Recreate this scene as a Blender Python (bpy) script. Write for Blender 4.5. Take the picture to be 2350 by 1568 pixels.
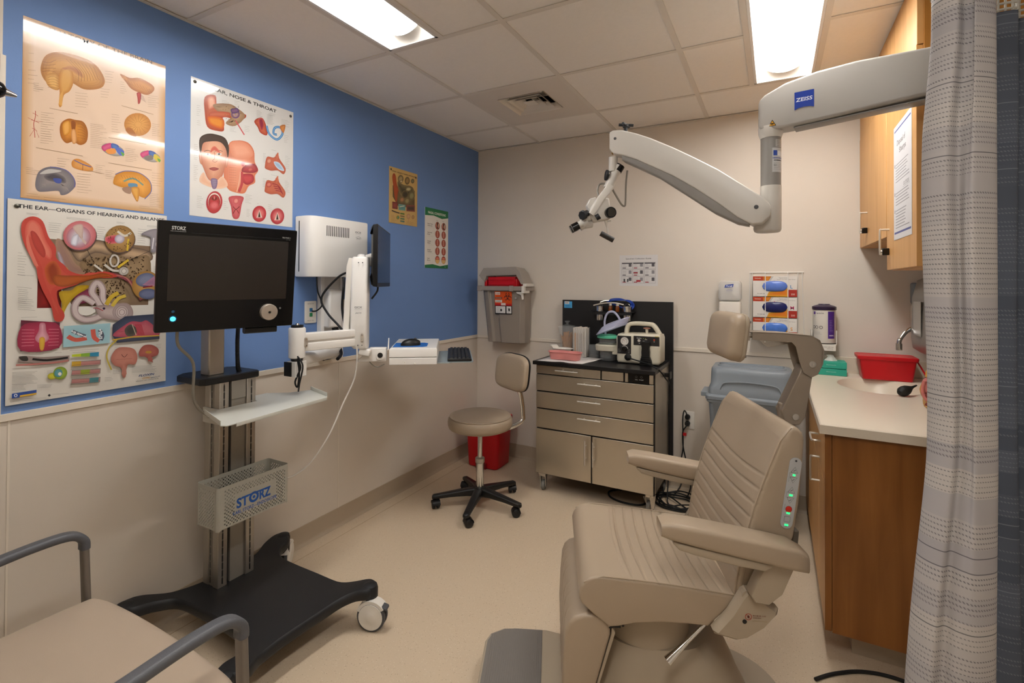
import bpy, bmesh, math, random
import numpy as np
from mathutils import Vector, Matrix
from mathutils.geometry import tessellate_polygon
PI = math.pi
random.seed(7)
for o in list(bpy.data.objects):
    bpy.data.objects.remove(o)
SC = bpy.context.scene
COL = SC.collection
RH = 2.468            # ceiling height

# ---------------------------------------------------------------- camera
def make_camera():
    yaw, pitch, roll = 0.4927, -0.0098, 0.0051
    f = Vector((-math.sin(yaw), math.cos(yaw), 0)); r = Vector((math.cos(yaw), math.sin(yaw), 0)); u = Vector((0, 0, 1))
    f2 = f*math.cos(pitch) - u*math.sin(pitch); u2 = u*math.cos(pitch) + f*math.sin(pitch)
    r3 = r*math.cos(roll) + u2*math.sin(roll); u3 = u2*math.cos(roll) - r*math.sin(roll)
    cd = bpy.data.cameras.new('camera'); cam = bpy.data.objects.new('camera', cd); COL.objects.link(cam)
    m = Matrix.Identity(4)
    for i in range(3):
        m[i][0] = r3[i]; m[i][1] = u3[i]; m[i][2] = -f2[i]
    m[0][3], m[1][3], m[2][3] = 2.177, -3.452, 1.3777
    cam.matrix_world = m
    cd.sensor_fit = 'HORIZONTAL'; cd.sensor_width = 36.0
    cd.lens = 1124.26/2350*36.0
    cd.shift_y = (638.36-784)/2350
    cd.clip_start = 0.02
    SC.camera = cam
make_camera()

# ---------------------------------------------------------------- world, exposure
w = bpy.data.worlds.new('world'); SC.world = w; w.use_nodes = True
w.node_tree.nodes['Background'].inputs[0].default_value = (0.9, 0.85, 0.8, 1)
w.node_tree.nodes['Background'].inputs[1].default_value = 0.1
vs = SC.view_settings
vs.view_transform = 'Standard'; vs.look = 'None'; vs.gamma = 1.0; vs.use_curve_mapping = False
vs.exposure = 0.2
LAMP = 24.0           # emission of the troffer diffusers (built in ceiling_light below)
LAMPC = (1.0, 0.985, 0.965)

# ---------------------------------------------------------------- materials
def lin(c):
    if isinstance(c, str):
        c = c.lstrip('#'); c = [int(c[i:i+2], 16)/255 for i in (0, 2, 4)]
    return tuple((x/12.92 if x <= .04045 else ((x+.055)/1.055)**2.4) for x in c)
MATS = {}
def mat(name, col, rough=.5, metal=0., spec=.5, var=0., scale=8., bump=0., bscale=40., emit=0., alpha=1., trans=0., coat=0., ior=1.45, stretch=(1,1,1)):
    if name in MATS: return MATS[name]
    m = bpy.data.materials.new(name); m.use_nodes = True; MATS[name] = m
    nt = m.node_tree; b = nt.nodes['Principled BSDF']; c = lin(col)
    b.inputs['Base Color'].default_value = (*c, 1)
    b.inputs['Roughness'].default_value = rough; b.inputs['Metallic'].default_value = metal
    b.inputs['Specular IOR Level'].default_value = spec; b.inputs['IOR'].default_value = ior
    b.inputs['Alpha'].default_value = alpha; b.inputs['Transmission Weight'].default_value = trans
    b.inputs['Coat Weight'].default_value = coat
    if emit:
        b.inputs['Emission Color'].default_value = (*c, 1); b.inputs['Emission Strength'].default_value = emit
    tc = nt.nodes.new('ShaderNodeTexCoord'); mp = nt.nodes.new('ShaderNodeMapping')
    mp.inputs['Scale'].default_value = stretch
    nt.links.new(tc.outputs['Object'], mp.inputs[0])
    n = nt.nodes.new('ShaderNodeTexNoise'); n.inputs['Scale'].default_value = scale; n.inputs['Detail'].default_value = 4
    nt.links.new(mp.outputs[0], n.inputs[0])
    v = max(var, .015)
    mx = nt.nodes.new('ShaderNodeMix'); mx.data_type = 'RGBA'
    mx.inputs[6].default_value = (*[x*(1-v) for x in c], 1); mx.inputs[7].default_value = (*[min(1, x*(1+v)) for x in c], 1)
    nt.links.new(n.outputs[0], mx.inputs[0]); nt.links.new(mx.outputs[2], b.inputs['Base Color'])
    if bump:
        n2 = nt.nodes.new('ShaderNodeTexNoise'); n2.inputs['Scale'].default_value = bscale; n2.inputs['Detail'].default_value = 3
        nt.links.new(mp.outputs[0], n2.inputs[0])
        bp = nt.nodes.new('ShaderNodeBump'); bp.inputs['Strength'].default_value = bump; bp.inputs['Distance'].default_value = .004
        nt.links.new(n2.outputs[0], bp.inputs['Height']); nt.links.new(bp.outputs[0], b.inputs['Normal'])
    return m
def print_mat(name, rough=.35, bump=0., coat=0.):
    if name in MATS: return MATS[name]
    m = mat(name, '#ffffff', rough, bump=bump, bscale=7., coat=coat); nt = m.node_tree
    a = nt.nodes.new('ShaderNodeAttribute'); a.attribute_name = 'Col'
    nt.links.new(a.outputs['Color'], nt.nodes['Principled BSDF'].inputs['Base Color'])
    nt.nodes['Principled BSDF'].inputs['Coat Roughness'].default_value = .045
    return m
def wood_mat(name, c1, c2, rough=.42):
    m = mat(name, c1, rough); nt = m.node_tree; b = nt.nodes['Principled BSDF']
    tc = nt.nodes.new('ShaderNodeTexCoord'); mp = nt.nodes.new('ShaderNodeMapping'); mp.inputs['Scale'].default_value = (14, 14, 1.1)
    n = nt.nodes.new('ShaderNodeTexNoise'); n.inputs['Scale'].default_value = 1.6; n.inputs['Detail'].default_value = 8; n.inputs['Distortion'].default_value = .6
    r = nt.nodes.new('ShaderNodeValToRGB'); r.color_ramp.elements[0].color = (*lin(c1), 1); r.color_ramp.elements[1].color = (*lin(c2), 1)
    r.color_ramp.elements[0].position = .3; r.color_ramp.elements[1].position = .72
    nt.links.new(tc.outputs['Object'], mp.inputs[0]); nt.links.new(mp.outputs[0], n.inputs[0]); nt.links.new(n.outputs[0], r.inputs[0]); nt.links.new(r.outputs[0], b.inputs['Base Color'])
    return m
def floor_mat():
    m = mat('sheet_vinyl', '#c4ab8e', .38); nt = m.node_tree; b = nt.nodes['Principled BSDF']
    tc = nt.nodes.new('ShaderNodeTexCoord')
    def flecks(scale, lo, hi, seed):
        mp = nt.nodes.new('ShaderNodeMapping'); mp.inputs['Location'].default_value = (seed, seed*2, 0)
        v = nt.nodes.new('ShaderNodeTexVoronoi'); v.inputs['Scale'].default_value = scale
        nt.links.new(tc.outputs['Object'], mp.inputs[0]); nt.links.new(mp.outputs[0], v.inputs[0])
        r = nt.nodes.new('ShaderNodeValToRGB'); r.color_ramp.elements[0].position = lo; r.color_ramp.elements[0].color = (1, 1, 1, 1)
        r.color_ramp.elements[1].position = hi; r.color_ramp.elements[1].color = (0, 0, 0, 1)
        nt.links.new(v.outputs['Distance'], r.inputs[0]); return r.outputs[0], v.outputs['Color']
    n = nt.nodes.new('ShaderNodeTexNoise'); n.inputs['Scale'].default_value = 1.6; nt.links.new(tc.outputs['Object'], n.inputs[0])
    base = nt.nodes.new('ShaderNodeMix'); base.data_type = 'RGBA'
    base.inputs[6].default_value = (*lin('#c9b69c'), 1); base.inputs[7].default_value = (*lin('#cebca3'), 1); nt.links.new(n.outputs[0], base.inputs[0])
    last = base.outputs[2]
    for sc, lo, hi, col, sd in ((75, .10, .19, '#8d7458', 3.1), (95, .12, .2, '#e6dccc', 8.7), (160, .14, .24, '#ac9a84', 5.2)):
        fo, _ = flecks(sc, lo, hi, sd)
        mx = nt.nodes.new('ShaderNodeMix'); mx.data_type = 'RGBA'; mx.inputs[7].default_value = (*lin(col), 1)
        ml = nt.nodes.new('ShaderNodeMath'); ml.operation = 'MULTIPLY'; ml.inputs[1].default_value = .45
        nt.links.new(fo, ml.inputs[0]); nt.links.new(ml.outputs[0], mx.inputs[0]); nt.links.new(last, mx.inputs[6]); last = mx.outputs[2]
    nt.links.new(last, b.inputs['Base Color'])
    return m
def curtain_mat(name, base, dark, line, dens=.62):
    m = mat(name, base, .85, spec=.2); nt = m.node_tree; b = nt.nodes['Principled BSDF']; L = nt.links.new
    uv = nt.nodes.new('ShaderNodeUVMap'); uv.uv_map = 'UVMap'; sep = nt.nodes.new('ShaderNodeSeparateXYZ'); L(uv.outputs[0], sep.inputs[0])
    def M(op, a, bb=None, cc=None):
        n = nt.nodes.new('ShaderNodeMath'); n.operation = op
        for i, x in enumerate((a, bb, cc)):
            if x is None: continue
            if isinstance(x, (int, float)): n.inputs[i].default_value = x
            else: L(x, n.inputs[i])
        return n.outputs[0]
    U, V = sep.outputs[0], sep.outputs[1]
    row = M('MULTIPLY', V, 1/.0105); fl = M('FLOOR', row); fr = M('FRACT', row)
    wn = nt.nodes.new('ShaderNodeTexWhiteNoise'); wn.noise_dimensions = '1D'; L(fl, wn.inputs['W'])
    big = nt.nodes.new('ShaderNodeTexWhiteNoise'); big.noise_dimensions = '1D'; L(M('FLOOR', M('MULTIPLY', V, 1/.052)), big.inputs['W'])
    has = M('LESS_THAN', M('MULTIPLY_ADD', wn.outputs[0], .55, M('MULTIPLY', big.outputs[0], .45)), dens)
    solid = M('GREATER_THAN', wn.outputs[0], .93)
    dash = M('LESS_THAN', M('FRACT', M('ADD', M('MULTIPLY', U, 1/.0062), M('MULTIPLY_ADD', row, 1.3, M('MULTIPLY', wn.outputs[0], .7)))), .55)
    band = M('LESS_THAN', M('ABSOLUTE', M('SUBTRACT', fr, .5)), M('MULTIPLY_ADD', big.outputs[0], .12, .10))
    band2 = M('LESS_THAN', M('ABSOLUTE', M('SUBTRACT', fr, .5)), .10)
    k = M('MAXIMUM', M('MULTIPLY', M('MULTIPLY', has, dash), band), M('MULTIPLY', solid, band2))
    tone = nt.nodes.new('ShaderNodeMix'); tone.data_type = 'RGBA'
    tone.inputs[6].default_value = (*lin(base), 1); tone.inputs[7].default_value = (*lin(line), 1)
    L(M('MULTIPLY', big.outputs[0], .8), tone.inputs[0])
    mx = nt.nodes.new('ShaderNodeMix'); mx.data_type = 'RGBA'; mx.inputs[7].default_value = (*lin(dark), 1)
    L(M('MULTIPLY', k, M('MULTIPLY_ADD', wn.outputs[0], .35, .5)), mx.inputs[0]); L(tone.outputs[2], mx.inputs[6]); L(mx.outputs[2], b.inputs['Base Color'])
    return m
def brushed_mat(name, col, rough=.3):
    m = mat(name, col, rough, metal=1., stretch=(1.2, 1.2, 90)); nt = m.node_tree; b = nt.nodes['Principled BSDF']
    n = [x for x in nt.nodes if x.type == 'TEX_NOISE'][0]
    n.inputs['Scale'].default_value = 4
    mr = nt.nodes.new('ShaderNodeMapRange'); mr.inputs[3].default_value = rough-.02; mr.inputs[4].default_value = rough+.03
    nt.links.new(n.outputs[0], mr.inputs[0]); nt.links.new(mr.outputs[0], b.inputs['Roughness'])
    return m

CREAM = mat('cream_wall_paint', '#dad1c5', .6, bump=.05, bscale=160)
PANEL = mat('wall_protection_panel', '#d4cabd', .5)
BLUE = mat('blue_wall_paint', '#6888bd', .6, bump=.05, bscale=160)
TRIM = mat('cream_trim', '#ddd3c4', .45)
BASEB = mat('taupe_cove_base', '#ab9b86', .5)
TILE = mat('ceiling_tile', '#f1ebe3', .9, bump=.25, bscale=300, var=.03, scale=60)
GRID = mat('ceiling_grid_metal', '#ded6cb', .5)
WHITE = mat('white_enamel', '#e9e6e1', .35)
WHITE2 = mat('white_plastic', '#e2ddd4', .4)
LGREY = mat('light_grey_metal', '#c3c0b6', .4)
BLACK = mat('black_plastic', '#141415', .4)
SOFTB = mat('satin_black', '#1c1d20', .5, bump=.1, bscale=400)
GLOSSB = mat('gloss_black', '#08080a', .12)
DGREY = mat('dark_grey_plastic', '#4b4c50', .5)
CHROME = mat('chrome', '#dcdcdc', .08, metal=1.)
SATIN = mat('satin_nickel', '#d8d2c8', .3, metal=.7)
ALU = mat('anodised_aluminium', '#b4afa6', .38, metal=.85)
STEEL = brushed_mat('brushed_steel', '#cdc6b9', .34)
VINYL = mat('taupe_vinyl', '#a79681', .40, bump=.05, bscale=420, var=.02)
VINYL2 = mat('taupe_moulding', '#a89a86', .4)
RUBBER = mat('black_rubber', '#0e0e0e', .6)
RED = mat('red_plastic', '#c4101c', .35)
WOOD = wood_mat('maple_laminate', '#c58f52', '#d7a669')
WOODD = wood_mat('cherry_end_panel', '#7d4a17', '#96602a')
COUNTER = mat('solid_surface_counter', '#ded2bf', .35, var=.03, scale=300)
GLASS = mat('clear_plastic', '#f3f5f5', .08, trans=.9, alpha=.55, ior=1.2)

# ---------------------------------------------------------------- mesh builder
def rot(ax, deg): return Matrix.Rotation(math.radians(deg), 4, ax)
def frame(z, up=(0, 0, 1)):
    z = Vector(z).normalized(); u = Vector(up)
    if abs(z.dot(u)) > .99: u = Vector((0, 1, 0)) if abs(z.y) < .9 else Vector((1, 0, 0))
    x = u.cross(z).normalized(); y = z.cross(x); return x, y, z
def rrect(w, h, r, n=3):
    r = min(r, w/2-1e-5, h/2-1e-5); P = []
    for cx, cy, a0 in ((w/2-r, h/2-r, 0), (-w/2+r, h/2-r, 90), (-w/2+r, -h/2+r, 180), (w/2-r, -h/2+r, 270)):
        for i in range(n+1):
            a = math.radians(a0+90*i/n); P.append((cx+r*math.cos(a), cy+r*math.sin(a)))
    return P
def ell(rx, ry, n=24): return [(rx*math.cos(2*PI*i/n), ry*math.sin(2*PI*i/n)) for i in range(n)]
def inset(P, d):
    n = len(P); out = []
    A = sum(P[i][0]*P[(i+1) % n][1]-P[(i+1) % n][0]*P[i][1] for i in range(n)); s = 1 if A > 0 else -1
    for i in range(n):
        a, b, c = Vector(P[i-1]), Vector(P[i]), Vector(P[(i+1) % n])
        e1 = (b-a); e2 = (c-b)
        if e1.length < 1e-9 or e2.length < 1e-9: out.append(tuple(b)); continue
        n1 = Vector((-e1.y, e1.x)).normalized()*s; n2 = Vector((-e2.y, e2.x)).normalized()*s
        m = n1+n2
        if m.length < .2: m = n1
        m.normalize(); k = d/max(.5, m.dot(n1)); out.append(tuple(b+m*k))
    return out
def smooth_path(pts, n=8, closed=False):
    P = [Vector(p) for p in pts]; out = []; N = len(P); rng = range(N if closed else N-1)
    for i in rng:
        p0 = P[(i-1) % N] if (closed or i > 0) else P[0]; p1 = P[i]; p2 = P[(i+1) % N]; p3 = P[(i+2) % N] if (closed or i+2 < N) else P[-1]
        for k in range(n):
            t = k/n; out.append(.5*((2*p1)+(-p0+p2)*t+(2*p0-5*p1+4*p2-p3)*t*t+(-p0+3*p1-3*p2+p3)*t**3))
    if not closed: out.append(P[-1])
    return out
class MB:
    def __init__(s): s.v = []; s.f = []; s.m = []; s.mi = 0; s.M = Matrix.Identity(4)
    def setm(s, i): s.mi = i; return s
    def tf(s, M=None): s.M = M or Matrix.Identity(4); return s
    def add(s, V, F):
        b = len(s.v); s.v += [tuple(s.M @ Vector(p)) for p in V]
        for f in F: s.f.append(tuple(b+i for i in f)); s.m.append(s.mi)
        return s
    def box(s, a, b):
        x0, y0, z0 = a; x1, y1, z1 = b
        if x0 > x1: x0, x1 = x1, x0
        if y0 > y1: y0, y1 = y1, y0
        if z0 > z1: z0, z1 = z1, z0
        V = [(x0, y0, z0), (x1, y0, z0), (x1, y1, z0), (x0, y1, z0), (x0, y0, z1), (x1, y0, z1), (x1, y1, z1), (x0, y1, z1)]
        return s.add(V, [(0, 3, 2, 1), (4, 5, 6, 7), (0, 1, 5, 4), (1, 2, 6, 5), (2, 3, 7, 6), (3, 0, 4, 7)])
    def loft(s, secs, cap=True, closed=False):
        n = len(secs[0]); V = [p for S in secs for p in S]; F = []; K = len(secs)
        for k in range(K if closed else K-1):
            a = k*n; b = ((k+1) % K)*n
            for i in range(n):
                j = (i+1) % n; F.append((a+i, a+j, b+j, b+i))
        if cap and not closed: F.append(tuple(range(n-1, -1, -1))); F.append(tuple((K-1)*n+i for i in range(n)))
        return s.add(V, F)
    def sec(s, c, X, Y, P):
        c = Vector(c); X = Vector(X); Y = Vector(Y); return [tuple(c+X*p[0]+Y*p[1]) for p in P]
    def bar(s, a, b, w, h, r=.003, up=(0, 0, 1)):      # rounded rectangular bar a->b, w across, h along up
        x, y, z = frame(Vector(b)-Vector(a), up); P = rrect(w, h, r)
        return s.loft([s.sec(a, x, y, P), s.sec(b, x, y, P)])
    def cyl(s, a, b, r, r2=None, n=24, round_=0.):
        r2 = r if r2 is None else r2; a = Vector(a); b = Vector(b); x, y, z = frame(b-a)
        if round_:
            q = round_; S = []
            for t in (90, 60, 30, 0): S.append(s.sec(a+z*q*(1-math.sin(math.radians(t+0)))*1.0, x, y, ell(r-q+q*math.cos(math.radians(t)), r-q+q*math.cos(math.radians(t)), n)))
            for t in (0, 30, 60, 90): S.append(s.sec(b-z*q*(1-math.sin(math.radians(t))), x, y, ell(r2-q+q*math.cos(math.radians(t)), r2-q+q*math.cos(math.radians(t)), n)))
            return s.loft(S)
        return s.loft([s.sec(a, x, y, ell(r, r, n)), s.sec(b, x, y, ell(r2, r2, n))])
    def lathe(s, prof, c=(0, 0, 0), ax=(0, 0, 1), n=32, sx=1., sy=1.):
        x, y, z = frame(ax); c = Vector(c)
        return s.loft([s.sec(c+z*h, x, y, ell(max(r, 1e-4)*sx, max(r, 1e-4)*sy, n)) for r, h in prof])
    def tube(s, pts, r, n=8, closed=False, rs=None, sm=6, flat=1.):
        P = smooth_path(pts, sm, closed) if sm else [Vector(p) for p in pts]; secs = []; K = len(P)
        px = None
        for i, p in enumerate(P):
            t = (P[(i+1) % K]-P[i-1]) if closed else (P[min(i+1, K-1)]-P[max(i-1, 0)])
            if t.length < 1e-9: t = Vector((0, 0, 1))
            t.normalize()
            if px is None: x, y, _ = frame(t)
            else:
                x = px-t*px.dot(t)
                x = x.normalized() if x.length > 1e-6 else frame(t)[0]
                y = t.cross(x)
            px = x
            rr = r if rs is None else rs[0]+(rs[1]-rs[0])*i/(K-1)
            secs.append(s.sec(p, x, y, ell(rr, rr*flat, n)))
        return s.loft(secs, closed=closed)
    def prism(s, P, o, X, Y, Z, t):      # polygon P in plane (X,Y) at o extruded by t along Z
        o = Vector(o); Z = Vector(Z)
        A = s.sec(o, X, Y, P); B = s.sec(o+Z*t, X, Y, P)
        return s.loft([A, B])
    def pad(s, P, lo, hi, axis='y', r=.012, mid=None, n=4):   # profile P (two coords) swept lo..hi along axis, rounded ends
        S = []
        st = [(lo+r*(1-math.cos(PI/2*i/n)), r*(1-math.sin(PI/2*i/n))) for i in range(n+1)]
        st2 = [(hi-(q-lo), d) for q, d in reversed(st)]
        mids = [(lo+(hi-lo)*k/8., 0) for k in range(1, 8)]
        for q, d in st+mids+st2:
            I = inset(P, d) if d > 1e-6 else P
            if mid: I = [mid(p, (q-lo)/(hi-lo)) for p in I]
            S.append([{'y': (a, q, b), 'x': (q, a, b), 'z': (a, b, q)}[axis] for a, b in I])
        return s.loft(S)
    def sphere(s, c, rx, ry=None, rz=None, n=20, m=12):
        ry = rx if ry is None else ry; rz = rx if rz is None else rz; S = []
        for i in range(m+1):
            t = -PI/2+PI*i/m; k = max(math.cos(t), 1e-3)
            S.append([(c[0]+rx*k*math.cos(2*PI*j/n), c[1]+ry*k*math.sin(2*PI*j/n), c[2]+rz*math.sin(t)) for j in range(n)])
        return s.loft(S)

def mesh_obj(name, V, F, mats, mi=None, ang=38):
    me = bpy.data.meshes.new(name); me.from_pydata(V, [], F); me.validate()
    for m in mats: me.materials.append(m)
    if mi and len(mi) == len(me.polygons): me.polygons.foreach_set('material_index', mi)
    bm = bmesh.new(); bm.from_mesh(me); bmesh.ops.recalc_face_normals(bm, faces=bm.faces); bm.to_mesh(me); bm.free()
    me.polygons.foreach_set('use_smooth', [True]*len(me.polygons)); me.set_sharp_from_angle(angle=math.radians(ang))
    o = bpy.data.objects.new(name, me); COL.objects.link(o); return o
def place(o, parent, world):
    if parent is not None:
        o.parent = parent
        if world:
            M = Matrix.Identity(4); q = parent
            while q is not None: M = q.matrix_basis @ M; q = q.parent
            o.data.transform(M.inverted())
def build(name, mb, mats, parent=None, bevel=0., world=False, ang=38, seg=2):
    if not isinstance(mats, (list, tuple)): mats = [mats]
    o = mesh_obj(name, mb.v, mb.f, mats, mb.m, ang); place(o, parent, world)
    if bevel:
        b = o.modifiers.new('bevel', 'BEVEL'); b.width = bevel; b.segments = seg; b.limit_method = 'ANGLE'; b.angle_limit = math.radians(35); b.harden_normals = False
    return o
def tag(o, label, cat, group=None, kind=None):
    o['label'] = label; o['category'] = cat
    if group: o['group'] = group
    if kind: o['kind'] = kind
    return o
def thing(name, label, cat, loc=(0, 0, 0), rz=0., group=None):
    o = bpy.data.objects.new(name, None); COL.objects.link(o); o.empty_display_size = .05
    o.location = loc; o.rotation_euler = (0, 0, rz)
    o.matrix_basis = Matrix.Translation(loc) @ Matrix.Rotation(rz, 4, 'Z')
    return tag(o, label, cat, group)
def struct(name, mb, mats, bevel=0.):
    o = build(name, mb, mats, bevel=bevel); o['kind'] = 'structure'; return o
def copy_tree(o, M):
    c = o.copy(); COL.objects.link(c); c.matrix_basis = M @ o.matrix_basis
    def kids(a, b):
        for ch in a.children:
            d = ch.copy(); COL.objects.link(d); d.parent = b; kids(ch, d)
    kids(o, c); return c

# ---------------------------------------------------------------- flat printed art (posters, labels, stickers)
_fc = {}
def glyphs(text, bold=0., italic=0.):
    k = (text, bold, italic)
    if k not in _fc:
        cu = bpy.data.curves.new('t', 'FONT'); cu.body = text; cu.size = 1; cu.offset = bold; cu.shear = italic; cu.resolution_u = 3
        o = bpy.data.objects.new('t', cu); COL.objects.link(o)
        me = bpy.data.meshes.new_from_object(o.evaluated_get(bpy.context.evaluated_depsgraph_get()))
        V = [tuple(v.co)[:2] for v in me.vertices]; F = [tuple(p.vertices) for p in me.polygons]
        bpy.data.objects.remove(o); bpy.data.curves.remove(cu); bpy.data.meshes.remove(me)
        _fc[k] = (V, F)
    return _fc[k]
def homog(src):          # photo quad TL,TR,BR,BL -> unit square
    dst = [(0, 0), (1, 0), (1, 1), (0, 1)]; A = []; B = []
    for (x, y), (u, v) in zip(src, dst):
        A.append([x, y, 1, 0, 0, 0, -u*x, -u*y]); B.append(u); A.append([0, 0, 0, x, y, 1, -v*x, -v*y]); B.append(v)
    h = np.linalg.solve(np.array(A, float), np.array(B, float)); return np.append(h, 1).reshape(3, 3)
def area2(P): return sum(P[i][0]*P[(i+1) % len(P)][1]-P[(i+1) % len(P)][0]*P[i][1] for i in range(len(P)))
class Art:
    """flat coloured shapes; coordinates are 0..w, 0..h from the top left (or a rectified quad)"""
    def __init__(s, w, h, quad=None, step=.000003):
        s.w, s.h, s.V, s.F, s.C, s.k, s.step = w, h, [], [], [], 0, step; s.H = homog(quad) if quad else None
    def q(s, p):
        if s.H is None: return p
        a = s.H @ np.array([p[0], p[1], 1.]); return (float(a[0]/a[2])*s.w, float(a[1]/a[2])*s.h)
    def raw(s, V, F, C):
        b = len(s.V); s.k += 1
        for v in V: s.V.append((v[0], v[1], s.k*s.step))
        for f in F: s.F.append(tuple(b+i for i in f))
        s.C += C; return s
    def poly(s, P, c, c2=None, raw=False):
        """filled outline; with c2 the colour runs from c2 at the rim to c inside, in inset steps"""
        P = [p if raw else s.q(p) for p in P]; c = lin(c); c2 = lin(c2) if c2 else None
        w_ = min(max(p[0] for p in P)-min(p[0] for p in P), max(p[1] for p in P)-min(p[1] for p in P)); N = 6 if c2 else 1
        for k in range(N):
            Q = inset(P, w_*.055*k) if k else P
            if k and abs(area2(Q)) < abs(area2(P))*.12: break
            if k and area2(Q)*area2(P) < 0: break
            t = k/(N-1) if N > 1 else 1; col = tuple(c2[i]*(1-t)+c[i]*t for i in range(3)) if c2 else c
            s.raw(Q, [f for f in tessellate_polygon([[Vector((x, y, 0)) for x, y in Q]])], [col]*len(Q))
        return s
    nx = 1
    def rect(s, x0, y0, x1, y1, c, c2=None):      # c top, c2 bottom
        a = lin(c); b = lin(c2) if c2 else a
        for i in range(s.nx):
            u0 = x0+(x1-x0)*i/s.nx; u1 = x0+(x1-x0)*(i+1)/s.nx; P = [s.q(p) for p in ((u0, y0), (u1, y0), (u1, y1), (u0, y1))]
            s.raw(P, [(0, 1, 2, 3)], [a, a, b, b]); s.k -= (1 if i < s.nx-1 else 0)
        return s
    def ell(s, cx, cy, rx, ry, c, c2=None, a=0., n=24):
        a = math.radians(a); P = []
        for i in range(n):
            t = 2*PI*i/n; x, y = rx*math.cos(t), ry*math.sin(t); P.append((cx+x*math.cos(a)-y*math.sin(a), cy+x*math.sin(a)+y*math.cos(a)))
        return s.poly(P, c, c2)
    def blob(s, P, c, c2=None, n=4):
        Q = smooth_path([(p[0], p[1], 0) for p in P], n, True); return s.poly([(p.x, p.y) for p in Q], c, c2)
    def line(s, P, w, c, sm=0):
        P = [s.q(p) for p in P]
        if s.nx > 1 and len(P) == 2: P = [(P[0][0]+(P[1][0]-P[0][0])*i/8, P[0][1]+(P[1][1]-P[0][1])*i/8) for i in range(9)]
        if sm: P = [(p.x, p.y) for p in smooth_path([(a, b, 0) for a, b in P], sm)]
        V = []; F = []
        for i, p in enumerate(P):
            a = P[max(i-1, 0)]; b = P[min(i+1, len(P)-1)]; dx, dy = b[0]-a[0], b[1]-a[1]; L = math.hypot(dx, dy) or 1
            V += [(p[0]-dy/L*w/2, p[1]+dx/L*w/2), (p[0]+dy/L*w/2, p[1]-dx/L*w/2)]
            if i: F.append((2*i-2, 2*i-1, 2*i+1, 2*i))
        return s.raw(V, F, [lin(c)]*len(V))
    def ring(s, cx, cy, r, w, c, n=24, a0=0, a1=360, ry=None):
        ry = ry or r
        return s.line([(cx+r*math.cos(math.radians(a0+(a1-a0)*i/n)), cy+ry*math.sin(math.radians(a0+(a1-a0)*i/n))) for i in range(n+1)], w, c)
    def caps(s, x, y, w, n, dy, c='#5b5650', t=.0011, seed=1, slope=0., ragged=.5):      # little text lines
        R = random.Random(seed)
        for i in range(n):
            ww = w*(1-ragged*R.random()); s.line([(x, y+i*dy), (x+ww, y+i*dy+slope*ww)], t, c); s.k -= (1 if i < n-1 else 0)
        return s
    def text(s, t, x, y, size, c, bold=0., width=None, end=None, italic=0.):
        """baseline starts at (x,y); end = optional baseline end point, width fits the length (metres)"""
        V, F = glyphs(t, min(bold, .004) if 'M' in t else bold, italic)
        if not V: return s
        x0 = min(v[0] for v in V); x1 = max(v[0] for v in V)
        A = s.q((x, y))
        if end: B = s.q(end); ux, uy = B[0]-A[0], B[1]-A[1]; L = math.hypot(ux, uy); ux /= L; uy /= L; width = L
        else: ux, uy = 1, 0
        k = (width/(x1-x0)) if width else size
        P = [(A[0]+(v[0]-x0)*k*ux+v[1]*size*uy, A[1]+(v[0]-x0)*k*uy-v[1]*size*ux) for v in V]
        return s.raw(P, F, [lin(c)]*len(P))
    def build(s, name, o, U, D, parent=None, thick=.0008, rough=.35, back='#e8e4dc', world=True, bump=0., curl=None, coat=0., emit=0.):
        """o = top-left corner, U to the right, D down"""
        o = Vector(o); U = Vector(U).normalized(); D = Vector(D).normalized(); N = D.cross(U).normalized()
        V = [tuple(o+U*v[0]+D*v[1]+N*(thick+.00003+v[2]+(curl(v[0], v[1]) if curl else 0))) for v in s.V]; F = list(s.F); C = list(s.C)
        if thick > 0:
            b = len(V)
            for q in (0, thick):
                for x, y in ((0, 0), (s.w, 0), (s.w, s.h), (0, s.h)): V.append(tuple(o+U*x+D*y+N*(q+(curl(x, y) if curl else 0)))); C.append(lin(back))
            F += [(b, b+1, b+2, b+3), (b+7, b+6, b+5, b+4), (b, b+4, b+5, b+1), (b+1, b+5, b+6, b+2), (b+2, b+6, b+7, b+3), (b+3, b+7, b+4, b)]
        me = bpy.data.meshes.new(name); me.from_pydata(V, [], F)
        at = me.color_attributes.new('Col', 'FLOAT_COLOR', 'POINT')
        arr = np.ones((len(V), 4), np.float32); arr[:, :3] = np.array(C, np.float32); at.data.foreach_set('color', arr.ravel())
        me.materials.append(print_mat('print_%g_%g_%g' % (rough, bump, coat), rough, bump, coat))
        ob = bpy.data.objects.new(name, me); COL.objects.link(ob)
        if parent is not None: place(ob, parent, world)
        return ob
# ================================================================ the room
XR = 2.95; YF = -4.6; RAIL = .937
mb = MB().box((-1.0, YF, -.05), (XR, .05, 0)); struct('floor', mb, floor_mat())
rows = [-.4656-.6096*k for k in range(7)]
xs = [.5641, 1.1737, 1.7833]
LIGHTS = [(.5641, .8690, rows[2], rows[4]), (2.0659, 2.3671, rows[0], rows[2]), (2.0659, 2.3671, rows[4], rows[6])]
mt = MB(); mg = MB(); zt = RH+.004
def cells():
    ys = [0]+rows+[YF]
    for a, b in zip(ys[:-1], ys[1:]):
        edges = [0, .5641, 1.1737, 1.7833, XR]
        for l in LIGHTS:
            if l[2] >= a-.01 and l[3] <= b+.01: edges += [l[0], l[1]]
        if True: edges.append(2.43 if any(l[0] > 2 and l[2] >= a-.01 and l[3] <= b+.01 for l in LIGHTS) else 2.4)
        edges = sorted(set(edges)); yield a, b, edges
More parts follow.
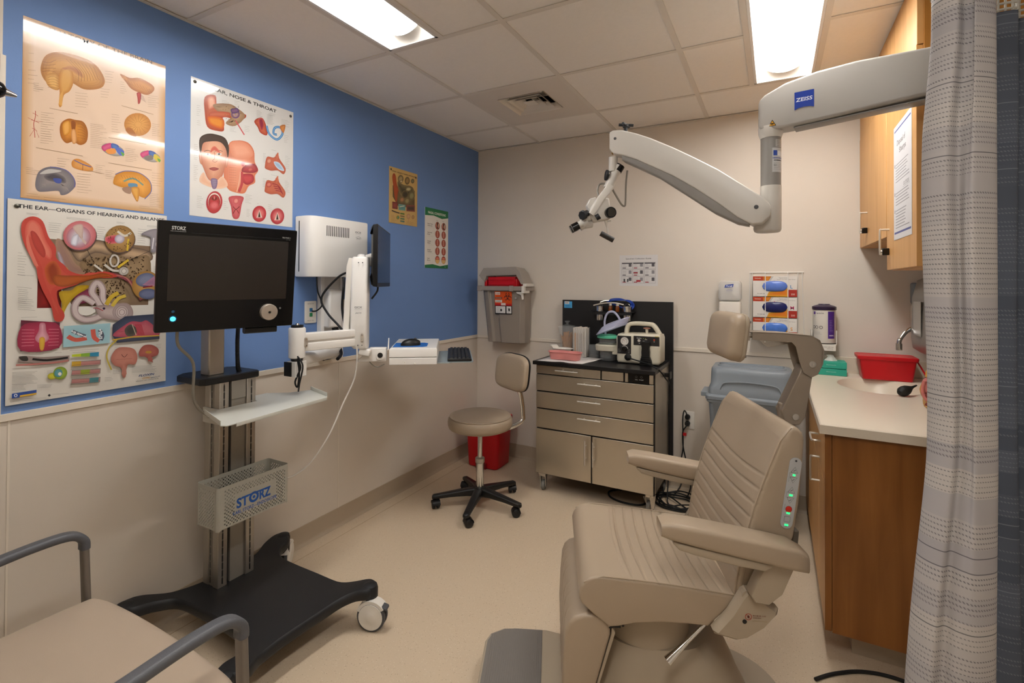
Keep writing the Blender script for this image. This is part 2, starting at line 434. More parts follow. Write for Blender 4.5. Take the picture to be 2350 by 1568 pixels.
for a, b, ed in cells():
    ed = [e for i, e in enumerate(ed) if i == 0 or e-ed[i-1] > .075 or e == XR]
    for x0, x1 in zip(ed[:-1], ed[1:]):
        if any(abs(x0-l[0]) < .01 and abs(x1-l[1]) < .01 and l[2] >= a-.01 and l[3] <= b+.01 for l in LIGHTS): continue
        if abs(x0-.5641) < .01 and abs(a-rows[0]) < .01: continue     # diffuser panel
        mt.box((x0+.002, b+.002, zt), (x1-.002, a-.002, zt+.015))
    for x in ed[1:-1]: mg.box((x-.012, b+.012, RH), (x+.012, a-.012, RH+.003))
    mg.box((0, a-.012, RH), (XR, a+.012 if a < 0 else 0, RH+.003))
mg2 = MB().setm(0)
mt.box((-1.0, YF, RH+.17), (XR, .05, RH+.2)); mt.box((-1.0, YF, zt), (0, -2.85, zt+.015))
struct('ceiling', mt, TILE)
# the grid bars stop at the light openings
bars = MB()
for i in range(len(mg.v)//8):
    q = mg.v[8*i:8*i+8]; x0, x1 = q[0][0], q[1][0]; y0, y1 = q[0][1], q[2][1]
    segs = [(x0, x1)]
    if x1-x0 > 1:
        for l in LIGHTS:
            if l[3]+.05 < y0 and y1 < l[2]-.05:
                segs = [t for s_ in segs for t in ((s_[0], min(s_[1], l[0]+.012)), (max(s_[0], l[1]-.012), s_[1])) if t[1]-t[0] > .01]
    for s0, s1 in segs: bars.box((s0, y0, RH), (s1, y1, RH+.003))
bars.box((0, -2.85, RH-.002), (.02, 0, RH-.0002)); bars.box((.02, -.02, RH-.002), (XR, 0, RH-.0002))
struct('trim_1', bars, GRID)
# walls
mb = MB().box((-.1, -2.85, RAIL), (0, .1, RH+.17)).setm(1).box((-.1, -2.85, 0), (0, .1, RAIL))
struct('wall_left', mb, [BLUE, PANEL])
mb = MB().box((0, 0, RAIL), (XR, .1, RH+.17)).setm(1).box((0, 0, 0), (XR, .1, RAIL)); struct('wall_back', mb, [CREAM, PANEL])
mb = MB().box((XR, YF, 0), (XR+.1, .1, RH+.17)); struct('wall_right', mb, CREAM)
mb = MB().box((-1.0, YF-.1, 0), (XR+.1, YF, RH+.17)); struct('wall_front', mb, CREAM)
mb = MB().box((-1.05, YF, 0), (-.95, -2.0, RH+.17)).box((-.95, -2.1, 0), (-.1, -2.0, RH+.17)).box((-.1, YF, 0), (0, -3.75, RH+.17)).box((-.1, -3.75, 2.1), (0, -2.85, RH+.17))
struct('wall_alcove', mb, CREAM)
# chair rails, seams, cove base
mb = MB().box((0, -2.85, RAIL-.012), (.007, 0, RAIL+.012)).box((0, -1.466, .1), (.002, -1.460, RAIL)).box((0, -2.826, .1), (.002, -2.819, RAIL)); struct('trim_2', mb, TRIM, .0015)
mb = MB().box((0, -.007, RAIL-.012), (2.33, 0, RAIL+.012)).box((1.21, -.002, .1), (1.216, 0, RAIL)); struct('trim_3', mb, TRIM, .0015)
def cove(name, a, b, n):      # cove base along a->b, wall normal n
    a = Vector(a); b = Vector(b); n = Vector(n); P = [(0, 0), (.02, 0), (.018, .003), (.009, .009), (.004, .02), (.003, .1), (.001, .102), (0, .102)]
    m = MB(); m.loft([m.sec(a, n, (0, 0, 1), P), m.sec(b, n, (0, 0, 1), P)]); struct(name, m, BASEB)
cove('baseboard_left', (0, -2.85, 0), (0, 0, 0), (1, 0, 0)); cove('baseboard_back', (0, 0, 0), (2.38, 0, 0), (0, -1, 0))
cove('baseboard_alcove', (-.95, YF, 0), (-.95, -2.1, 0), (1, 0, 0))
mb = MB().box((0, -2.853, 0), (.001, -2.842, 2.1)).box((-.1, -2.856, 0), (.004, -2.85, 2.1)); struct('trim_4', mb, TRIM)
# weld line in the sheet vinyl beside the left wall
mb = MB().box((.098, -2.8, 0), (.101, 0, .0006)); struct('trim_5', mb, mat('vinyl_weld', '#a89172', .5))

# ---------------------------------------------------------------- ceiling lights
LENS = mat('troffer_lens', '#fff6ea', .4, emit=LAMP)
_b = LENS.node_tree.nodes['Principled BSDF']; _b.inputs['Emission Color'].default_value = (*LAMPC, 1)
REFL = mat('troffer_reflector', '#f2efe9', .45)
def ceiling_light(x0, x1, y0, y1, label):
    cx, cy = (x0+x1)/2, (y0+y1)/2; W = (x1-x0)/2-.0125; L = abs(y0-y1)/2-.0125
    t = thing('ceiling_light', label, 'ceiling light', (cx, cy, RH))
    f = MB()
    f.box((-W, -L, 0), (-W+.012, L, .004)).box((W-.012, -L, 0), (W, L, .004)).box((-W, -L, 0), (W, -L+.012, .004)).box((-W, L-.012, 0), (W, L, .004))
    f.box((-W, -L, .1), (W, L, .105)).box((-W, -L, .004), (-W+.002, L, .1)).box((W-.002, -L, .004), (W, L, .1)).box((-W, -L, .004), (W, -L+.002, .1)).box((-W, L-.002, .004), (W, L, .1))
    build('frame', f, WHITE, t)
    r = MB()
    for s in (-1, 1):
        P = [(s*(W-.010), .003), (s*(W-.03), .022), (s*.105, .055), (s*.088, .07), (s*.088, .073), (s*.106, .059), (s*(W-.03), .027), (s*(W-.006), .006)]
        r.loft([[(a, -L+.01, b) for a, b in P], [(a, L-.01, b) for a, b in P]])
        ys = s*(L-.011); ye = s*(L-.075)
        V = [(-W+.01, ys, .003), (W-.01, ys, .003), (.088, ye, .072), (-.088, ye, .072)]
        r.add(V+[(a, b+s*.001, c+.003) for a, b, c in V], [(0, 1, 2, 3), (7, 6, 5, 4), (0, 4, 5, 1), (1, 5, 6, 2), (2, 6, 7, 3), (3, 7, 4, 0)])
    build('reflector', r, REFL, t)
    d = MB(); n = 14; Ld = L-.07
    arc = lambda k, z0: [(k*.086*math.cos(PI*i/n), z0-k*.05*math.sin(PI*i/n)) for i in range(n+1)]
    out = arc(1, .065)
    d.loft([[(a, -Ld, b) for a, b in out]+[(-.086, -Ld, .075), (.086, -Ld, .075)], [(a, Ld, b) for a, b in out]+[(-.086, Ld, .075), (.086, Ld, .075)]])
    build('diffuser', d, LENS, t)
    for s in (-1, 1):
        e = MB(); o = arc(1.03, .066); e.loft([[(a, s*Ld, b) for a, b in o], [(a, s*(Ld+.004), b) for a, b in o]])
        build('end_cap', e, REFL, t)
    return t
ceiling_light(*LIGHTS[0], 'recessed ceiling light near the blue wall, above the monitor cart')
ceiling_light(*LIGHTS[1], 'recessed ceiling light on the right, above the microscope boom')
ceiling_light(*LIGHTS[2], 'added, unseen recessed ceiling light behind the camera, near the room entrance')  # invented fixture out of view, added to help light the room

# air diffuser
t = thing('air_vent', 'square louvred air diffuser in its ceiling panel', 'air vent', (.869, -.7704, RH))
h = .303; q = .15; cyv = -.01
m = MB()
for a, b in (((-h, -h), (h, -q+cyv)), ((-h, q+cyv), (h, h)), ((-h, -q+cyv), (-q, q+cyv)), ((q, -q+cyv), (h, q+cyv))): m.box((*a, .001), (*b, .006))
build('panel', m, mat('diffuser_panel', '#dcd3c8', .6), t)
m = MB().box((-q, -q+cyv, .09), (q, q+cyv, .1)); m.box((-q, -q+cyv, .006), (-q+.004, q+cyv, .09)).box((q-.004, -q+cyv, .006), (q, q+cyv, .09)).box((-q, -q+cyv, .006), (q, -q+.004+cyv, .09)).box((-q, q-.004+cyv, .006), (q, q+cyv, .09))
build('duct', m, mat('dark_duct', '#232120', .8), t)
m = MB()
for k, (ro, ri) in enumerate(((.15, .118), (.108, .08), (.072, .046))):
    zo, zi = -.004+.004*k, .03+.002*k
    for i in range(4):
        c = [(1, 1), (-1, 1), (-1, -1), (1, -1)]; a = c[i]; b = c[(i+1) % 4]
        V = [(a[0]*ro, a[1]*ro+cyv, zo), (b[0]*ro, b[1]*ro+cyv, zo), (b[0]*ri, b[1]*ri+cyv, zi), (a[0]*ri, a[1]*ri+cyv, zi)]
        m.add(V+[(x, y, z+.002) for x, y, z in V], [(0, 1, 2, 3), (7, 6, 5, 4), (0, 4, 5, 1), (2, 6, 7, 3), (1, 5, 6, 2), (3, 7, 4, 0)])
m.loft([[(s*.036, u*.036+cyv, .004) for s, u in ((1, 1), (-1, 1), (-1, -1), (1, -1))], [(s*.006, u*.006+cyv, .022) for s, u in ((1, 1), (-1, 1), (-1, -1), (1, -1))]])
m.box((-.15, -.003+cyv, .034), (.15, .003+cyv, .06)).box((-.003, -.15+cyv, .034), (.003, .15+cyv, .06))
build('louvre', m, mat('diffuser_white', '#e2dace', .5), t)

# ================================================================ posters
def pins(t, pts, x=.001):
    for y, z in pts:
        m = MB().lathe([(.001, 0), (.007, 0), (.007, .0015), (.003, .004), (.001, .0045)], (x, y, z), (1, 0, 0), 12)
        build('pin', m, mat('pin_metal', '#5a574f', .35, metal=.7), t, world=True)
GRY = '#6d665e'
# --- brain anatomy (warm paper)
Q = [(163, 100), (1188, 470), (1178, 1560), (170, 1430)]
A = Art(.427, .60, Q)
A.rect(163, 100, 1188, 470, '#caa070'); A.F.pop(); A.V = []; A.C = []
A.H0 = A.H; A.H = None
A.rect(0, 0, .427, .6, '#b98d5e', '#c59868')
for k in range(7):
    d = .004+.004*k; a = k/6; mixc = tuple((1-a)*p+a*r for p, r in zip((.78, .62, .45), (.87, .76, .66)))
    A.rect(d, d*1.6, .427-d, .6-d, mixc)
A.H = A.H0
A.text('ANATOMY OF THE BRAIN', 330, 215, .021, '#3c2f25', .012, end=(1090, 455))
br, br2, dk = '#c98a3e', '#9a5f22', '#6d3f18'
A.blob([(295, 470), (330, 395), (420, 370), (560, 400), (680, 460), (745, 560), (740, 620), (690, 645), (600, 645), (520, 600), (430, 560), (400, 640), (340, 600), (300, 540)], '#d39a4e', '#a86d2c')
A.blob([(330, 540), (400, 530), (430, 580), (425, 650), (370, 640), (335, 600)], '#d9a65c', '#b47c38')
for i in range(5): A.line([(345, 560+i*18), (385, 552+i*20), (425, 575+i*17)], .0008, dk, 4)
A.blob([(435, 500), (480, 485), (520, 520), (525, 600), (500, 660), (460, 690), (445, 770), (425, 765), (430, 670), (420, 590)], '#d8a252', '#b5772f')
A.blob([(440, 500), (500, 470), (570, 500), (600, 560), (560, 545), (500, 505)], '#a86a3c', '#c08446')
for i in range(8): A.line([(470+i*28, 420+i*8), (520+i*24, 470+i*8), (560+i*20, 520+i*6), (560+i*22, 590-i*2)], .0009, dk, 4)
for i in range(4): A.line([(305, 440+i*26), (350, 450+i*20), (400, 430+i*30)], .0009, dk, 4)
A.blob([(858, 530), (930, 560), (1000, 560), (1090, 610), (1105, 650), (1060, 685), (1000, 670), (940, 640), (900, 590)], '#c78748', '#a5632e')
for i in range(9): A.line([(890+i*22, 560+i*10), (905+i*22, 590+i*9), (930+i*20, 610+i*8)], .0008, '#7d4a24', 3)
A.blob([(980, 670), (1010, 675), (1005, 740), (990, 752), (985, 710)], '#b8403a', '#8e2a26')
for i in range(5): A.line([(1005, 680+i*8), (1030+i*4, 700+i*10)], .0009, '#6b2b45')
for (p, r1) in (((262, 830), 20), ((262, 880), 28), ((258, 940), 18)):
    A.line([(p[0]-r1, p[1]-10), (p[0], p[1]), (p[0]+r1, p[1]+14)], .0013, '#a8423a', 3)
A.line([(262, 805), (262, 850), (252, 900), (262, 1000)], .0016, '#a8423a', 4); A.line([(210, 855), (262, 880), (315, 885)], .001, '#a8423a'); A.line([(225, 990), (262, 930), (290, 1000)], .001, '#a8423a')
A.blob([(440, 900), (490, 862), (540, 870), (600, 885), (632, 950), (625, 1030), (580, 1055), (530, 1030), (480, 1040), (440, 985)], '#c9822c', '#9b5a18')
A.blob([(515, 880), (545, 890), (540, 950), (520, 945)], '#8a4a18'); A.blob([(515, 950), (545, 945), (555, 1030), (525, 1040)], '#d9a067', '#b77a3e'); A.blob([(455, 900), (500, 880), (505, 960), (465, 980)], '#dda04c', '#c0801f')
for i in range(6): A.line([(560, 900+i*20), (590, 905+i*20), (615, 930+i*16)], .0008, dk, 3)
A.ell(987, 905, 97, 85, '#d59a50', '#b87a38', 8)
for i in range(16):
    a = 2*PI*i/16; A.line([(990+20*math.cos(a), 905+18*math.sin(a)), (988+86*math.cos(a+.1), 905+74*math.sin(a+.1))], .0008, '#8a5626')
A.blob([(900, 940), (940, 930), (980, 990), (930, 980)], '#a5652c')
for cx, cy, s in ((812, 1090, 1.), (1080, 1140, .9)):
    A.ell(cx, cy, 84*s, 42*s, '#b8b0a6', '#8f8880', 18)
    A.blob([(cx-80*s, cy-25*s), (cx-20*s, cy-50*s), (cx-5*s, cy-20*s), (cx-60*s, cy+10*s)], '#cf5a83', '#b5336a')
    A.blob([(cx-10*s, cy-48*s), (cx+40*s, cy-30*s), (cx+30*s, cy+5*s), (cx-8*s, cy-10*s)], '#4a6fae', '#3a4f96')
    A.blob([(cx+35*s, cy-20*s), (cx+80*s, cy+15*s), (cx+60*s, cy+45*s), (cx+25*s, cy+10*s)], '#c8b341' if s < 1 else '#4d66b5')
    A.blob([(cx+55*s, cy+15*s), (cx+82*s, cy+30*s), (cx+70*s, cy+48*s)], '#5e9a48'); A.blob([(cx-50*s, cy+2*s), (cx+10*s, cy-10*s), (cx+20*s, cy+25*s), (cx-30*s, cy+30*s)], '#d8893e' if s == 1 else '#77706a')
A.blob([(525, 1170), (570, 1155), (660, 1205), (668, 1245), (600, 1240), (530, 1215)], '#cf9350', '#c27f36'); A.line([(540, 1165), (600, 1195), (660, 1215)], .0032, '#57588e', 3); A.line([(600, 1195), (600, 1240)], .0012, '#6b4030')
A.blob([(270, 1340), (290, 1250), (360, 1212), (460, 1225), (535, 1290), (550, 1350), (500, 1405), (450, 1415), (430, 1385), (340, 1390), (290, 1385)], '#8b8280', '#6f6a70')
A.blob([(330, 1275), (390, 1250), (470, 1285), (480, 1330), (400, 1320), (350, 1305)], '#47434a', '#6b6566'); A.blob([(300, 1260), (360, 1228), (450, 1240), (420, 1252), (340, 1262)], '#b7b2ae'); A.blob([(395, 1295), (450, 1300), (445, 1330), (410, 1325)], '#3f4f95'); A.line([(370, 1212), (480, 1235), (540, 1300), (545, 1360)], .0028, '#5d5c92', 5)
A.blob([(815, 1330), (835, 1270), (900, 1248), (1000, 1262), (1070, 1320), (1085, 1390), (1050, 1440), (1005, 1430), (960, 1390), (900, 1370), (840, 1350)], '#dd9c45', '#c07f2c')
A.line([(830, 1270), (900, 1246), (1000, 1260), (1075, 1320), (1086, 1395), (1040, 1450)], .003, '#5e618f', 5); A.line([(890, 1320), (960, 1300), (1030, 1350)], .006, '#6f8a7a', 4); A.blob([(925, 1335), (985, 1340), (980, 1370), (930, 1362)], '#5b8aa8'); A.blob([(940, 1370), (1000, 1370), (995, 1460), (975, 1455)], '#d9a04a', '#b87a30'); A.blob([(880, 1370), (940, 1360), (940, 1410), (900, 1400)], '#9a7a66')
for i in range(9): A.line([(870+i*20, 1275+i*3), (885+i*20, 1300+i*3)], .0007, dk)
for i, (x, y, w, n, d) in enumerate(((205, 380, .028, 3, 62), (205, 540, .03, 3, 30), (245, 600, .03, 5, 14), (750, 510, .03, 5, 20), (540, 670, .04, 6, 20), (720, 640, .04, 4, 20), (860, 590, .02, 6, 16), (1060, 690, .035, 6, 16), (300, 815, .042, 14, 17), (650, 900, .05, 14, 13), (800, 830, .03, 8, 18), (1090, 900, .03, 7, 14), (900, 1080, .04, 8, 13), (420, 1150, .04, 4, 18), (690, 1200, .03, 5, 14), (205, 1215, .04, 4, 14), (560, 1260, .05, 8, 19), (760, 1240, .035, 5, 14), (1090, 1260, .035, 6, 18), (1075, 1410, .04, 8, 13), (210, 1400, .06, 2, 18), (330, 1430, .07, 2, 16), (1000, 1500, .06, 2, 14))):
    A.caps(x, y, 120*(w/.05), n, d, '#7a6350', .0006, i, .12)
for x, y, x2, y2 in ((360, 785, 560, 825), (870, 765, 1100, 830), (270, 1072, 600, 1135), (780, 1185, 1090, 1240), (780, 1000, 1050, 1050), (640, 1240, 740, 1262)): A.line([(x, y), (x2, y2)], .0014, '#9a7d5f')
t = A.build('brain_poster', (0.0, -2.803, 2.249), (0, 1, 0), (0, 0, -1), None, .0008, .25, '#caa070', bump=.22, coat=1.)
tag(t, 'tan glossy anatomy of the brain poster, high on the left of the blue wall', 'poster')

# --- ear, nose and throat
Q = [(1370, 540), (2108, 805), (2108, 1637), (1370, 1537)]
A = Art(.50, .59, None); A.rect(0, 0, .5, .59, '#dcdad6', '#d8d6d2'); A.H = homog(Q)
A.text('EAR, NOSE & THROAT', 1535, 645, .021, '#1a1a1c', .022, end=(1985, 808))
sk, sk2 = '#d98d6e', '#b9573f'
A.blob([(1470, 690), (1545, 680), (1560, 760), (1640, 790), (1700, 800), (1765, 820), (1750, 850), (1680, 850), (1600, 840), (1610, 930), (1560, 935), (1490, 905), (1470, 800)], '#cf7a55', '#a8492f')
A.blob([(1490, 700), (1530, 690), (1550, 750), (1500, 780)], '#e5ac8e', '#c5694e'); A.blob([(1530, 745), (1640, 740), (1700, 770), (1760, 830), (1690, 900), (1620, 880), (1660, 830), (1570, 800)], '#b79a78', '#97765a')
A.blob([(1510, 800), (1580, 795), (1650, 805), (1640, 835), (1560, 835), (1505, 830)], '#c96f50', '#b05038'); A.blob([(1495, 830), (1600, 845), (1600, 920), (1510, 890)], '#dd8a30', '#c65a2a')
A.ring(1690, 815, 26, .006, '#6b4a78'); A.ring(1690, 815, 12, .004, '#a583a8'); A.blob([(1655, 780), (1700, 770), (1715, 800), (1670, 810)], '#7d5a80', '#4a3560'); A.line([(1690, 860), (1755, 965)], .006, '#c4575a')
_r = random.Random(3)
for i in range(40): A.ell(1580+_r.random()*150, 755+_r.random()*120, 3, 3, '#7d6248', n=6)
A.blob([(1825, 870), (1850, 845), (1890, 850), (1920, 930), (1915, 970), (1870, 950), (1850, 910)], '#c56a4a', '#a4402f'); A.blob([(1855, 850), (1885, 845), (1900, 900), (1880, 940), (1860, 900)], '#8e2f46', '#c65b4a')
A.line([(1915, 900), (1935, 960), (1990, 1000), (2030, 960), (2015, 915), (1975, 915), (1965, 955), (1990, 965)], .011, '#3e7fb8', 6); A.line([(1915, 900), (1935, 960), (1990, 1000), (2030, 960), (2015, 915), (1975, 915), (1965, 955), (1990, 965)], .003, '#8fbbe0', 6); A.blob([(2010, 905), (2050, 895), (2040, 950), (2028, 945)], '#cf8a4e', '#b5682c')
# sectioned head behind, face in front
A.blob([(1640, 1040), (1700, 1005), (1780, 1020), (1825, 1080), (1832, 1160), (1858, 1220), (1835, 1260), (1835, 1310), (1790, 1335), (1760, 1385), (1700, 1380), (1640, 1350), (1610, 1250)], '#dd9174', '#cc7658')
A.blob([(1650, 1030), (1720, 1010), (1790, 1040), (1820, 1110), (1760, 1140), (1680, 1130)], '#e5a083', '#d88a6c')
A.blob([(1760, 1185), (1830, 1175), (1855, 1220), (1820, 1240), (1740, 1230)], '#b03a40', '#8b2834'); A.blob([(1740, 1250), (1815, 1250), (1825, 1300), (1780, 1325), (1745, 1300)], '#c0464a', '#992c38'); A.blob([(1735, 1160), (1765, 1165), (1755, 1195), (1735, 1185)], '#a83640', '#c96a64'); A.line([(1740, 1230), (1742, 1310), (1720, 1375)], .012, '#b54046', 5); A.line([(1730, 1230), (1722, 1300), (1705, 1375)], .004, '#e2b49a', 5); A.ell(1800, 1215, 18, 14, '#c95a55', '#a0323c')
for i in range(9): A.line([(1650, 1180+i*18), (1700, 1184+i*18)], .0007, '#8d5040')
A.blob([(1440, 1020), (1470, 965), (1530, 955), (1600, 985), (1640, 1040), (1640, 1120), (1622, 1190), (1600, 1260), (1550, 1300), (1500, 1280), (1465, 1200), (1440, 1130)], '#daa183', '#b87359')
A.blob([(1435, 1060), (1438, 985), (1490, 955), (1560, 962), (1620, 990), (1646, 1060), (1638, 1130), (1622, 1060), (1580, 1015), (1510, 1010), (1460, 1025), (1448, 1090)], '#4f3c31', '#3a2a22')
A.blob([(1432, 1100), (1448, 1095), (1455, 1170), (1440, 1160)], '#c98a6c', '#a8664c'); A.blob([(1625, 1130), (1642, 1130), (1632, 1195), (1622, 1190)], '#c98a6c', '#a8664c')
for x in (1495, 1575): A.ell(x, 1102, 20, 8, '#d8cfc6'); A.ell(x, 1102, 8, 7, '#4d4a48'); A.line([(x-28, 1082), (x, 1074), (x+26, 1084)], .0022, '#5a4034', 3)
A.blob([(1520, 1060), (1545, 1045), (1575, 1075), (1585, 1095), (1560, 1085), (1540, 1075), (1515, 1090)], '#b84a3c', '#cf6a55'); A.line([(1540, 1080), (1545, 1130), (1528, 1150), (1548, 1160), (1565, 1150)], .0018, '#9a5440', 3)
A.blob([(1505, 1205), (1540, 1195), (1575, 1208), (1540, 1222)], '#a8504a', '#93423e'); A.line([(1505, 1206), (1540, 1210), (1575, 1208)], .001, '#6b2a2a')
A.blob([(1465, 1230), (1500, 1285), (1550, 1302), (1600, 1262), (1640, 1330), (1560, 1350), (1440, 1300)], '#d9a184', '#e0b9a0'); A.blob([(1520, 1280), (1565, 1285), (1558, 1345), (1530, 1345)], '#8d7f9a', '#6f5a80')
for i in range(4): A.line([(1525, 1295+i*13), (1562, 1298+i*13)], .0014, '#57456a')
for cx, cy, k in ((1980, 1180, 0), (1980, 1350, 1)):
    A.blob([(cx-75, cy+10), (cx-60, cy-55), (cx-10, cy-50), (cx+18, cy-85), (cx+30, cy-40), (cx+75, cy+30), (cx+60, cy+72), (cx+20, cy+45), (cx-30, cy+45), (cx-70, cy+30)], '#c9715a', '#b35a42')
    if k == 0: A.blob([(cx-10, cy-20), (cx+30, cy-10), (cx+65, cy+45), (cx+30, cy+40), (cx, cy+10)], '#8fb0d0', '#c8d8e6'); A.ell(cx-45, cy-25, 18, 20, '#d89a80', '#b05a48')
    else:
        for i in range(4): A.line([(cx-20+i*8, cy-30+i*16), (cx+15+i*8, cy-22+i*16), (cx+40+i*6, cy+6+i*14)], .0045, '#8f2f38', 4)
        A.ell(cx-45, cy-25, 20, 20, '#d07a68', '#a03a3c')
    A.line([(cx+18, cy-85), (cx+20, cy-50)], .006, '#c8765a')
A.ell(1545, 1447, 58, 80, '#c23c46', '#a52c3a', 5); A.ell(1545, 1440, 44, 60, '#e3d4cc', '#e3d4cc'); A.ell(1545, 1445, 42, 55, '#b83440', '#8f2430'); A.ell(1545, 1420, 24, 18, '#5c1018', '#9c2a36'); A.ell(1545, 1470, 32, 30, '#d2646c', '#b8404c'); A.ell(1545, 1415, 6, 12, '#d2646c')
A.blob([(1650, 1410), (1750, 1410), (1740, 1470), (1722, 1560), (1680, 1560), (1665, 1480)], '#c8666c', '#b04550'); A.ell(1700, 1440, 20, 22, '#d98a86', '#b84a50'); A.line([(1680, 1480), (1700, 1500), (1725, 1480)], .003, '#6d1c28', 3); A.line([(1680, 1530), (1700, 1500), (1722, 1530)], .003, '#6d1c28', 3)
for cx, cy in ((1868, 1535), (1998, 1555)):
    A.ell(cx, cy, 50, 58, '#c9484e', '#a8303a'); A.ell(cx, cy, 38, 42, '#d97a78', '#b84850'); A.poly([(cx, cy-30), (cx+22, cy+28), (cx-22, cy+28)], '#d8b8ae'); A.poly([(cx, cy-22), (cx+8, cy+24), (cx-8, cy+24)], '#2c1416')
for i, (x, y, w, n, d) in enumerate(((1412, 750, 32, 6, 14), (1415, 860, 28, 3, 14), (1590, 715, 55, 4, 10), (1680, 720, 40, 5, 12), (1650, 905, 50, 4, 10), (1755, 900, 40, 4, 12), (1840, 790, 50, 7, 9), (1915, 820, 55, 8, 9), (2020, 855, 65, 6, 9), (2040, 970, 35, 5, 12), (1395, 1030, 35, 9, 13), (1395, 1180, 35, 9, 13), (1650, 1100, 30, 4, 14), (1890, 1100, 30, 7, 10), (2050, 1120, 40, 8, 12), (1890, 1280, 30, 6, 11), (2050, 1300, 40, 8, 11), (1765, 1395, 50, 6, 11), (1420, 1400, 50, 7, 13), (1610, 1440, 35, 5, 14), (1930, 1470, 35, 4, 14), (1775, 1500, 30, 6, 10), (1850, 1460, 30, 1, 9), (1985, 1490, 30, 1, 9), (1925, 810, 70, 2, 10), (1950, 1075, 45, 1, 9), (1950, 1255, 60, 1, 9))): A.caps(x, y, w, n, d, '#857f7a', .0007, i+40, .2)
t = A.build('throat_poster', (0.0, -2.278, 2.246), (0, 1, 0), (0, 0, -1), None, .0008, .25, '#dcdad6', bump=.16, coat=.8)
tag(t, 'white ear, nose and throat poster above the monitor cart', 'poster'); pins(t, [(-2.262, 2.228), (-1.795, 2.222)])

# --- the ear, organs of hearing and balance
def ear_art(A, dense=True):
    A.blob([(140, 300), (150, 225), (215, 198), (280, 230), (320, 330), (370, 400), (375, 470), (430, 520), (470, 560), (560, 585), (700, 565), (790, 600), (700, 610), (600, 600), (520, 650), (420, 680), (385, 700), (400, 780), (440, 850), (425, 895), (375, 890), (350, 800), (290, 690), (255, 600), (240, 530), (170, 400)], '#cf6a52', '#b9443a')
    A.blob([(165, 310), (175, 245), (215, 222), (265, 260), (300, 350), (345, 430), (330, 480), (260, 420), (200, 330), (200, 400), (250, 520), (240, 530), (185, 400)], '#d98c78', '#c65a4c')
    A.blob([(300, 540), (360, 490), (410, 560), (390, 640), (330, 640)], '#8e3a22', '#b4562e'); A.blob([(200, 300), (240, 310), (300, 420), (290, 470), (230, 400)], '#b8453a', '#a33a32')
    A.blob([(360, 590), (450, 590), (600, 590), (690, 575), (760, 600), (640, 612), (540, 640), (440, 665), (370, 650)], '#b8602c', '#8e4420')
Q = [(50, 78), (1112, 200), (1152, 1320), (57, 1472)]
A = Art(.468, .667, None); A.rect(0, 0, .468, .667, '#d8d3ca', '#d4cfc6'); A.H = homog(Q)
A.text('THE EAR—ORGANS OF HEARING AND BALANCE', 118, 140, .0175, '#1c1c20', .022, end=(1098, 238))
A.poly([(258, 570), (258, 806), (420, 806), (420, 570)], '#8d1c1c', '#6d1010')
A.poly([(330, 345), (1010, 400), (1010, 795), (500, 800), (380, 620)], '#8c765c', '#7a6450')
A.blob([(470, 370), (620, 350), (800, 390), (1000, 430), (1010, 500), (800, 480), (640, 440), (540, 500), (480, 440)], '#c2a482', '#6a5748')
A.blob([(375, 350), (420, 360), (470, 440), (520, 520), (620, 560), (560, 580), (470, 580), (420, 520), (380, 440)], '#7d5a60', '#9a7a66')
A.blob([(385, 430), (410, 450), (440, 520), (465, 575), (430, 570), (405, 520)], '#b8b4bc', '#8e7a84'); A.blob([(425, 535), (455, 540), (465, 580), (430, 575)], '#c9a82c')
A.blob([(540, 500), (660, 470), (780, 450), (880, 480), (1005, 470), (1010, 700), (900, 640), (780, 590), (640, 560), (560, 560)], '#a08766', '#80694e')
_r = random.Random(5)
for i in range(170):
    x, y = 560+_r.random()*440, 470+_r.random()*170
    A.ell(x, y, 3+_r.random()*7, 3+_r.random()*4, '#40301f', '#5a452f', _r.random()*90, 7)
A.blob([(600, 620), (700, 600), (780, 620), (870, 700), (880, 790), (700, 800), (640, 740), (560, 720), (560, 650)], '#9a8668', '#7d6850')
for i in range(90): A.ell(640+_r.random()*200, 630+_r.random()*120, 3+_r.random()*6, 3+_r.random()*4, '#3c2c1f', '#57422e', _r.random()*90, 7)
A.blob([(400, 700), (480, 690), (520, 660), (600, 660), (560, 700), (500, 740), (460, 790), (430, 850), (415, 850), (420, 780)], '#c8a628', '#a5841c')
A.blob([(500, 740), (600, 680), (640, 720), (620, 760), (540, 780)], '#8e4258', '#6d2c42')
A.line([(690, 580), (780, 590), (880, 640), (960, 760)], .012, '#7d3f46', 5); A.line([(760, 590), (850, 610), (900, 680)], .005, '#a86a5e', 4)
ear_art(A)
for cx, cy, rx, ry in ((527, 325, 110, 98), (797, 350, 100, 90)):
    A.ell(cx+6, cy+8, rx, ry, '#5d4a44', '#5d4a44')
A.ell(527, 325, 110, 96, '#c98f92', '#b86468'); A.ell(520, 335, 82, 74, '#bcb2bc', '#a86e78'); A.blob([(480, 270), (545, 255), (550, 350), (575, 380), (530, 340)], '#cfc0b0', '#b59a92'); A.blob([(480, 330), (520, 320), (510, 390), (470, 380)], '#d5d5de', '#a9a3b0')
A.ell(797, 350, 100, 90, '#a88350', '#8c6a3c'); A.blob([(700, 340), (780, 325), (800, 370), (720, 380)], '#b03a50', '#c86a6c'); A.ell(795, 350, 34, 30, '#c5c0cc', '#9a8f9e'); A.line([(780, 300), (830, 330), (870, 310)], .008, '#c9c2b4', 4); A.line([(855, 350), (850, 430)], .006, '#c9ab38')
for i in range(40):
    a = _r.random()*6.28; r = 60+_r.random()*32; A.ell(797+r*math.cos(a), 350+r*.9*math.sin(a), 4, 4, '#513c22', n=6)
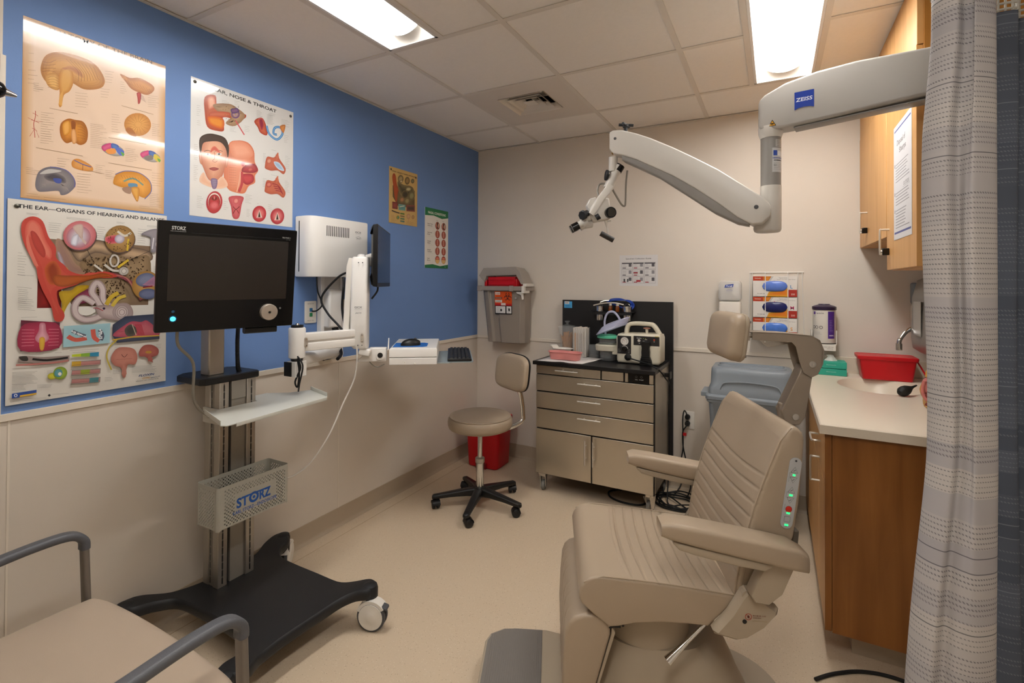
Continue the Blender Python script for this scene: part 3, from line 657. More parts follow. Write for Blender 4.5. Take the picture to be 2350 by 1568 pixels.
A.blob([(940, 320), (1000, 290), (1060, 290), (1078, 340), (1040, 380), (1050, 430), (1015, 440), (1005, 380), (1000, 340)], '#a09a9e', '#7f787e'); A.line([(1025, 345), (1018, 420)], .004, '#d0ccd0', 3)
A.ring(765, 495, 28, .006, '#bdb6ae', ry=38); A.line([(700, 520), (760, 560), (830, 560)], .008, '#c4beb4', 4); A.ell(830, 565, 34, 28, '#cac3ba', '#9d958c'); A.ring(832, 565, 16, .002, '#8a827a'); A.line([(790, 540), (860, 490)], .008, '#c2a436'); A.line([(630, 520), (690, 565)], .006, '#cfcac2'); A.ell(610, 520, 10, 8, '#2a221c')
A.ell(985, 660, 95, 95, '#b58c50', '#9c743c'); A.ell(980, 625, 66, 46, '#7d829a', '#5e6480', -10); A.ell(1000, 720, 62, 36, '#6d7390', '#525a78'); A.poly([(960, 660), (1040, 600), (1060, 670)], '#8f6a86', '#a87a90'); A.line([(965, 675), (1030, 668)], .005, '#7d2030')
# big labyrinth
A.line([(640, 780), (560, 740), (510, 790), (525, 860), (600, 890), (700, 850), (660, 760), (620, 700), (650, 640), (690, 680), (700, 760), (760, 810)], .021, '#a08c8c', 6)
A.line([(640, 780), (560, 740), (510, 790), (525, 860), (600, 890), (700, 850), (660, 760), (620, 700), (650, 640), (690, 680), (700, 760), (760, 810)], .013, '#c3b4b2', 6)
A.blob([(650, 800), (740, 790), (860, 780), (905, 840), (880, 895), (780, 895), (680, 870)], '#b7a6a4', '#96837f'); A.ell(825, 840, 62, 54, '#c7b9b6', '#9b8a88')
for r in (46, 32, 18): A.ring(828, 842, r, .0022, '#8c7a78')
A.line([(720, 790), (750, 740), (800, 710)], .014, '#bfa23a', 4); A.line([(760, 800), (800, 750), (850, 730)], .012, '#c9ae48', 4); A.ell(705, 815, 9, 8, '#3c2a40'); A.line([(560, 850), (640, 810), (700, 830)], .003, '#a84a52', 4); A.blob([(535, 810), (600, 800), (650, 830), (600, 860), (545, 850)], '#d8d4cc')
A.line([(580, 420), (622, 498)], .0016, '#2a2622'); A.line([(865, 495), (1005, 430)], .0016, '#2a2622'); A.line([(752, 440), (735, 475)], .0016, '#2a2622')
# small pictures
A.poly([(148, 885), (410, 905), (410, 1078), (148, 1095)], '#7d2c40', '#5c2434'); A.blob([(150, 930), (280, 900), (405, 925), (408, 1075), (150, 1090)], '#a83450', '#8e2a44')
for i in range(6): A.line([(155, 950+i*22), (240, 952+i*21)], .0012, '#d88a98'); A.line([(335, 950+i*22), (405, 952+i*21)], .0012, '#d88a98')
A.blob([(275, 910), (310, 910), (320, 960), (340, 1010), (310, 1040), (270, 1040), (245, 1010), (268, 960)], '#cf9aa6', '#b2707e'); A.blob([(275, 1010), (310, 1010), (305, 1085), (280, 1085)], '#cda53e', '#c48c34')
A.poly([(436, 930), (752, 915), (752, 1050), (436, 1075)], '#8fb6c0', '#9cc0c8')
A.line([(465, 1000), (520, 1025), (595, 1015)], .014, '#c25a4c', 4); A.line([(495, 965), (540, 985), (585, 1000)], .011, '#4c5160', 4); A.line([(635, 955), (645, 1010), (680, 1035)], .014, '#c25a4c', 4); A.line([(680, 960), (700, 1000), (690, 1030)], .012, '#4c5160', 4)
for i in range(60):
    a = _r.random(); A.ell(490+a*100, 960+a*40+_r.random()*14, 3, 3, '#e6e8ea', n=5); A.ell(676+a*22, 955+_r.random()*70, 3, 3, '#e6e8ea', n=5)
A.poly([(768, 925), (850, 870), (1052, 858), (1090, 975), (1092, 1028), (800, 1050), (768, 1000)], '#4a5266', '#3a4052')
A.blob([(770, 1000), (850, 930), (900, 905), (960, 910), (1000, 900), (1060, 950), (1085, 1000), (900, 1010)], '#b5606a', '#a5485a'); A.blob([(850, 960), (890, 925), (935, 960), (920, 1000), (870, 1005)], '#3f3c3a', '#57524a'); A.line([(900, 925), (930, 1000)], .002, '#c8b8a0'); A.line([(770, 1030), (900, 1012), (1090, 1005)], .005, '#c09a3c')
for i in range(6): A.line([(920+i*8, 925), (945+i*8, 1000)], .0022, '#a01c34')
A.line([(800, 1030), (750, 1080), (735, 1150), (770, 1235)], .0045, '#b8a43c', 5)
A.blob([(770, 1130), (800, 1090), (850, 1080), (920, 1095), (945, 1150), (930, 1200), (885, 1200), (872, 1235), (868, 1285), (848, 1285), (835, 1225), (790, 1205), (765, 1170)], '#bf8474', '#a96a5c'); A.line([(835, 1130), (855, 1150), (875, 1128)], .002, '#5c2c2a', 3); A.line([(800, 1165), (910, 1160)], .001, '#8a4c44')
A.blob([(955, 1110), (985, 1072), (1040, 1068), (1085, 1095), (1085, 1135), (1040, 1160), (1055, 1190), (1035, 1180), (1000, 1150), (960, 1145)], '#b5685c', '#98504a'); A.ell(1020, 1118, 22, 10, '#b88a3a')
for k, (cx, w) in enumerate(((310, 340),)): A.line([(135, 1150), (200, 1150), (300, 1158), (480, 1150)], .02, '#8e807a', 5); A.line([(230, 1150), (330, 1160), (470, 1145)], .007, '#1e1a1a', 5); A.line([(120, 1190), (250, 1185), (400, 1175), (475, 1165)], .006, '#b07068', 5); A.blob([(140, 1135), (190, 1130), (200, 1160), (160, 1160)], '#33302c')
A.ell(365, 1270, 30, 22, '#c2bd3c', '#a9a030'); A.ell(420, 1250, 48, 44, '#97ad3a', '#7c9430', -10); A.ell(408, 1250, 28, 28, '#5f9aa0', '#4a8490'); A.ell(418, 1256, 12, 12, '#e2ddd0')
for i, c in enumerate(('#b8c62e', '#7fa83a', '#2f86a8')): A.poly([(497+i*61, 1125-i*5), (558+i*61, 1120-i*5), (558+i*61, 1140), (497+i*61, 1140)], c)
for i, (c, p) in enumerate((('#b89430', 0), ('#8f9e34', 1), ('#3f8088', 2))):
    y = 1190+i*60; A.line([(497, y), (600, y-4), (695, y-10)], .0185, '#857c76'); A.line([(500, y), (600, y-4), (690, y-9)], .013, '#b07a76'); A.line([(497+p*62, y-p*3), (560+p*62, y-p*3-3)], .0165, c); A.line([(500, y+8), (690, y-3)], .001, '#7a4048')
A.poly([(96, 1385), (262, 1362), (262, 1390), (148, 1408), (148, 1412), (96, 1418)], '#2a4c94'); A.poly([(150, 1398), (262, 1382), (262, 1394), (150, 1410)], '#c9a032'); A.text('DAIICHI', 152, 1394, .0085, '#3a56a0', .02, end=(258, 1380)); A.ring(122, 1398, 9, .0018, '#e6e6ea')
A.text('FLOXIN', 958, 1288, .0115, '#1f3a70', .02, end=(1066, 1276), italic=.25); A.text('OTIC', 985, 1305, .009, '#c8902c', .02, end=(1040, 1298), italic=.2); A.text('SINGLES', 1042, 1300, .006, '#2a3a60', 0, end=(1108, 1288), italic=.2); A.text('ofloxacin otic solution 0.3%', 940, 1322, .006, '#3a3a44', 0, end=(1096, 1304), italic=.2)
A.poly([(350, 1392), (360, 1402), (350, 1412), (338, 1402)], '#2a2a2c')
for i, (x, y, w, n, d) in enumerate(((120, 435, 30, 1, 15), (118, 455, 60, 8, 18), (120, 580, 120, 1, 15), (115, 662, 130, 1, 12), (125, 678, 70, 9, 13), (125, 740, 120, 6, 14), (170, 175, 90, 2, 7), (435, 205, 170, 2, 7), (770, 238, 60, 2, 7), (975, 262, 90, 2, 7), (318, 240, 90, 5, 14), (640, 270, 60, 6, 14), (915, 285, 60, 7, 15), (1030, 535, 40, 5, 8), (148, 868, 140, 1, 9), (520, 912, 140, 1, 9), (480, 1097, 240, 1, 8), (95, 1240, 180, 10, 9), (95, 1325, 100, 5, 9), (265, 1330, 110, 3, 9), (910, 1215, 180, 6, 8), (785, 1080, 50, 2, 14), (1070, 1065, 40, 3, 12), (160, 1110, 50, 1, 9), (250, 1110, 60, 1, 9), (380, 1110, 60, 1, 9), (105, 1425, 280, 1, 8), (370, 1395, 120, 1, 8), (500, 1110, 190, 1, 8), (725, 1290, 60, 3, 10), (100, 1437, 300, 1, 8), (800, 1240, 50, 2, 10), (780, 1240, 50, 3, 10), (330, 1235, 40, 2, 12))): A.caps(x, y, w, n, d, '#6f6b68', .0007, i+90, -.03 if y > 800 else .1, .25)
t = A.build('ear_poster', (0.0008, -2.834, 1.642), (0, 1, 0), (0, 0, -1), None, .0008, .3, '#d8d3ca', bump=.16, coat=.3, curl=lambda x, y: .0012+.006*y/.667)
tag(t, 'white ear organs of hearing and balance poster, lowest on the left of the blue wall', 'poster'); pins(t, [(-2.812, 1.62)], .004)

# --- small yellowed ear chart
Q = [(776, 92), (980, 160), (978, 532), (773, 492)]
A = Art(.279, .362, None); A.rect(0, 0, .279, .362, '#c9a768', '#c2a062'); A.H = homog(Q)
A.text('THE EAR—ORGANS OF HEARING AND BALANCE', 793, 130, .0105, '#2b2418', .03, end=(968, 184))
def S(x, y): return (776+(x-50)*.19, 95+(x-50)*.052+(y-90)*.272)
A.poly([(800, 230), (960, 275), (960, 400), (840, 380), (800, 310)], '#6b5a3c', '#5a4a32')
A.blob([(797, 170), (808, 145), (822, 165), (835, 240), (870, 262), (840, 275), (830, 350), (815, 320), (805, 240)], '#b0552e', '#9c4424')
A.blob([(835, 205), (880, 230), (930, 240), (955, 270), (950, 340), (900, 330), (850, 290)], '#4b4632', '#7a6a48')
for cx, cy, rx, ry, c in ((858, 187, 20, 27, '#a89468'), (906, 202, 18, 27, '#9a7c4a'), (938, 310, 23, 33, '#8c8a60'), (890, 300, 22, 28, '#3f3a2e'), (868, 335, 18, 22, '#a87850'), (905, 345, 20, 25, '#968a5e'), (862, 205, 10, 10, '#c8b890'), (945, 206, 12, 16, '#7a7658'), (915, 262, 20, 16, '#b8ac80')): A.ell(cx, cy, rx, ry, c, '#5c4c30'); A.ring(cx, cy, rx, .0018, '#8a7a4e', ry=ry)
A.poly([(797, 345), (836, 352), (836, 402), (797, 395)], '#8c4038', '#6b2c2c'); A.poly([(842, 364), (893, 373), (893, 415), (842, 407)], '#5a8c88', '#6f9a90'); A.poly([(900, 375), (962, 378), (962, 425), (900, 418)], '#4a3c34', '#8c4a3c'); A.line([(850, 385), (885, 380)], .005, '#d8ccae', 3)
A.line([(793, 408), (820, 420), (850, 430)], .008, '#4a4036', 3); A.ell(838, 460, 11, 14, '#9a9434', '#6f7c34'); A.ell(840, 460, 5, 7, '#4c7c78')
for i in range(4): A.line([(855, 432+i*18), (886, 438+i*18)], .010, ('#5f7a34', '#7d6a48', '#587a58', '#4a7068')[i])
A.ell(915, 455, 14, 18, '#c29a70', '#a8805a'); A.ell(948, 462, 10, 14, '#b08a5a', '#98744a'); A.line([(916, 470), (915, 492)], .006, '#b88c64')
for i, (x, y, w, n, d) in enumerate(((785, 210, 9, 3, 8), (785, 250, 9, 8, 6), (790, 440, 30, 5, 8), (790, 475, 40, 3, 8), (900, 490, 60, 4, 6), (840, 150, 30, 2, 5))): A.caps(x, y, w, n, d, '#7d6a48', .0009, i+200, .2)
t = A.build('ear_chart', (0.0, -1.068, 2.123), (0, 1, 0), (0, 0, -1), None, .002, .35, '#c9a768'); tag(t, 'small yellowed ear anatomy chart with dark drawings, right of the computer cover', 'poster'); pins(t, [(-1.052, 2.105), (-.806, 2.097)], .002)
# --- nasal conditions
A = Art(.277, .43); G = '#1f7346'
A.rect(0, 0, .277, .43, '#dedbd4'); A.poly([(0, 0), (.277, 0), (.277, .05), (.2, .064), (.1, .05), (0, .058)], G); A.poly([(0, .41), (.09, .402), (.18, .414), (.277, .4), (.277, .43), (0, .43)], G)
A.text('NASAL CONDITIONS', .035, .041, .024, '#f0efe9', .012, width=.21)
for r, nm in enumerate((('Nasal Valve', 'Obstruction'), ('Nasal Swell', 'Bodies'), ('Deviated', 'Septum'), ('Enlarged', 'Turbinates'), ('Nasal', 'Mucosa'))):
    y = .118+r*.062; A.text(nm[0], .028, y, .0115, '#33302e', .012, width=.062 if r == 0 else None); A.text(nm[1], .028, y+.013, .0115, '#33302e', .012); A.line([(.028, y+.022), (.1, y+.022)], .0006, '#9a948c')
    for k, x in enumerate((.146, .222)):
        A.ell(x, y+.002, .027, .029, '#b5594a', '#96493a')
        if r == 0: A.ell(x+.004, y, .018, .026, '#3c241c', '#7a4434'); A.ell(x+.012, y, .008, .018, '#d0a48c'); A.line([(x-.02, y-.018), (x-.005, y+.01)], .006, '#d89a80')
        elif r < 4: A.ell(x, y, .014, .024, '#c97c66', '#a85844'); A.line([(x, y-.02), (x+.002*(k-.5), y+.02)], .004, '#e0b09a'); A.line([(x-.009, y-.012), (x-.007, y+.014)], .004, '#6d2822', 0); A.line([(x+.009, y-.012), (x+.007, y+.014)], .004, '#6d2822', 0)
        else: A.poly([(x-.025, y+.002), (x+.025, y+.002), (x+.018, y+.024), (x, y+.03), (x-.018, y+.024)], '#d8b070'); A.ell(x, y-.008, .02, .01, '#d88066', '#b5443a')
A.text('Healthy', .128, .084, .007, '#55504c'); A.text('Swollen', .203, .084, .007, '#55504c'); A.text('Navi', .235, .421, .008, '#e8e6dc')
t = A.build('nasal_chart', (0.0, -.702, 1.912), (0, 1, 0), (0, 0, -1), None, .0018, .4); tag(t, 'narrow white and green nasal conditions chart near the room corner', 'poster')
# --- specimen guide on the back wall
A = Art(.268, .217); A.rect(0, 0, .268, .217, '#d9d7d6'); A.text('Specimen Collection Guide', .045, .03, .014, '#3c3a3c', .006, width=.178)
for r in range(3):
    for c in range(3):
        x, y = .016+c*.08, .052+r*.05
        for a, b in (((x, y), (x+.076, y)), ((x, y+.046), (x+.076, y+.046)), ((x, y), (x, y+.046)), ((x+.076, y), (x+.076, y+.046))): A.line([a, b], .0012, '#6e6c70')
        A.rect(x+.05, y+.006, x+.07, y+.03, '#8e8c90' if (r+c) % 2 else '#5c5a5e'); A.caps(x+.006, y+.01, .035, 5, .007, '#7a787c', .001, r*3+c); A.rect(x+.006, y+.036, x+.03, y+.042, '#a03038' if r == 2 or c == 1 else '#55535a')
for c in range(3): A.rect(.018+c*.08, .054, .09+c*.08, .062, '#4c4a50')
A.rect(.1, .12, .13, .13, '#a03038'); A.rect(.03, .168, .04, .19, '#303034'); A.rect(.055, .168, .064, .19, '#303034'); A.rect(.12, .175, .15, .19, '#b03840')
t = A.build('specimen_guide', (1.197, 0, 1.578), (1, 0, 0), (0, 0, -1), None, .0006, .5); tag(t, 'white specimen collection guide sheet taped to the cream back wall', 'paper sheet')
# ================================================================ monitor cart
CART = thing('monitor_cart', 'tall rolling video cart with black monitor, grey basket and black base', 'medical cart', (.4, -2.2, 0))
m = MB()
out = [(.13, -2.375), (.28, -2.366), (.45, -2.368), (.555, -2.385), (.60, -2.43), (.615, -2.50), (.655, -2.545), (.70, -2.52), (.705, -2.46), (.675, -2.40), (.665, -2.32), (.672, -2.18), (.682, -2.09), (.715, -2.04), (.765, -2.005), (.765, -1.955), (.715, -1.935), (.66, -1.965), (.58, -1.985), (.45, -1.985), (.32, -1.985), (.215, -1.978), (.17, -1.95), (.145, -1.89), (.095, -1.865), (.055, -1.895), (.06, -1.96), (.09, -2.03), (.098, -2.15), (.085, -2.27), (.05, -2.36), (.0, -2.44), (-.01, -2.50), (.03, -2.525), (.075, -2.50), (.09, -2.43)]
P = [(p.x, p.y) for p in smooth_path([(a, b, 0) for a, b in out], 5, True)]
tips = [(.68, -2.53), (.745, -1.975), (.095, -1.885), (.025, -2.505)]
def dome(x, y):      # the arms rise a little towards their tips
    d = min(math.hypot(x-a, y-b) for a, b in tips); k = max(0., 1-d/.17); return .028*k*k*(3-2*k)
m.loft([[(a, b, z+dome(a, b)) for a, b in inset(P, d)] for d, z in ((.014, .094), (.004, .098), (.0, .108), (0, .124), (.003, .133), (.008, .137))], cap=False)
bmt = bmesh.new(); bmt.faces.new([bmt.verts.new((a, b, 0)) for a, b in inset(P, .008)])
for k in range(1, 40):
    for co, no in (((-.05+k*.022, 0, 0), (1, 0, 0)), ((0, -2.56+k*.0185, 0), (0, 1, 0))):
        bmesh.ops.bisect_plane(bmt, geom=bmt.verts[:]+bmt.edges[:]+bmt.faces[:], plane_co=co, plane_no=no)
bmesh.ops.remove_doubles(bmt, verts=bmt.verts[:], dist=1e-5); bmt.verts.index_update()
m.add([(v.co.x, v.co.y, .137+dome(v.co.x, v.co.y)) for v in bmt.verts], [tuple(v.index for v in f.verts) for f in bmt.faces]); bmt.free()
base_top = [(a, b) for a, b in inset(P, .008)]
for tx, ty in tips: m.lathe([(.001, .07), (.027, .07), (.03, .078), (.031, .15), (.027, .163), (.015, .168), (.001, .169)], (tx, ty, 0), n=24)
build('base', m, SOFTB, CART, world=True, ang=50)
def big_caster(par, x, y, ang, brake=False):
    R = .058; d = Vector((math.cos(ang), math.sin(ang), 0)); c = Vector((x, y, 0))+Vector((0, 0, R)); n = Vector((-d.y, d.x, 0)); piv = c-d*.028
    m = MB(); m.cyl(piv+Vector((0, 0, .045)), piv+Vector((0, 0, .075)), .014, n=16)
    for s in (-1, 1):
        m.lathe([(.001, 0), (.03, 0), (.03, .004), (.001, .004)], c+n*s*.012, n*s, 20)
    S = []
    for k in range(9):
        a = math.radians(20+k*16); r = R+.004; S.append([tuple(c+Vector((0, 0, 1))*rr*math.sin(a)-d*rr*math.cos(a)+n*w) for rr, w in ((r-.012, -.02), (r, -.02), (r, .02), (r-.012, .02))])
    m.loft(S)
    f = build('caster', m, WHITE2, par, world=True)
    for s in (-1, 1):
        w = MB(); w.lathe([(.02, 0), (R-.008, 0), (R-.001, .002), (R, .006), (R-.001, .012), (R-.009, .014), (.02, .0145)], c+n*s*.006, n*s, 32); 
        wo = build('wheel', w, DGREY, f, world=True)
        h = MB(); h.lathe([(.001, .0160), (.018, .0162), (.02, .0150), (.043, .0155), (.049, .015), (.049, .001), (.001, .001)], c+n*s*.0075, n*s, 28); build('hub', h, WHITE2, f, world=True)
    if brake:
        g = MB(); g.loft([[tuple(c+d*(.03+.034*k)+n*w+Vector((0, 0, .044-.012*k+z))) for w, z in ((-.016, -.006), (.016, -.006), (.016, .004), (-.016, .004))] for k in (0, .5, 1)]); g.box((-.001, -.001, -.001), (0, 0, 0)) if 0 else None
        build('brake_pedal', g, DGREY, f, world=True, bevel=.003)
    return f
for x, y, a, bk in ((.768, -1.985, .35, True), (.085, -1.86, 2.2, False), (.01, -2.525, 3.6, False), (.695, -2.55, -.8, True)): big_caster(CART, x, y, a, bk)
# mast
m = MB(); z0, z1 = .135, .975
for y0, y1 in ((-2.262, -2.222), (-2.145, -2.105)):
    m.box((.165, y0, z0), (.2, y1, z1)); m.box((.098, y0, z0), (.135, y1, z1)); m.box((.135, y0+.003, z0), (.165, y1-.003, z1))
build('mast_profile', m, ALU, CART, world=True, bevel=.003)
m = MB().box((.12, -2.222, z0), (.150, -2.205, z1)).box((.12, -2.205, z0), (.185, -2.145, z1)); build('mast_cover', MB().box((.12, -2.206, z0), (.19, -2.145, z1)), mat('mast_grey', '#98938a', .4, metal=.4), CART, world=True, bevel=.001)
m = MB().box((.12, -2.222, z0), (.176, -2.206, z1)); build('mast_gap', m, BLACK, CART, world=True)
for xx, yy, n in ((.2, -2.243, 0), (.2, -2.125, 0), (.15, -2.2622, 1)):
    m = MB()
    for k in range(27):
        z = .15+k*.03; w_ = .0024; e_ = .003
        if n: m.box((xx-w_, yy-.0005, z), (xx+w_, yy, z+.024)).box((xx-.001, yy-.0005, z+.024), (xx+.001, yy, z+.03))
        else: m.box((xx-.001, yy-w_, z), (xx+.0008, yy+w_, z+.024)).box((xx-.001, yy-.001, z+.024), (xx+.0008, yy+.001, z+.03))
    build('slot_track', m, BLACK, CART, world=True)
m = MB(); P = [(.0, -2.30), (.03, -2.335), (.19, -2.335), (.205, -2.32), (.205, -2.095), (.19, -2.085), (.03, -2.085), (0, -2.11)]
m.loft([[(a, b, z) for a, b in inset(P, d)] for d, z in ((.004, .965), (0, .969), (0, .99), (.005, .994))]); build('mast_cap', m, BLACK, CART, world=True)
m = MB().box((.095, -2.280, .992), (.155, -2.215, 1.27)); build('post', m, ALU, CART, world=True, bevel=.005)
m = MB().box((.19, -2.212, .89), (.2, -2.15, .985)); build('front_plate', m, mat('mast_grey', '#98938a', .4, metal=.4), CART, world=True, bevel=.001)
m = MB()
m.box((.10, -2.30, 1.33), (.29, -2.20, 1.42)).box((.095, -2.29, 1.2), (.16, -2.21, 1.4)); build('monitor_bracket', m, BLACK, CART, world=True, bevel=.005)
# monitor: local frame (u right, n towards viewer, up), hung on the post
mc = Vector((.375, -2.325, 1.392)); ru = Vector((.119, .45, 0)).normalized(); nn = Vector((ru.y, -ru.x, 0)); up = Vector((0, 0, 1))
ti = math.radians(6.); n2 = nn*math.cos(ti)-up*math.sin(ti); u2 = up*math.cos(ti)+nn*math.sin(ti)
MW, MH, MT = .472, .392, .055
def mp(a, b, c=0.): return mc+ru*a+u2*b+n2*c
m = MB(); P = rrect(MW, MH, .006)
m.loft([m.sec(mp(0, 0, -MT), ru, u2, inset(P, .03)), m.sec(mp(0, 0, -MT*.55), ru, u2, inset(P, .003)), m.sec(mp(0, 0, -.004), ru, u2, P), m.sec(mp(0, 0, 0), ru, u2, inset(P, .002))])
MON = build('monitor', m, mat('monitor_housing', '#0a0a0b', .35), CART, world=True)
A = Art(MW, MH); A.rect(.003, .003, MW-.003, MH-.003, '#070708'); 
A.text('STORZ', .04, .030, .0165, '#c9c9c6', .03, width=.042); A.text('KARL STORZ-ENDOSKOPE', .037, .037, .0045, '#b8b8b4', 0, width=.046); A.line([(.1, .038), (.445, .038)], .0012, '#2a2a2c'); A.text('TELE PACK +', .412, .035, .007, '#b8b8b4', .01, width=.034); A.text('XC · LED', .428, .042, .004, '#8a8a88', 0, width=.017)
A.ell(.053, .318, .0055, .0055, '#2a5a78', '#123048'); A.ell(.418, .318, .0042, .0042, '#6a6a6a'); A.ring(.053, .344, .011, .0015, '#1d4a70')
A.build('front_glass', mp(-MW/2, MH/2, .0002), ru, -u2, MON, 0, .14)
A = Art(.405, .232); A.rect(0, 0, .405, .232, '#2e2a27', '#2b2520'); A.build('screen', mp(-MW/2+.033, MH/2-.048, .0008), ru, -u2, MON, 0, .18)
m = MB().lathe([(.0045, 0), (.0085, 0), (.0085, .001), (.0045, .001)], mp(-MW/2+.053, MH/2-.344, .0006), n2, 24); build('power_light', m, mat('power_ring_cyan', '#39c6f0', .4, emit=3.), MON, world=True)
kc = mp(-MW/2+.372, MH/2-.331, 0)
m = MB().lathe([(.032, 0), (.032, .014), (.0305, .0165), (.007, .0175), (.006, .016), (.001, .016)], kc, n2, 48); K = build('control_knob', m, mat('knob_metal', '#c2b7ab', .38, metal=.6), MON, world=True)
m = MB().lathe([(.001, 0), (.0045, 0), (.0045, .0012), (.001, .0012)], kc+n2*.0168, n2, 20); build('knob_socket', m, BLACK, MON, world=True)
m = MB(); S0 = mp(.12, -MH/2-.014, -.03); m.loft([m.sec(S0-ru*.06, n2, u2, rrect(.03, .026, .008)), m.sec(S0+ru*.06, n2, u2, rrect(.03, .026, .008))]); build('port_module', m, BLACK, MON, world=True)
m = MB(); pts = [(.16, -2.16, 1.21), (.158, -2.163, 1.12), (.158, -2.16, 1.02), (.155, -2.15, .99)]
Q = smooth_path(pts, 18); m.tube([tuple(q) for q in Q], .0075, 10, sm=0)
for i in range(0, len(Q), 1):
    t = (Q[min(i+1, len(Q)-1)]-Q[max(i-1, 0)]).normalized(); m.lathe([(.0075, -.0014), (.0092, -.001), (.0092, .001), (.0075, .0014)], Q[i], t, 10)
build('gooseneck', m, RUBBER, CART, world=True)
m = MB().tube([mp(-.155, -MH/2+.02, -.05), mp(-.15, -MH/2-.06, -.06), (.19, -2.36, 1.06), (.165, -2.345, .93), (.150, -2.315, .87), (.14, -2.272, .83)], .0055, 10); build('cable', m, mat('grey_cable', '#8d877c', .5), CART, world=True)
m = MB().cyl((.15, -2.262, .83), (.15, -2.28, .83), .008, n=16); build('cable_clamp', m, ALU, CART, world=True)
# shelf
m = MB(); zs = .862
X0, X1, Y0, Y1 = .205, .405, -2.40, -1.875
P = [(X0+.05, Y0+.03), (X1-.03, Y0-.0), (X1, Y0+.025), (X1, Y1-.01), (X1-.02, Y1+.0), (X0+.03, Y1), (X0+.01, Y1-.02), (X0, -1.99), (X0-.01, -2.10), (X0, -2.25), (X0, -2.34)]
P = [(X0+.004, Y0+.085), (X0+.012, Y0+.07), (X1+.028, Y0+.004), (X1+.048, Y0+.012), (X1+.046, Y0+.05), (X1+.008, Y1-.035), (X1-.004, Y1-.022), (X0+.02, Y1+.035), (X0-.02, -1.93), (X0-.10, -1.985), (X0-.10, -2.098), (X0-.0, -2.10), (X0-.0, -2.27)]
m.loft([[(a, b, z) for a, b in P] for z in (zs-.003, zs)])
for q0, q1 in (((X1+.026, Y0+.004), (X0+.012, Y0+.07)), ((X1-.004, Y1-.022), (X0+.02, Y1+.035))):
    m.bar((*q0, zs+.008), (*q1, zs+.008), .0025, .018, .001)
m.bar((X1+.046, Y0+.05, zs-.006), (X1+.008, Y1-.035, zs-.006), .0025, .014, .001)
SH = build('shelf', m, mat('pale_grey_tray', '#c9c9c0', .35), CART, world=True)
m = MB()
for yy in (-2.268, -2.108):
    P = [(.2, .86), (.34, .86), (.34, .852), (.26, .84), (.2, .80)]
    m.loft([[(a, yy+d, b) for a, b in P] for d in (0, .006)])
m.box((.1, -2.27, .80), (.205, -2.262, .86)); build('shelf_bracket', m, LGREY, SH, world=True)
# perforated basket
bx0, bx1, by0, by1, bz0, bz1 = .208, .342, -2.352, -2.047, .437, .600
def perforated(o, U, V, W, H, step, rad, keep, N, t=.0016):
    """sheet with real round holes: each cell is an annulus square; blind cells are plain"""
    m = MB(); nx = max(1, round(W/step)); ny = max(1, round(H/step)); sx = W/nx; sy = H/ny; o = Vector(o)
    def ptt(a, b, c): return tuple(o+U*a+V*b+N*c)
    Vs = []; F = []
    def quad(a, b, c, d):
        k = len(Vs); Vs.extend([a, b, c, d]); F.append((k, k+1, k+2, k+3))
    for i in range(nx):
        for j in range(ny):
            x0, y0 = i*sx, j*sy; cx, cy = x0+sx/2, y0+sy/2
            if not keep(cx, cy):
                for c in (0, t): quad(ptt(x0, y0, c), ptt(x0+sx, y0, c), ptt(x0+sx, y0+sy, c), ptt(x0, y0+sy, c))
                continue
            n = 8; ang = [PI/8+k*PI/4-PI/8 for k in range(8)]
            sq = [(1, 0), (1, 1), (0, 1), (-1, 1), (-1, 0), (-1, -1), (0, -1), (1, -1)]
            for k in range(8):
                k2 = (k+1) % 8; A_ = (cx+sq[k][0]*sx/2, cy+sq[k][1]*sy/2); B_ = (cx+sq[k2][0]*sx/2, cy+sq[k2][1]*sy/2)
                a_ = (cx+rad*math.cos(ang[k]), cy+rad*math.sin(ang[k])); b_ = (cx+rad*math.cos(ang[k2]), cy+rad*math.sin(ang[k2]))
                for c in (0, t): quad(ptt(*A_, c), ptt(*B_, c), ptt(*b_, c), ptt(*a_, c))
                quad(ptt(*a_, 0), ptt(*b_, 0), ptt(*b_, t), ptt(*a_, t))
    m.add(Vs, F); return m
BG = mat('basket_grey', '#a8a69b', .42)
st = .0098*.7071
def chk(W, H, zone):
    def k(x, y): return ((round(x/st-.5)+round(y/st-.5)) % 2 == 0) and zone(x, y)
    return k
Wf, Hf = by1-by0-.024, bz1-bz0-.012
front = perforated((bx1, by0+.012, bz0+.004), Vector((0, 1, 0)), up, Wf, Hf, st, .0031, chk(Wf, Hf, lambda x, y: .012 < x < Wf-.01 and .01 < y < Hf-.008 and not (.058 < x < Wf-.045 and .035 < y < Hf-.032)), Vector((1, 0, 0)))
BK = build('basket', front, BG, CART, world=True)
back = perforated((bx0, by0+.012, bz0+.004), Vector((0, 1, 0)), up, Wf, Hf, st, .0031, chk(Wf, Hf, lambda x, y: .008 < x < Wf-.008 and .01 < y < Hf-.008), Vector((1, 0, 0))); build('basket_back', back, BG, BK, world=True)
Ws = bx1-bx0-.024
for nm, yy in (('basket_side', by0), ('basket_side', by1-.0016)):
    sd = perforated((bx0+.012, yy, bz0+.004), Vector((1, 0, 0)), up, Ws, Hf, st, .0031, chk(Ws, Hf, lambda x, y: .008 < x < Ws-.006 and .01 < y < Hf-.008), Vector((0, 1, 0))); build(nm, sd, BG, BK, world=True)
m = MB(); t_ = .0016
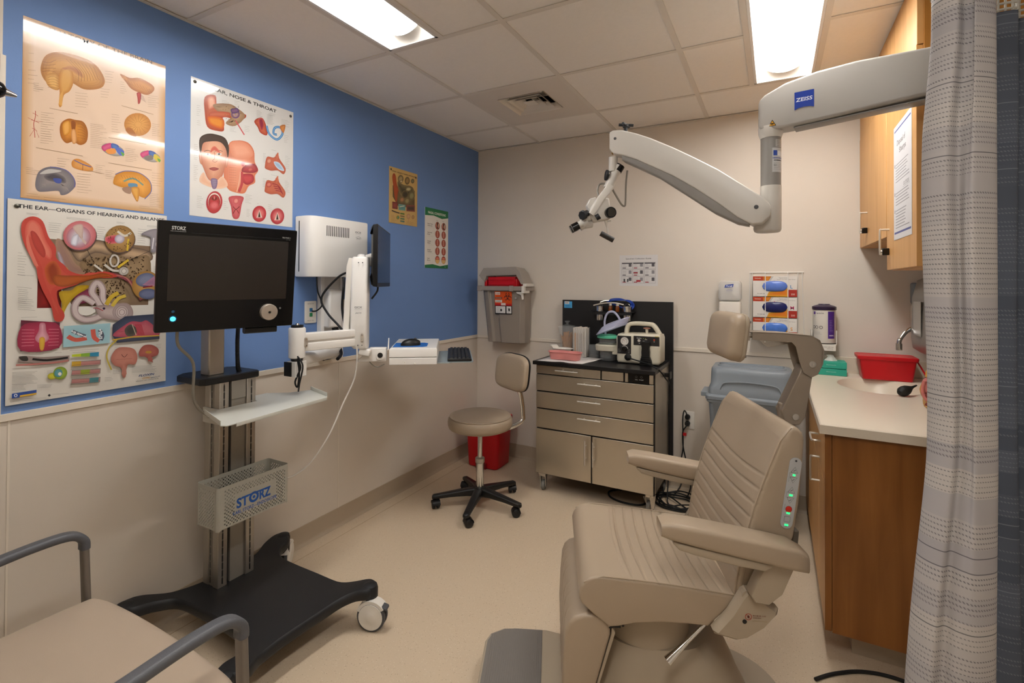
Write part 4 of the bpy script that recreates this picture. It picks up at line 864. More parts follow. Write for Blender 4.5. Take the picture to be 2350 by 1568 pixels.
for sx, sy in ((1, 1), (-1, 1), (-1, -1), (1, -1)):
    cx = (bx1-.012+t_ if sx > 0 else bx0+.012); cy = (by1-.012 if sy > 0 else by0+.012); a0 = math.atan2(sy, sx)-PI/4
    o1 = [(cx+.012*math.cos(a0+PI/2*k/6), cy+.012*math.sin(a0+PI/2*k/6)) for k in range(7)]; i1 = [(cx+.0104*math.cos(a0+PI/2*k/6), cy+.0104*math.sin(a0+PI/2*k/6)) for k in range(6, -1, -1)]
    m.loft([[(a, b, z) for a, b in o1+i1] for z in (bz0, bz1)])
m.box((bx0, by0+.01, bz1-.008), (bx0+t_, by1-.01, bz1)).box((bx1, by0+.01, bz1-.008), (bx1+t_, by1-.01, bz1)).box((bx0+.01, by0, bz1-.008), (bx1-.008, by0+t_, bz1)).box((bx0+.01, by1-t_, bz1-.008), (bx1-.008, by1, bz1)).box((bx0+.004, by0+.004, bz0+.002), (bx1-.002, by1-.004, bz0+.005))
build('basket_rim', m, BG, BK, world=True)
A = Art(Wf, Hf); BL = '#1c56a8'
A.text('ST', .062, .092, .051, BL, .035, width=.048); A.text('RZ', .158, .092, .051, BL, .035, width=.05)
A.ring(.134, .0735, .0165, .0095, BL); A.ell(.134, .0735, .0058, .0058, BL); A.line([(.108, .0585), (.2, .0585)], .0062, BL)
A.text('KARL STORZ—ENDOSKOPE', .048, .114, .0175, BL, .018, width=.186)
A.build('basket_logo', (bx1+t_+.0002, by0+.012, bz1-.008), (0, 1, 0), (0, 0, -1), BK, 0, .4)

# long white cable from the wall workstation down to the cart
m = MB().tube([(.315, -1.65, 1.10), (.335, -1.655, 1.02), (.325, -1.66, .90), (.31, -1.72, .78), (.30, -1.80, .64), (.28, -1.90, .53), (.25, -2.0, .50), (.205, -2.043, .56)], .0042, 10)
t = build('cable', m, mat('white_cable', '#cfc9bf', .5)); tag(t, 'long pale cable looping from the wall arm down to the cart basket', 'cable')

# ================================================================ wall workstation
WS = thing('computer_workstation', 'white wall-mounted computer workstation with jointed arm and screen', 'computer workstation', (0, -1.54, .95))
m = MB(); m.box((0, -1.62, .955), (.018, -1.465, 1.44)).box((.018, -1.62, .955), (.032, -1.597, 1.44)).box((.018, -1.488, .955), (.032, -1.465, 1.44)); build('wall_channel', m, WHITE, WS, world=True, bevel=.002)
m = MB().box((.018, -1.60, 1.13), (.075, -1.51, 1.34)); build('channel_cover', m, WHITE, WS, world=True, bevel=.01)
m = MB(); P = rrect(.41, .318, .012)
def cvr(): return [(0.005, -1.762), (.07, -1.762), (.10, -1.752), (.118, -1.725), (.122, -1.69), (.122, -1.385), (.118, -1.372), (.005, -1.372)]
C0 = cvr()
m.loft([[(a, b, z) for a, b in inset(C0, d)] for d, z in ((.008, 1.403), (.002, 1.405), (0, 1.411), (0, 1.708), (.002, 1.714), (.008, 1.716))]); CB = build('computer_cover', m, WHITE, WS, world=True)
m = MB()
for k in range(13): m.box((.1221, -1.665+k*.0122, 1.618), (.1227, -1.6605+k*.0122, 1.672))
build('vent_slots', m, BLACK, CB, world=True); build('side_slot', MB().box((.03, -1.7627, 1.43), (.036, -1.762, 1.69)), BLACK, CB, world=True)
A = Art(.06, .06); A.text('GCX', .006, .018, .014, '#77777a', .02, width=.044); A.text('MOUNTING SOLUTIONS', .008, .025, .003, '#9a9a9a', width=.04); A.text('JACO', .014, .05, .008, '#55555a', .015, width=.03, italic=.25); A.line([(.01, .043), (.03, .037), (.048, .041), (.05, .05)], .0012, '#55555a', 4)
A.build('logo', (.1226, -1.475, 1.668), (0, 1, 0), (0, 0, -1), CB, 0, .4)
EL = Vector((.245, -1.935, 1.10)); VU = Vector((.312, -1.615, 0))
m = MB(); m.bar((.06, -1.545, 1.0), (.235, -1.93, 1.015), .06, .058, .02); m.bar((.02, -1.545, .985), (.08, -1.545, 1.0), .07, .06, .02); build('lower_arm', m, WHITE, WS, world=True)
m = MB().cyl((.06, -1.545, .96), (.06, -1.545, 1.045), .034, n=28, round_=.006); build('wall_pivot', m, WHITE, WS, world=True)
m = MB().box((-.03, -.03, -.155), (.03, .03, -.085)); m.v = [tuple(EL+Vector(v)) for v in m.v]; build('elbow_block', m, WHITE, WS, world=True, bevel=.003)
m = MB(); m.v = []; m.tf(Matrix.Translation(EL+Vector((-.018, -.034, 0)))).box((-.024, -.0015, -.152), (.022, .004, -.088)).tf(); build('elbow_cap', m, BLACK, WS, world=True)
m = MB().lathe([(.001, -.072), (.03, -.072), (.036, -.068), (.037, .062), (.033, .068), (.001, .068)], EL, n=32); PV = build('elbow_pivot', m, WHITE, WS, world=True)
m = MB().lathe([(.025, -.085), (.027, -.072), (.025, -.072)], EL, n=28).lathe([(.001, .068), (.027, .068), (.027, .080), (.001, .080)], EL, n=28); build('pivot_ring', m, BLACK, PV, world=True)
m = MB().lathe([(.001, .080), (.010, .080), (.008, .087), (.001, .088)], EL, n=16); build('bolt', m, CHROME, PV, world=True)
d = (VU-Vector((EL.x, EL.y, 0))).normalized()
m = MB(); m.bar(EL+d*.015+Vector((0, 0, .022)), Vector((VU.x, VU.y, 1.122))-d*.01, .05, .036, .004); m.bar(EL+d*.015+Vector((0, 0, -.024)), Vector((VU.x, VU.y, 1.076))-d*.01, .05, .038, .004); m.bar(EL+d*.03, Vector((VU.x, VU.y, 1.099))-d*.02, .03, .03, .002); build('upper_arm', m, WHITE, WS, world=True)
sdn = Vector((d.y, -d.x, 0))
def oblong(c, n, up_, r, h, t, name, par, mt_):
    m = MB(); n = Vector(n).normalized(); x = Vector(up_).cross(n).normalized(); P = [(r*math.cos(a), r*math.sin(a)+(h/2 if a < PI else -h/2)) for a in [PI*k/10 for k in range(11)]+[PI+PI*k/10 for k in range(11)]]
    m.prism(P, c, x, up_, n, t); o = build(name, m, mt_, par, world=True)
    for s in (-1, 1):
        q = MB().lathe([(.001, 0), (.0045, 0), (.0045, .002), (.001, .003)], Vector(c)+n*t+Vector(up_)*s*h/2, n, 12); build('screw', q, CHROME, par, world=True)
    return o
oblong(EL+sdn*.030+d*.026, sdn, up, .009, .028, .003, 'joint_plate', PV, SATIN)
# vertical unit (gas spring housing)
dz = Vector((-.577, .817, 0)); rn = Vector((.817, .577, 0)); fr = -dz   # fr faces the camera side
cu = Vector((VU.x, VU.y, 0))
m = MB(); P = rrect(.082, .095, .012)
prof = [(1.04, .0), (1.052, 0), (1.50, 0), (1.512, 0)]
m.loft([m.sec(cu+up*1.042+rn*.008, rn, dz, inset(rrect(.075, .09, .01), .006)), m.sec(cu+up*1.06, rn, dz, P), m.sec(cu+up*1.22, rn, dz, P), m.sec(cu+rn*.003+up*1.495, rn, dz, rrect(.078, .088, .012)), m.sec(cu+rn*.005+up*1.505, rn, dz, rrect(.07, .078, .012))]); VT = build('lift_column', m, WHITE, WS, world=True)
m = MB().lathe([(.001, 1.50), (.022, 1.50), (.02, 1.515), (.012, 1.52), (.001, 1.521)], cu+rn*.005, n=24); build('column_cap', m, WHITE, VT, world=True)
m = MB(); m.loft([m.sec(cu-rn*.065+up*1.06, rn, dz, rrect(.03, .09, .006)), m.sec(cu-rn*.05+up*1.46+fr*-.01, rn, dz, rrect(.03, .07, .006)), m.sec(cu-rn*.045+up*1.50+fr*-.01, rn, dz, rrect(.02, .06, .006))]); build('column_side', m, WHITE2, VT, world=True)
oblong(cu+fr*.053+rn*.02+up*1.10, fr, up, .008, .028, .002, 'joint_plate', VT, SATIN)
A = Art(.06, .08); A.text('GCX', .01, .018, .013, '#6a6a6c', .02, width=.038); A.line([(.01, .023), (.048, .023)], .0008, '#8a8a8a'); A.text('JACO', .014, .045, .009, '#55555a', .015, width=.03, italic=.25)
A.build('logo', cu+fr*.0532-rn*.028+up*1.265, rn, (0, 0, -1), VT, 0, .4)
m = MB()
for s in (-1, 1): m.tf(Matrix.Translation(cu+fr*.0525+rn*s*.01+rn*.01+up*1.475)).sphere((0, 0, 0), .003, n=10, m=6); m.tf(Matrix.Translation(cu+fr*.0525+rn*s*.01+rn*.01+up*1.062)).sphere((0, 0, 0), .003, n=10, m=6)
m.tf(); build('screw', m, DGREY, VT, world=True)
# screen
sc0 = Vector((.424, -1.612, 0)); sc1 = Vector((.128, -1.193, 0)); sw = (sc1-sc0).length; sdir = (sc1-sc0).normalized(); sn = Vector((sdir.y, -sdir.x, 0)); smid = (sc0+sc1)/2+up*1.512
m = MB(); P = rrect(sw, .318, .006); m.loft([m.sec(smid-sn*.038, sdir, up, inset(P, .05)), m.sec(smid-sn*.022, sdir, up, inset(P, .004)), m.sec(smid-sn*.002, sdir, up, P), m.sec(smid, sdir, up, inset(P, .002))]); MN = build('monitor', m, BLACK, WS, world=True)
A = Art(sw-.02, .298); A.rect(0, 0, sw-.02, .29, '#10141f'); A.build('screen', smid+sdir*(-(sw-.02)/2)+up*.152+sn*.0006, sdir, (0, 0, -1), MN, 0, .16)
m = MB().bar(cu+up*1.48+fr*-.05, smid-sn*.04-up*.0, .05, .06, .01); m.bar(smid-sn*.05, smid-sn*.02, .1, .1, .01); build('monitor_arm', m, WHITE2, MN, world=True)
m = MB().tube([smid+sdir*-.1-up*.15-sn*.02, cu+rn*.07+up*1.33-fr*.1, cu+rn*.045+up*1.29-fr*.08], .005, 8); build('monitor_cable', m, RUBBER, MN, world=True)
# hinge bracket, drawer box, keyboard tray
m = MB(); b0 = cu+up*1.03; m.bar(b0+rn*.0, b0+rn*.055-up*.012, .07, .035, .006)
P = [(-.06, -.036), (.085, -.036), (.085, .034), (-.0, .034)]; o = Vector((.33, -1.565, 1.005)); m.prism(P, o+fr*.02, rn, up, -fr, .05); build('hinge_arm', m, WHITE, WS, world=True, bevel=.004)
m = MB().lathe([(.02, 0), (.024, .002), (.024, .01), (.001, .012)], Vector((.376, -1.53, 1.003))+fr*.02, fr, 28); HK = build('hinge_knob', m, WHITE, WS, world=True); build('knob_center', MB().lathe([(.001, .011), (.0135, .011), (.0125, .014), (.001, .014)], Vector((.376, -1.53, 1.003))+fr*.02, fr, 24), BLACK, HK, world=True)
bo = Vector((.41, -1.506, 0))
m = MB(); P = [(0, 0), (.246, 0), (.246, .44), (0, .44)]
def bp(a, b, z): return bo+rn*a+dz*b+up*z
m.loft([[tuple(bp(a, b, z)) for a, b in inset(P, d_)] for d_, z in ((.004, .985), (0, .988), (0, 1.027), (.004, 1.033))]); DB = build('drawer_box', m, WHITE, WS, world=True)
m = MB(); m.loft([[tuple(bp(a, b, z)) for a, b in P] for z in (.946, .983)]); build('drawer_base', m, WHITE, DB, world=True, bevel=.003)
m = MB(); m.prism([(0, 0), (.012, .055), (.018, .055), (.008, -.012), (0, -.012)], bp(-.004, .03, 1.028), -fr*-1, up, rn, .004) ; m = MB(); m.loft([m.sec(bp(-.008, .01, 1.045), dz, up, [(-.012, -.02), (.02, -.02), (.028, .038), (.018, .04)]), m.sec(bp(-.004, .01, 1.045), dz, up, [(-.012, -.02), (.02, -.02), (.028, .038), (.018, .04)])]); build('side_lip', m, WHITE, DB, world=True)
m = MB()
for a in (.08, .13): m.lathe([(.001, 0), (.004, 0), (.003, .003), (.001, .003)], bp(a, 0, .962-.01*(a > .1)), fr, 12)
build('screw', m, WHITE2, DB, world=True)
m = MB(); m.loft([[tuple(bp(a, b, z)) for a, b in ((.246, .06), (.40, -.06+.02), (.44, .0), (.44, .50), (.40, .53), (.246, .42))] for z in (.950, .954)]); m = MB(); m.loft([[tuple(bp(a, b, z)) for a, b in ((.23, .02), (.31, .02), (.325, .04), (.435, .04), (.44, .06), (.44, .50), (.42, .52), (.23, .46))] for z in (.948, .952)]); build('keyboard_tray', m, mat('grey_tray', '#8e989a', .4), WS, world=True)
m = MB(); 
def T3(*p): return [tuple(q) for q in p]
m.tube([cu-rn*.055+up*1.43, (.20, -1.66, 1.40), (.13, -1.70, 1.30), (.16, -1.69, 1.22), (.24, -1.67, 1.14), (.255, -1.66, 1.09)], .0055, 10); m.tube([(.13, -1.56, 1.40), (.2, -1.62, 1.36), (.19, -1.62, 1.24), (.23, -1.63, 1.12)], .006, 10); build('cable_loop', m, RUBBER, WS, world=True)
m = MB().tube([(.06, -1.56, 1.14), (.06, -1.535, 1.03), (.10, -1.59, 1.0), (.12, -1.68, .98)], .011, 10); m.tube([(.06, -1.54, 1.14), (.07, -1.525, 1.03), (.12, -1.56, .99), (.16, -1.62, .975)], .009, 10); build('cable_bundle', m, RUBBER, WS, world=True)
m = MB(); e = EL+Vector((.03, -.02, -.07)); m.tube([e, e+Vector((.012, 0, -.06)), e+Vector((-.01, .01, -.13)), e+Vector((-.015, 0, -.105)), e+Vector((.02, 0, -.04)), e+Vector((0, 0, 0))], .004, 8); m.tube([e+up*.01, e+Vector((.035, .0, -.03)), e+Vector((.015, 0, -.11)), e+Vector((-.005, .01, -.15))], .0035, 8); build('elbow_cables', m, RUBBER, WS, world=True)
m = MB().tube([(.30, -1.6, 1.06), (.33, -1.58, .985), (.35, -1.56, .95), (.37, -1.545, .94), (.4, -1.53, .955)], .0028, 8); build('thin_cable', m, mat('grey_cable', '#8d877c', .5), WS, world=True)
m = MB().tube([(.11, -1.715, 1.404), (.10, -1.70, 1.33), (.075, -1.65, 1.26), (.03, -1.645, 1.225), (.008, -1.66, 1.222)], .0038, 8); build('network_cable', m, RUBBER, WS, world=True)
# mouse mat, mouse, keyboard
m = MB(); P = [(.012, .05), (.17, .05), (.19, .07), (.19, .19), (.17, .215), (.012, .215)]; m.loft([[tuple(bp(a, b, z)) for a, b in P] for z in (1.033, 1.036)]); t = build('mouse_mat', m, mat('blue_mat', '#1f63b4', .6)); tag(t, 'blue mouse mat on the white drawer box of the wall workstation', 'mouse mat')
def mouse():
    c = bp(.10, .10, 1.036); M = Matrix.Translation(c) @ Matrix.Rotation(math.atan2(rn.y, rn.x)+.2, 4, 'Z'); m = MB(); S = []
    for i in range(13):
        k = i/12; x = -.052+.104*k; w_ = .03*math.sqrt(max(.02, 1-((k-.5)/.53)**2)); h_ = .036*math.sqrt(max(.02, 1-((k-.55)/.56)**2))
        S.append([(x, w_*math.cos(a), .0005+h_*max(0, math.sin(a))**.8) for a in [PI*j/12 for j in range(13)]])
    m.tf(M).loft(S).tf(); t = build('computer_mouse', m, BLACK); w = MB().tf(M).cyl((.026, -.004, .034), (.026, .004, .034), .007, n=14).tf(); build('scroll_wheel', w, DGREY, t)
    return tag(t, 'black computer mouse on the blue mouse mat', 'computer mouse')
mouse()
def keyboard():
    a0 = math.atan2(dz.y, dz.x); M = Matrix.Translation(bp(.365, .27, .952)) @ Matrix.Rotation(a0, 4, 'Z'); t = thing('keyboard', 'black computer keyboard on the grey pull-out tray of the workstation', 'keyboard', bp(.365, .27, .952), a0)
    m = MB(); m.loft([[(x, y, z) for x, y in inset(rrect(.44, .13, .008), d)] for d, z in ((.002, 0), (0, .002), (0, .012), (.003, .015))]); build('case', m, BLACK, t)
    for r in range(5):
        m = MB(); n = 15
        for c in range(n):
            x0 = -.213+c*.0285; m.loft([[(x0+.013+x, -.052+r*.0215+.009+y, z) for x, y in rrect(w_, h_, .002, 1)] for w_, h_, z in ((.0255, .0185, .015), (.021, .0145, .0215))])
        build('key_row', m, mat('key_black', '#1a1a1c', .5), t, bevel=0)
    return t
keyboard()
# outlets on the blue wall
def wall_plate(name, lab, o, U, N, w_, h_, kind):
    t = thing(name, lab, 'wall outlet', o); U = Vector(U); N = Vector(N); m = MB(); P = rrect(w_, h_, .006); c = Vector(o)
    m.loft([m.sec(c+N*.0, U, up, P), m.sec(c+N*.004, U, up, P), m.sec(c+N*.006, U, up, inset(P, .004))]); build('plate', m, WHITE2, t, world=True)
    if kind == 'data':
        for k, cl in ((.012, '#2d6fa0'), (-.014, '#1f7a4a')):
            q = MB(); q.loft([q.sec(c+N*.006+up*k, U, up, rrect(.018, .02, .002)), q.sec(c+N*.009+up*k, U, up, rrect(.016, .018, .002))]); build('data_jack', q, mat('jack_'+cl, cl, .4), t, world=True)
        for tx, ty in (('N0167-101', .016), ('N0167-102', h_-.012)): A = Art(w_, h_); A.text(tx, .014, ty, .006, '#4a4a4a', .01, width=.04); A.build('plate_label', c+N*.0062-U*w_/2+up*h_/2, U, (0, 0, -1), t, 0, .4)
    if kind == 'power':
        for k in (.02, -.02):
            q = MB(); q.loft([q.sec(c+N*.006+up*k, U, up, rrect(.034, .03, .012)), q.sec(c+N*.0075+up*k, U, up, rrect(.033, .029, .012))]); s = build('socket', q, WHITE2, t, world=True)
    return t
wall_plate('data_outlet', 'white network outlet plate with blue and green jacks, under the computer cover', (0, -1.663, 1.217), (0, 1, 0), (1, 0, 0), .073, .117, 'data')
wall_plate('outlet_plate', 'white wall outlet plate partly hidden behind the workstation lift column', (0, -1.43, 1.22), (0, 1, 0), (1, 0, 0), .073, .117, 'power')
# ================================================================ sharps bin on the back wall
SHT = mat('smoky_plastic', '#8f857b', .35, alpha=1)
SHL = mat('clear_smoky_lid', '#b3aaa0', .25, alpha=.72)
t = thing('sharps_container', 'grey wall-mounted sharps container with open lid and red drop flap', 'sharps container', (.31, 0, .92))
m = MB(); S = []
for k, d in ((0, 0), (1, 0)):
    pass
def trap(z, k): x0 = .175-.04*k; x1 = .495+.012*k; y0 = -.145-.018*k; return [(x0, -.02, z), (x0, y0+.03, z), (x0+.02, y0+.008, z), (x0+.06, y0, z), (x0+.075, y0+.012, z), (x0+.125, y0+.012, z), (x0+.14, y0, z), (x1-.09, y0, z), (x1-.07, y0+.006, z), (x1-.03, y0+.01, z), (x1, y0+.04, z), (x1, -.02, z)]
m.loft([trap(.915, 0), trap(.922, 0), trap(1.345, 1)]); build('bin', m, SHT, t, world=True, bevel=.004)
m = MB(); P = [(.118, -.015), (.118, -.165), (.14, -.185), (.51, -.185), (.532, -.165), (.532, -.015)]
m.loft([[(a, b, z) for a, b in P] for z in (1.318, 1.352)]); m.box((.115, -.19, 1.312), (.15, -.17, 1.356)).box((.40, -.192, 1.312), (.435, -.18, 1.356)); build('rim', m, mat('smoky_rim', '#9a9087', .4), t, world=True, bevel=.004)
m = MB()      # lid: a shallow cover tilted back open
LZ = [(.15, -.16, 1.405), (.13, -.17, 1.437), (.155, -.10, 1.478), (.20, -.07, 1.489), (.44, -.07, 1.494), (.475, -.10, 1.485), (.52, -.16, 1.385), (.50, -.18, 1.36)]
A1 = [(.155, -.04, 1.40), (.125, -.15, 1.438), (.155, -.168, 1.482), (.40, -.168, 1.487), (.445, -.16, 1.482), (.50, -.10, 1.39), (.51, -.04, 1.37)]
A1 = [(.178, -.185, 1.385), (.128, -.185, 1.434), (.17, -.185, 1.492), (.455, -.185, 1.500), (.49, -.185, 1.462), (.528, -.185, 1.372), (.500, -.185, 1.366), (.455, -.185, 1.44), (.20, -.185, 1.438)]
m.loft([[(a, b, c) for a, b, c in A1], [(a, -.04, c-.01) for a, b, c in A1]])
m.loft([[(.17, -.184, 1.43), (.46, -.184, 1.437), (.455, -.184, 1.49), (.17, -.184, 1.485)], [(.17, -.18, 1.43), (.46, -.18, 1.437), (.455, -.18, 1.49), (.17, -.18, 1.485)]])
build('lid', m, SHL, t, world=True, bevel=.005)
m = MB().box((.20, -.165, 1.352), (.44, -.06, 1.425)); m.box((.205, -.172, 1.36), (.43, -.165, 1.385)).box((.205, -.17, 1.398), (.43, -.163, 1.42))
for s, x in ((-1, .175), (1, .445)):
    for k in range(6): m.cyl((x+s*.004*(k % 2), -.15+k*.016, 1.352), (x+s*.004*(k % 2), -.15+k*.016, 1.405-.003*k), .014, n=10)
build('drop_flap', m, RED, t, world=True, bevel=.003)
m = MB().box((.505, -.19, 1.30), (.53, -.10, 1.355)).box((.515, -.186, 1.35), (.545, -.06, 1.372)); P = [(.45, 1.31), (.51, 1.31), (.515, 1.255), (.50, 1.25), (.492, 1.285), (.455, 1.298)]; m.loft([[(a, y, b) for a, b in P] for y in (-.166, -.17)]); build('latch', m, WHITE2, t, world=True, bevel=.002)
m = MB().lathe([(.001, 0), (.008, 0), (.008, .006), (.001, .007)], (.447, -.163, 1.262), (0, -1, 0), 16); build('lock', m, SATIN, t, world=True)
A = Art(.15, .175); A.rect(0, 0, .15, .11, '#d9500e'); A.rect(0, .11, .15, .175, '#1c1a1a'); A.rect(.004, .006, .048, .026, '#e6ddd0'); A.text('SHARPS', .006, .022, .012, '#b43a10', .02, width=.04); A.rect(.004, .046, .064, .056, '#2c2420'); A.text('BIOHAZARD', .008, .054, .008, '#e8d8c8', .01, width=.05); A.rect(.004, .066, .064, .086, '#e8e0d4'); A.caps(.008, .07, .05, 3, .006, '#3a3230', .0018, 3, ragged=.3); A.rect(.0, .094, .15, .11, '#c2201c'); A.rect(.055, .09, .095, .108, '#e8d8d0')
A.rect(.006, .115, .092, .168, '#e4e2de'); A.rect(.102, .115, .144, .168, '#e4e2de'); A.caps(.014, .125, .07, 6, .007, '#55504c', .0012, 5); A.caps(.108, .125, .03, 6, .007, '#55504c', .0012, 6); A.ell(.055, .145, .008, .01, '#3a3634'); A.ell(.125, .14, .008, .012, '#3a3634')
def biohaz(A, cx, cy, r, c, bgc):
    for k in range(3):
        a = -PI/2+k*2*PI/3; x, y = cx+r*.52*math.cos(a), cy+r*.52*math.sin(a); A.ring(x, y, r*.42, r*.15, c, 24, math.degrees(a)+28, math.degrees(a)+332)
    A.ring(cx, cy, r*.42, r*.09, c, 24); A.ell(cx, cy, r*.12, r*.12, bgc)
    for k in range(3):
        a = -PI/2+k*2*PI/3+PI; A.line([(cx+r*.1*math.cos(a), cy+r*.1*math.sin(a)), (cx+r*.35*math.cos(a), cy+r*.35*math.sin(a))], r*.1, c)
biohaz(A, .113, .042, .034, '#231512', '#d9500e')
A.build('label', (.262, -.1672, 1.312), (1, 0, 0), (0, .04, -1), t, 0, .4)

# ================================================================ stool
STL = thing('stool', 'round taupe vinyl swivel stool with small backrest and black five-star base', 'stool', (.57, -.865, 0)); sc = Vector((.57, -.865, 0))
m = MB()
m.lathe([(.001, .12), (.035, .12), (.042, .105), (.042, .07), (.03, .06), (.001, .06)], sc, n=28)
castang = [math.radians(a) for a in (-74, -2, 70, 142, 214)]
for a in castang:
    d = Vector((math.cos(a), math.sin(a), 0)); S = []
    for r, w_, h_, z in ((.02, .055, .05, .092), (.08, .05, .04, .09), (.18, .042, .03, .08), (.255, .038, .026, .07), (.285, .036, .026, .066), (.292, .02, .016, .064)):
        x, y, _ = frame(d); S.append(m.sec(sc+d*r+Vector((0, 0, z)), x, y, rrect(w_, h_, .009)))
    m.loft(S)
build('star_base', m, BLACK, STL, world=True)
for i, a in enumerate(castang):
    d = Vector((math.cos(a), math.sin(a), 0)); p = sc+d*.272; ta = a+[.6, 2.2, -.5, .9, .3][i]; n = Vector((math.cos(ta), math.sin(ta), 0)); f = Vector((-n.y, n.x, 0)); c = p+f*.012
    m = MB(); m.cyl(p+Vector((0, 0, .035)), p+Vector((0, 0, .062)), .008, n=12)
    S = []
    for k in range(7):
        q = math.radians(k*30); S.append([tuple(c+f*rr*math.cos(q)+Vector((0, 0, .026+rr*math.sin(q)))+n*w_) for rr, w_ in ((.018, -.008), (.0275, -.024), (.0275, .024), (.018, .008))])
    m.loft(S); ca = build('caster', m, BLACK, STL, world=True)
    for s in (-1, 1):
        w = MB().lathe([(.001, 0), (.022, 0), (.025, .003), (.025, .013), (.02, .017), (.001, .018)], c+n*s*.006+Vector((0, 0, .025)), n*s, 20); build('wheel', w, BLACK, ca, world=True)
m = MB().cyl(sc+Vector((0, 0, .11)), sc+Vector((0, 0, .27)), .024, n=28); build('outer_column', m, CHROME, STL, world=True)
m = MB().lathe([(.024, .265), (.029, .27), (.029, .295), (.024, .30), (.014, .302)], sc, n=28); build('collar', m, mat('collar_grey', '#b5b0a8', .3, metal=.6), STL, world=True)
m = MB().cyl(sc+Vector((0, 0, .29)), sc+Vector((0, 0, .48)), .0145, n=24); build('gas_lift', m, CHROME, STL, world=True)
m = MB().lathe([(.001, .474), (.11, .474), (.17, .478), (.192, .488), (.199, .505), (.200, .525), (.196, .545), (.185, .556), (.183, .5555), (.16, .562), (.1, .566), (.001, .568)], sc, n=56); build('seat', m, VINYL, STL, world=True, ang=60)
m = MB().lathe([(.1875, .5545), (.1905, .5555), (.189, .559), (.1855, .5585)], sc, n=56); build('piping', m, VINYL, STL, world=True)
bc = Vector((.735, -.735, .82)); bn = Vector((-.46, -.888, 0)).normalized(); bd = Vector((-bn.y, bn.x, 0)); bu = (Vector((0, 0, 1))-bn*.12).normalized()
m = MB(); S = []
P = [(p.x, p.y) for p in smooth_path([(-.165, .0, 0), (-.155, .075, 0), (-.10, .105, 0), (0, .11, 0), (.10, .105, 0), (.155, .075, 0), (.165, 0, 0), (.155, -.075, 0), (.10, -.105, 0), (0, -.11, 0), (-.10, -.105, 0), (-.155, -.075, 0)], 5, True)]
cur = lambda x: .35*x*x
m.loft([[tuple(bc+bd*a+bu*b+bn*(z+cur(a))) for a, b in inset(P, d_)] for d_, z in ((.012, -.012), (.001, -.008), (0, .0), (.0, .014), (.004, .024), (.014, .030))]+[[tuple(bc+bd*a*k+bu*b*k+bn*(z+cur(a*k))) for a, b in inset(P, .014)] for k, z in ((.85, .033), (.6, .035), (.3, .036), (.02, .036))]); build('backrest', m, VINYL, STL, world=True, ang=60)
m = MB(); m.loft([[tuple(bc+bd*a+bu*b+bn*(z+cur(a))) for a, b in inset(P, d_)] for d_, z in ((.0, -.014), (-.0035, -.010), (-.0035, -.002), (0, 0), (.003, -.004))], closed=True); build('backrest_shell', m, BLACK, STL, world=True)
m = MB(); q = bc-bn*.012; m.tube([tuple(sc+Vector((.05, .04, .468))), tuple(sc+Vector((.13, .11, .468))), tuple(q-bn*.05+Vector((0, 0, -.32))), tuple(q-bn*.06+Vector((0, 0, -.27))), tuple(q-bn*.045+Vector((0, 0, -.16))), tuple(q+Vector((0, 0, -.06)))], .0095, 10, flat=1.6); build('back_support', m, CHROME, STL, world=True)

# red biohazard bin under the stool
t = thing('biohazard_bin', 'small red biohazard bin on the floor behind the stool', 'waste bin', (.25, -.24, 0))
m = MB(); P = rrect(.29, .24, .04, 5); C = Vector((.255, -.23, 0))
def rb(z, k, ins=0): return [(C.x+a*k, C.y+b*k, z) for a, b in inset(P, ins)]
m.loft([rb(.0, .88, .01), rb(.006, .88), rb(.05, .9), rb(.34, 1.), rb(.345, 1., .01)]); build('bin', m, RED, t, world=True)
m = MB(); m.loft([rb(.34, 1.05), rb(.365, 1.05), rb(.375, 1.0, .02)]); build('lid', m, RED, t, world=True, bevel=.003)
m = MB().box((.21, -.352, 0), (.30, -.325, .045)); build('pedal', m, mat('dark_red', '#7d0a12', .4), t, world=True, bevel=.004)
A = Art(.12, .13); A.rect(0, 0, .12, .13, '#b80f1a'); biohaz(A, .06, .05, .035, '#1c0a0c', '#b80f1a'); A.text('BIOHAZARD', .012, .108, .02, '#1c0a0c', .01, width=.096); A.build('label', (.20, -.3505, .325), (1, 0, 0), (0, .06, -1), t, 0, .4)

# ================================================================ steel treatment cabinet
cx0, cx1, cy0, cy1, cz0, cz1 = .777, 1.548, -.5, -.06, .115, .84
CAB = thing('treatment_cabinet', 'mobile stainless steel treatment cabinet with black top and tall black back panel', 'cabinet', (1.165, -.28, 0))
FRM = mat('black_frame', '#17171a', .45)
m = MB().box((cx0, cy0+.02, cz0), (cx1, cy1, cz1)); build('body', m, FRM, CAB, world=True)
m = MB().box((cx1, cy0+.03, cz0+.01), (cx1+.003, cy1-.01, cz1)); build('side_panel', m, STEEL, CAB, world=True)
m = MB().box((cx0-.012, cy0-.028, cz1), (cx1+.012, cy1, cz1+.024)); build('top', m, mat('black_laminate', '#141416', .32, bump=.1, bscale=300), CAB, world=True, bevel=.002)
m = MB().box((.783, -.058, .10), (1.577, -.035, 1.254)); build('back_panel', m, mat('black_backboard', '#1a191a', .5), CAB, world=True, bevel=.001)
def pull(a, b, par, out=.03, r=.005, nrm=(0, -1, 0)):
    a = Vector(a); b = Vector(b); n = Vector(nrm); d = (b-a); m = MB(); m.cyl(a+n*out, b+n*out, r, n=12)
    for k in (.25, .75): m.cyl(a+d*k, a+d*k+n*out, r*.7, n=8)
    return build('handle', m, SATIN, par, world=True)
g = .004
def frontpanel(nm, x0, x1, z0, z1): return build(nm, MB().box((x0+g/2, cy0, z0+g/2), (x1-g/2, cy0+.02, z1-g/2)), STEEL, CAB, world=True, bevel=.0015)
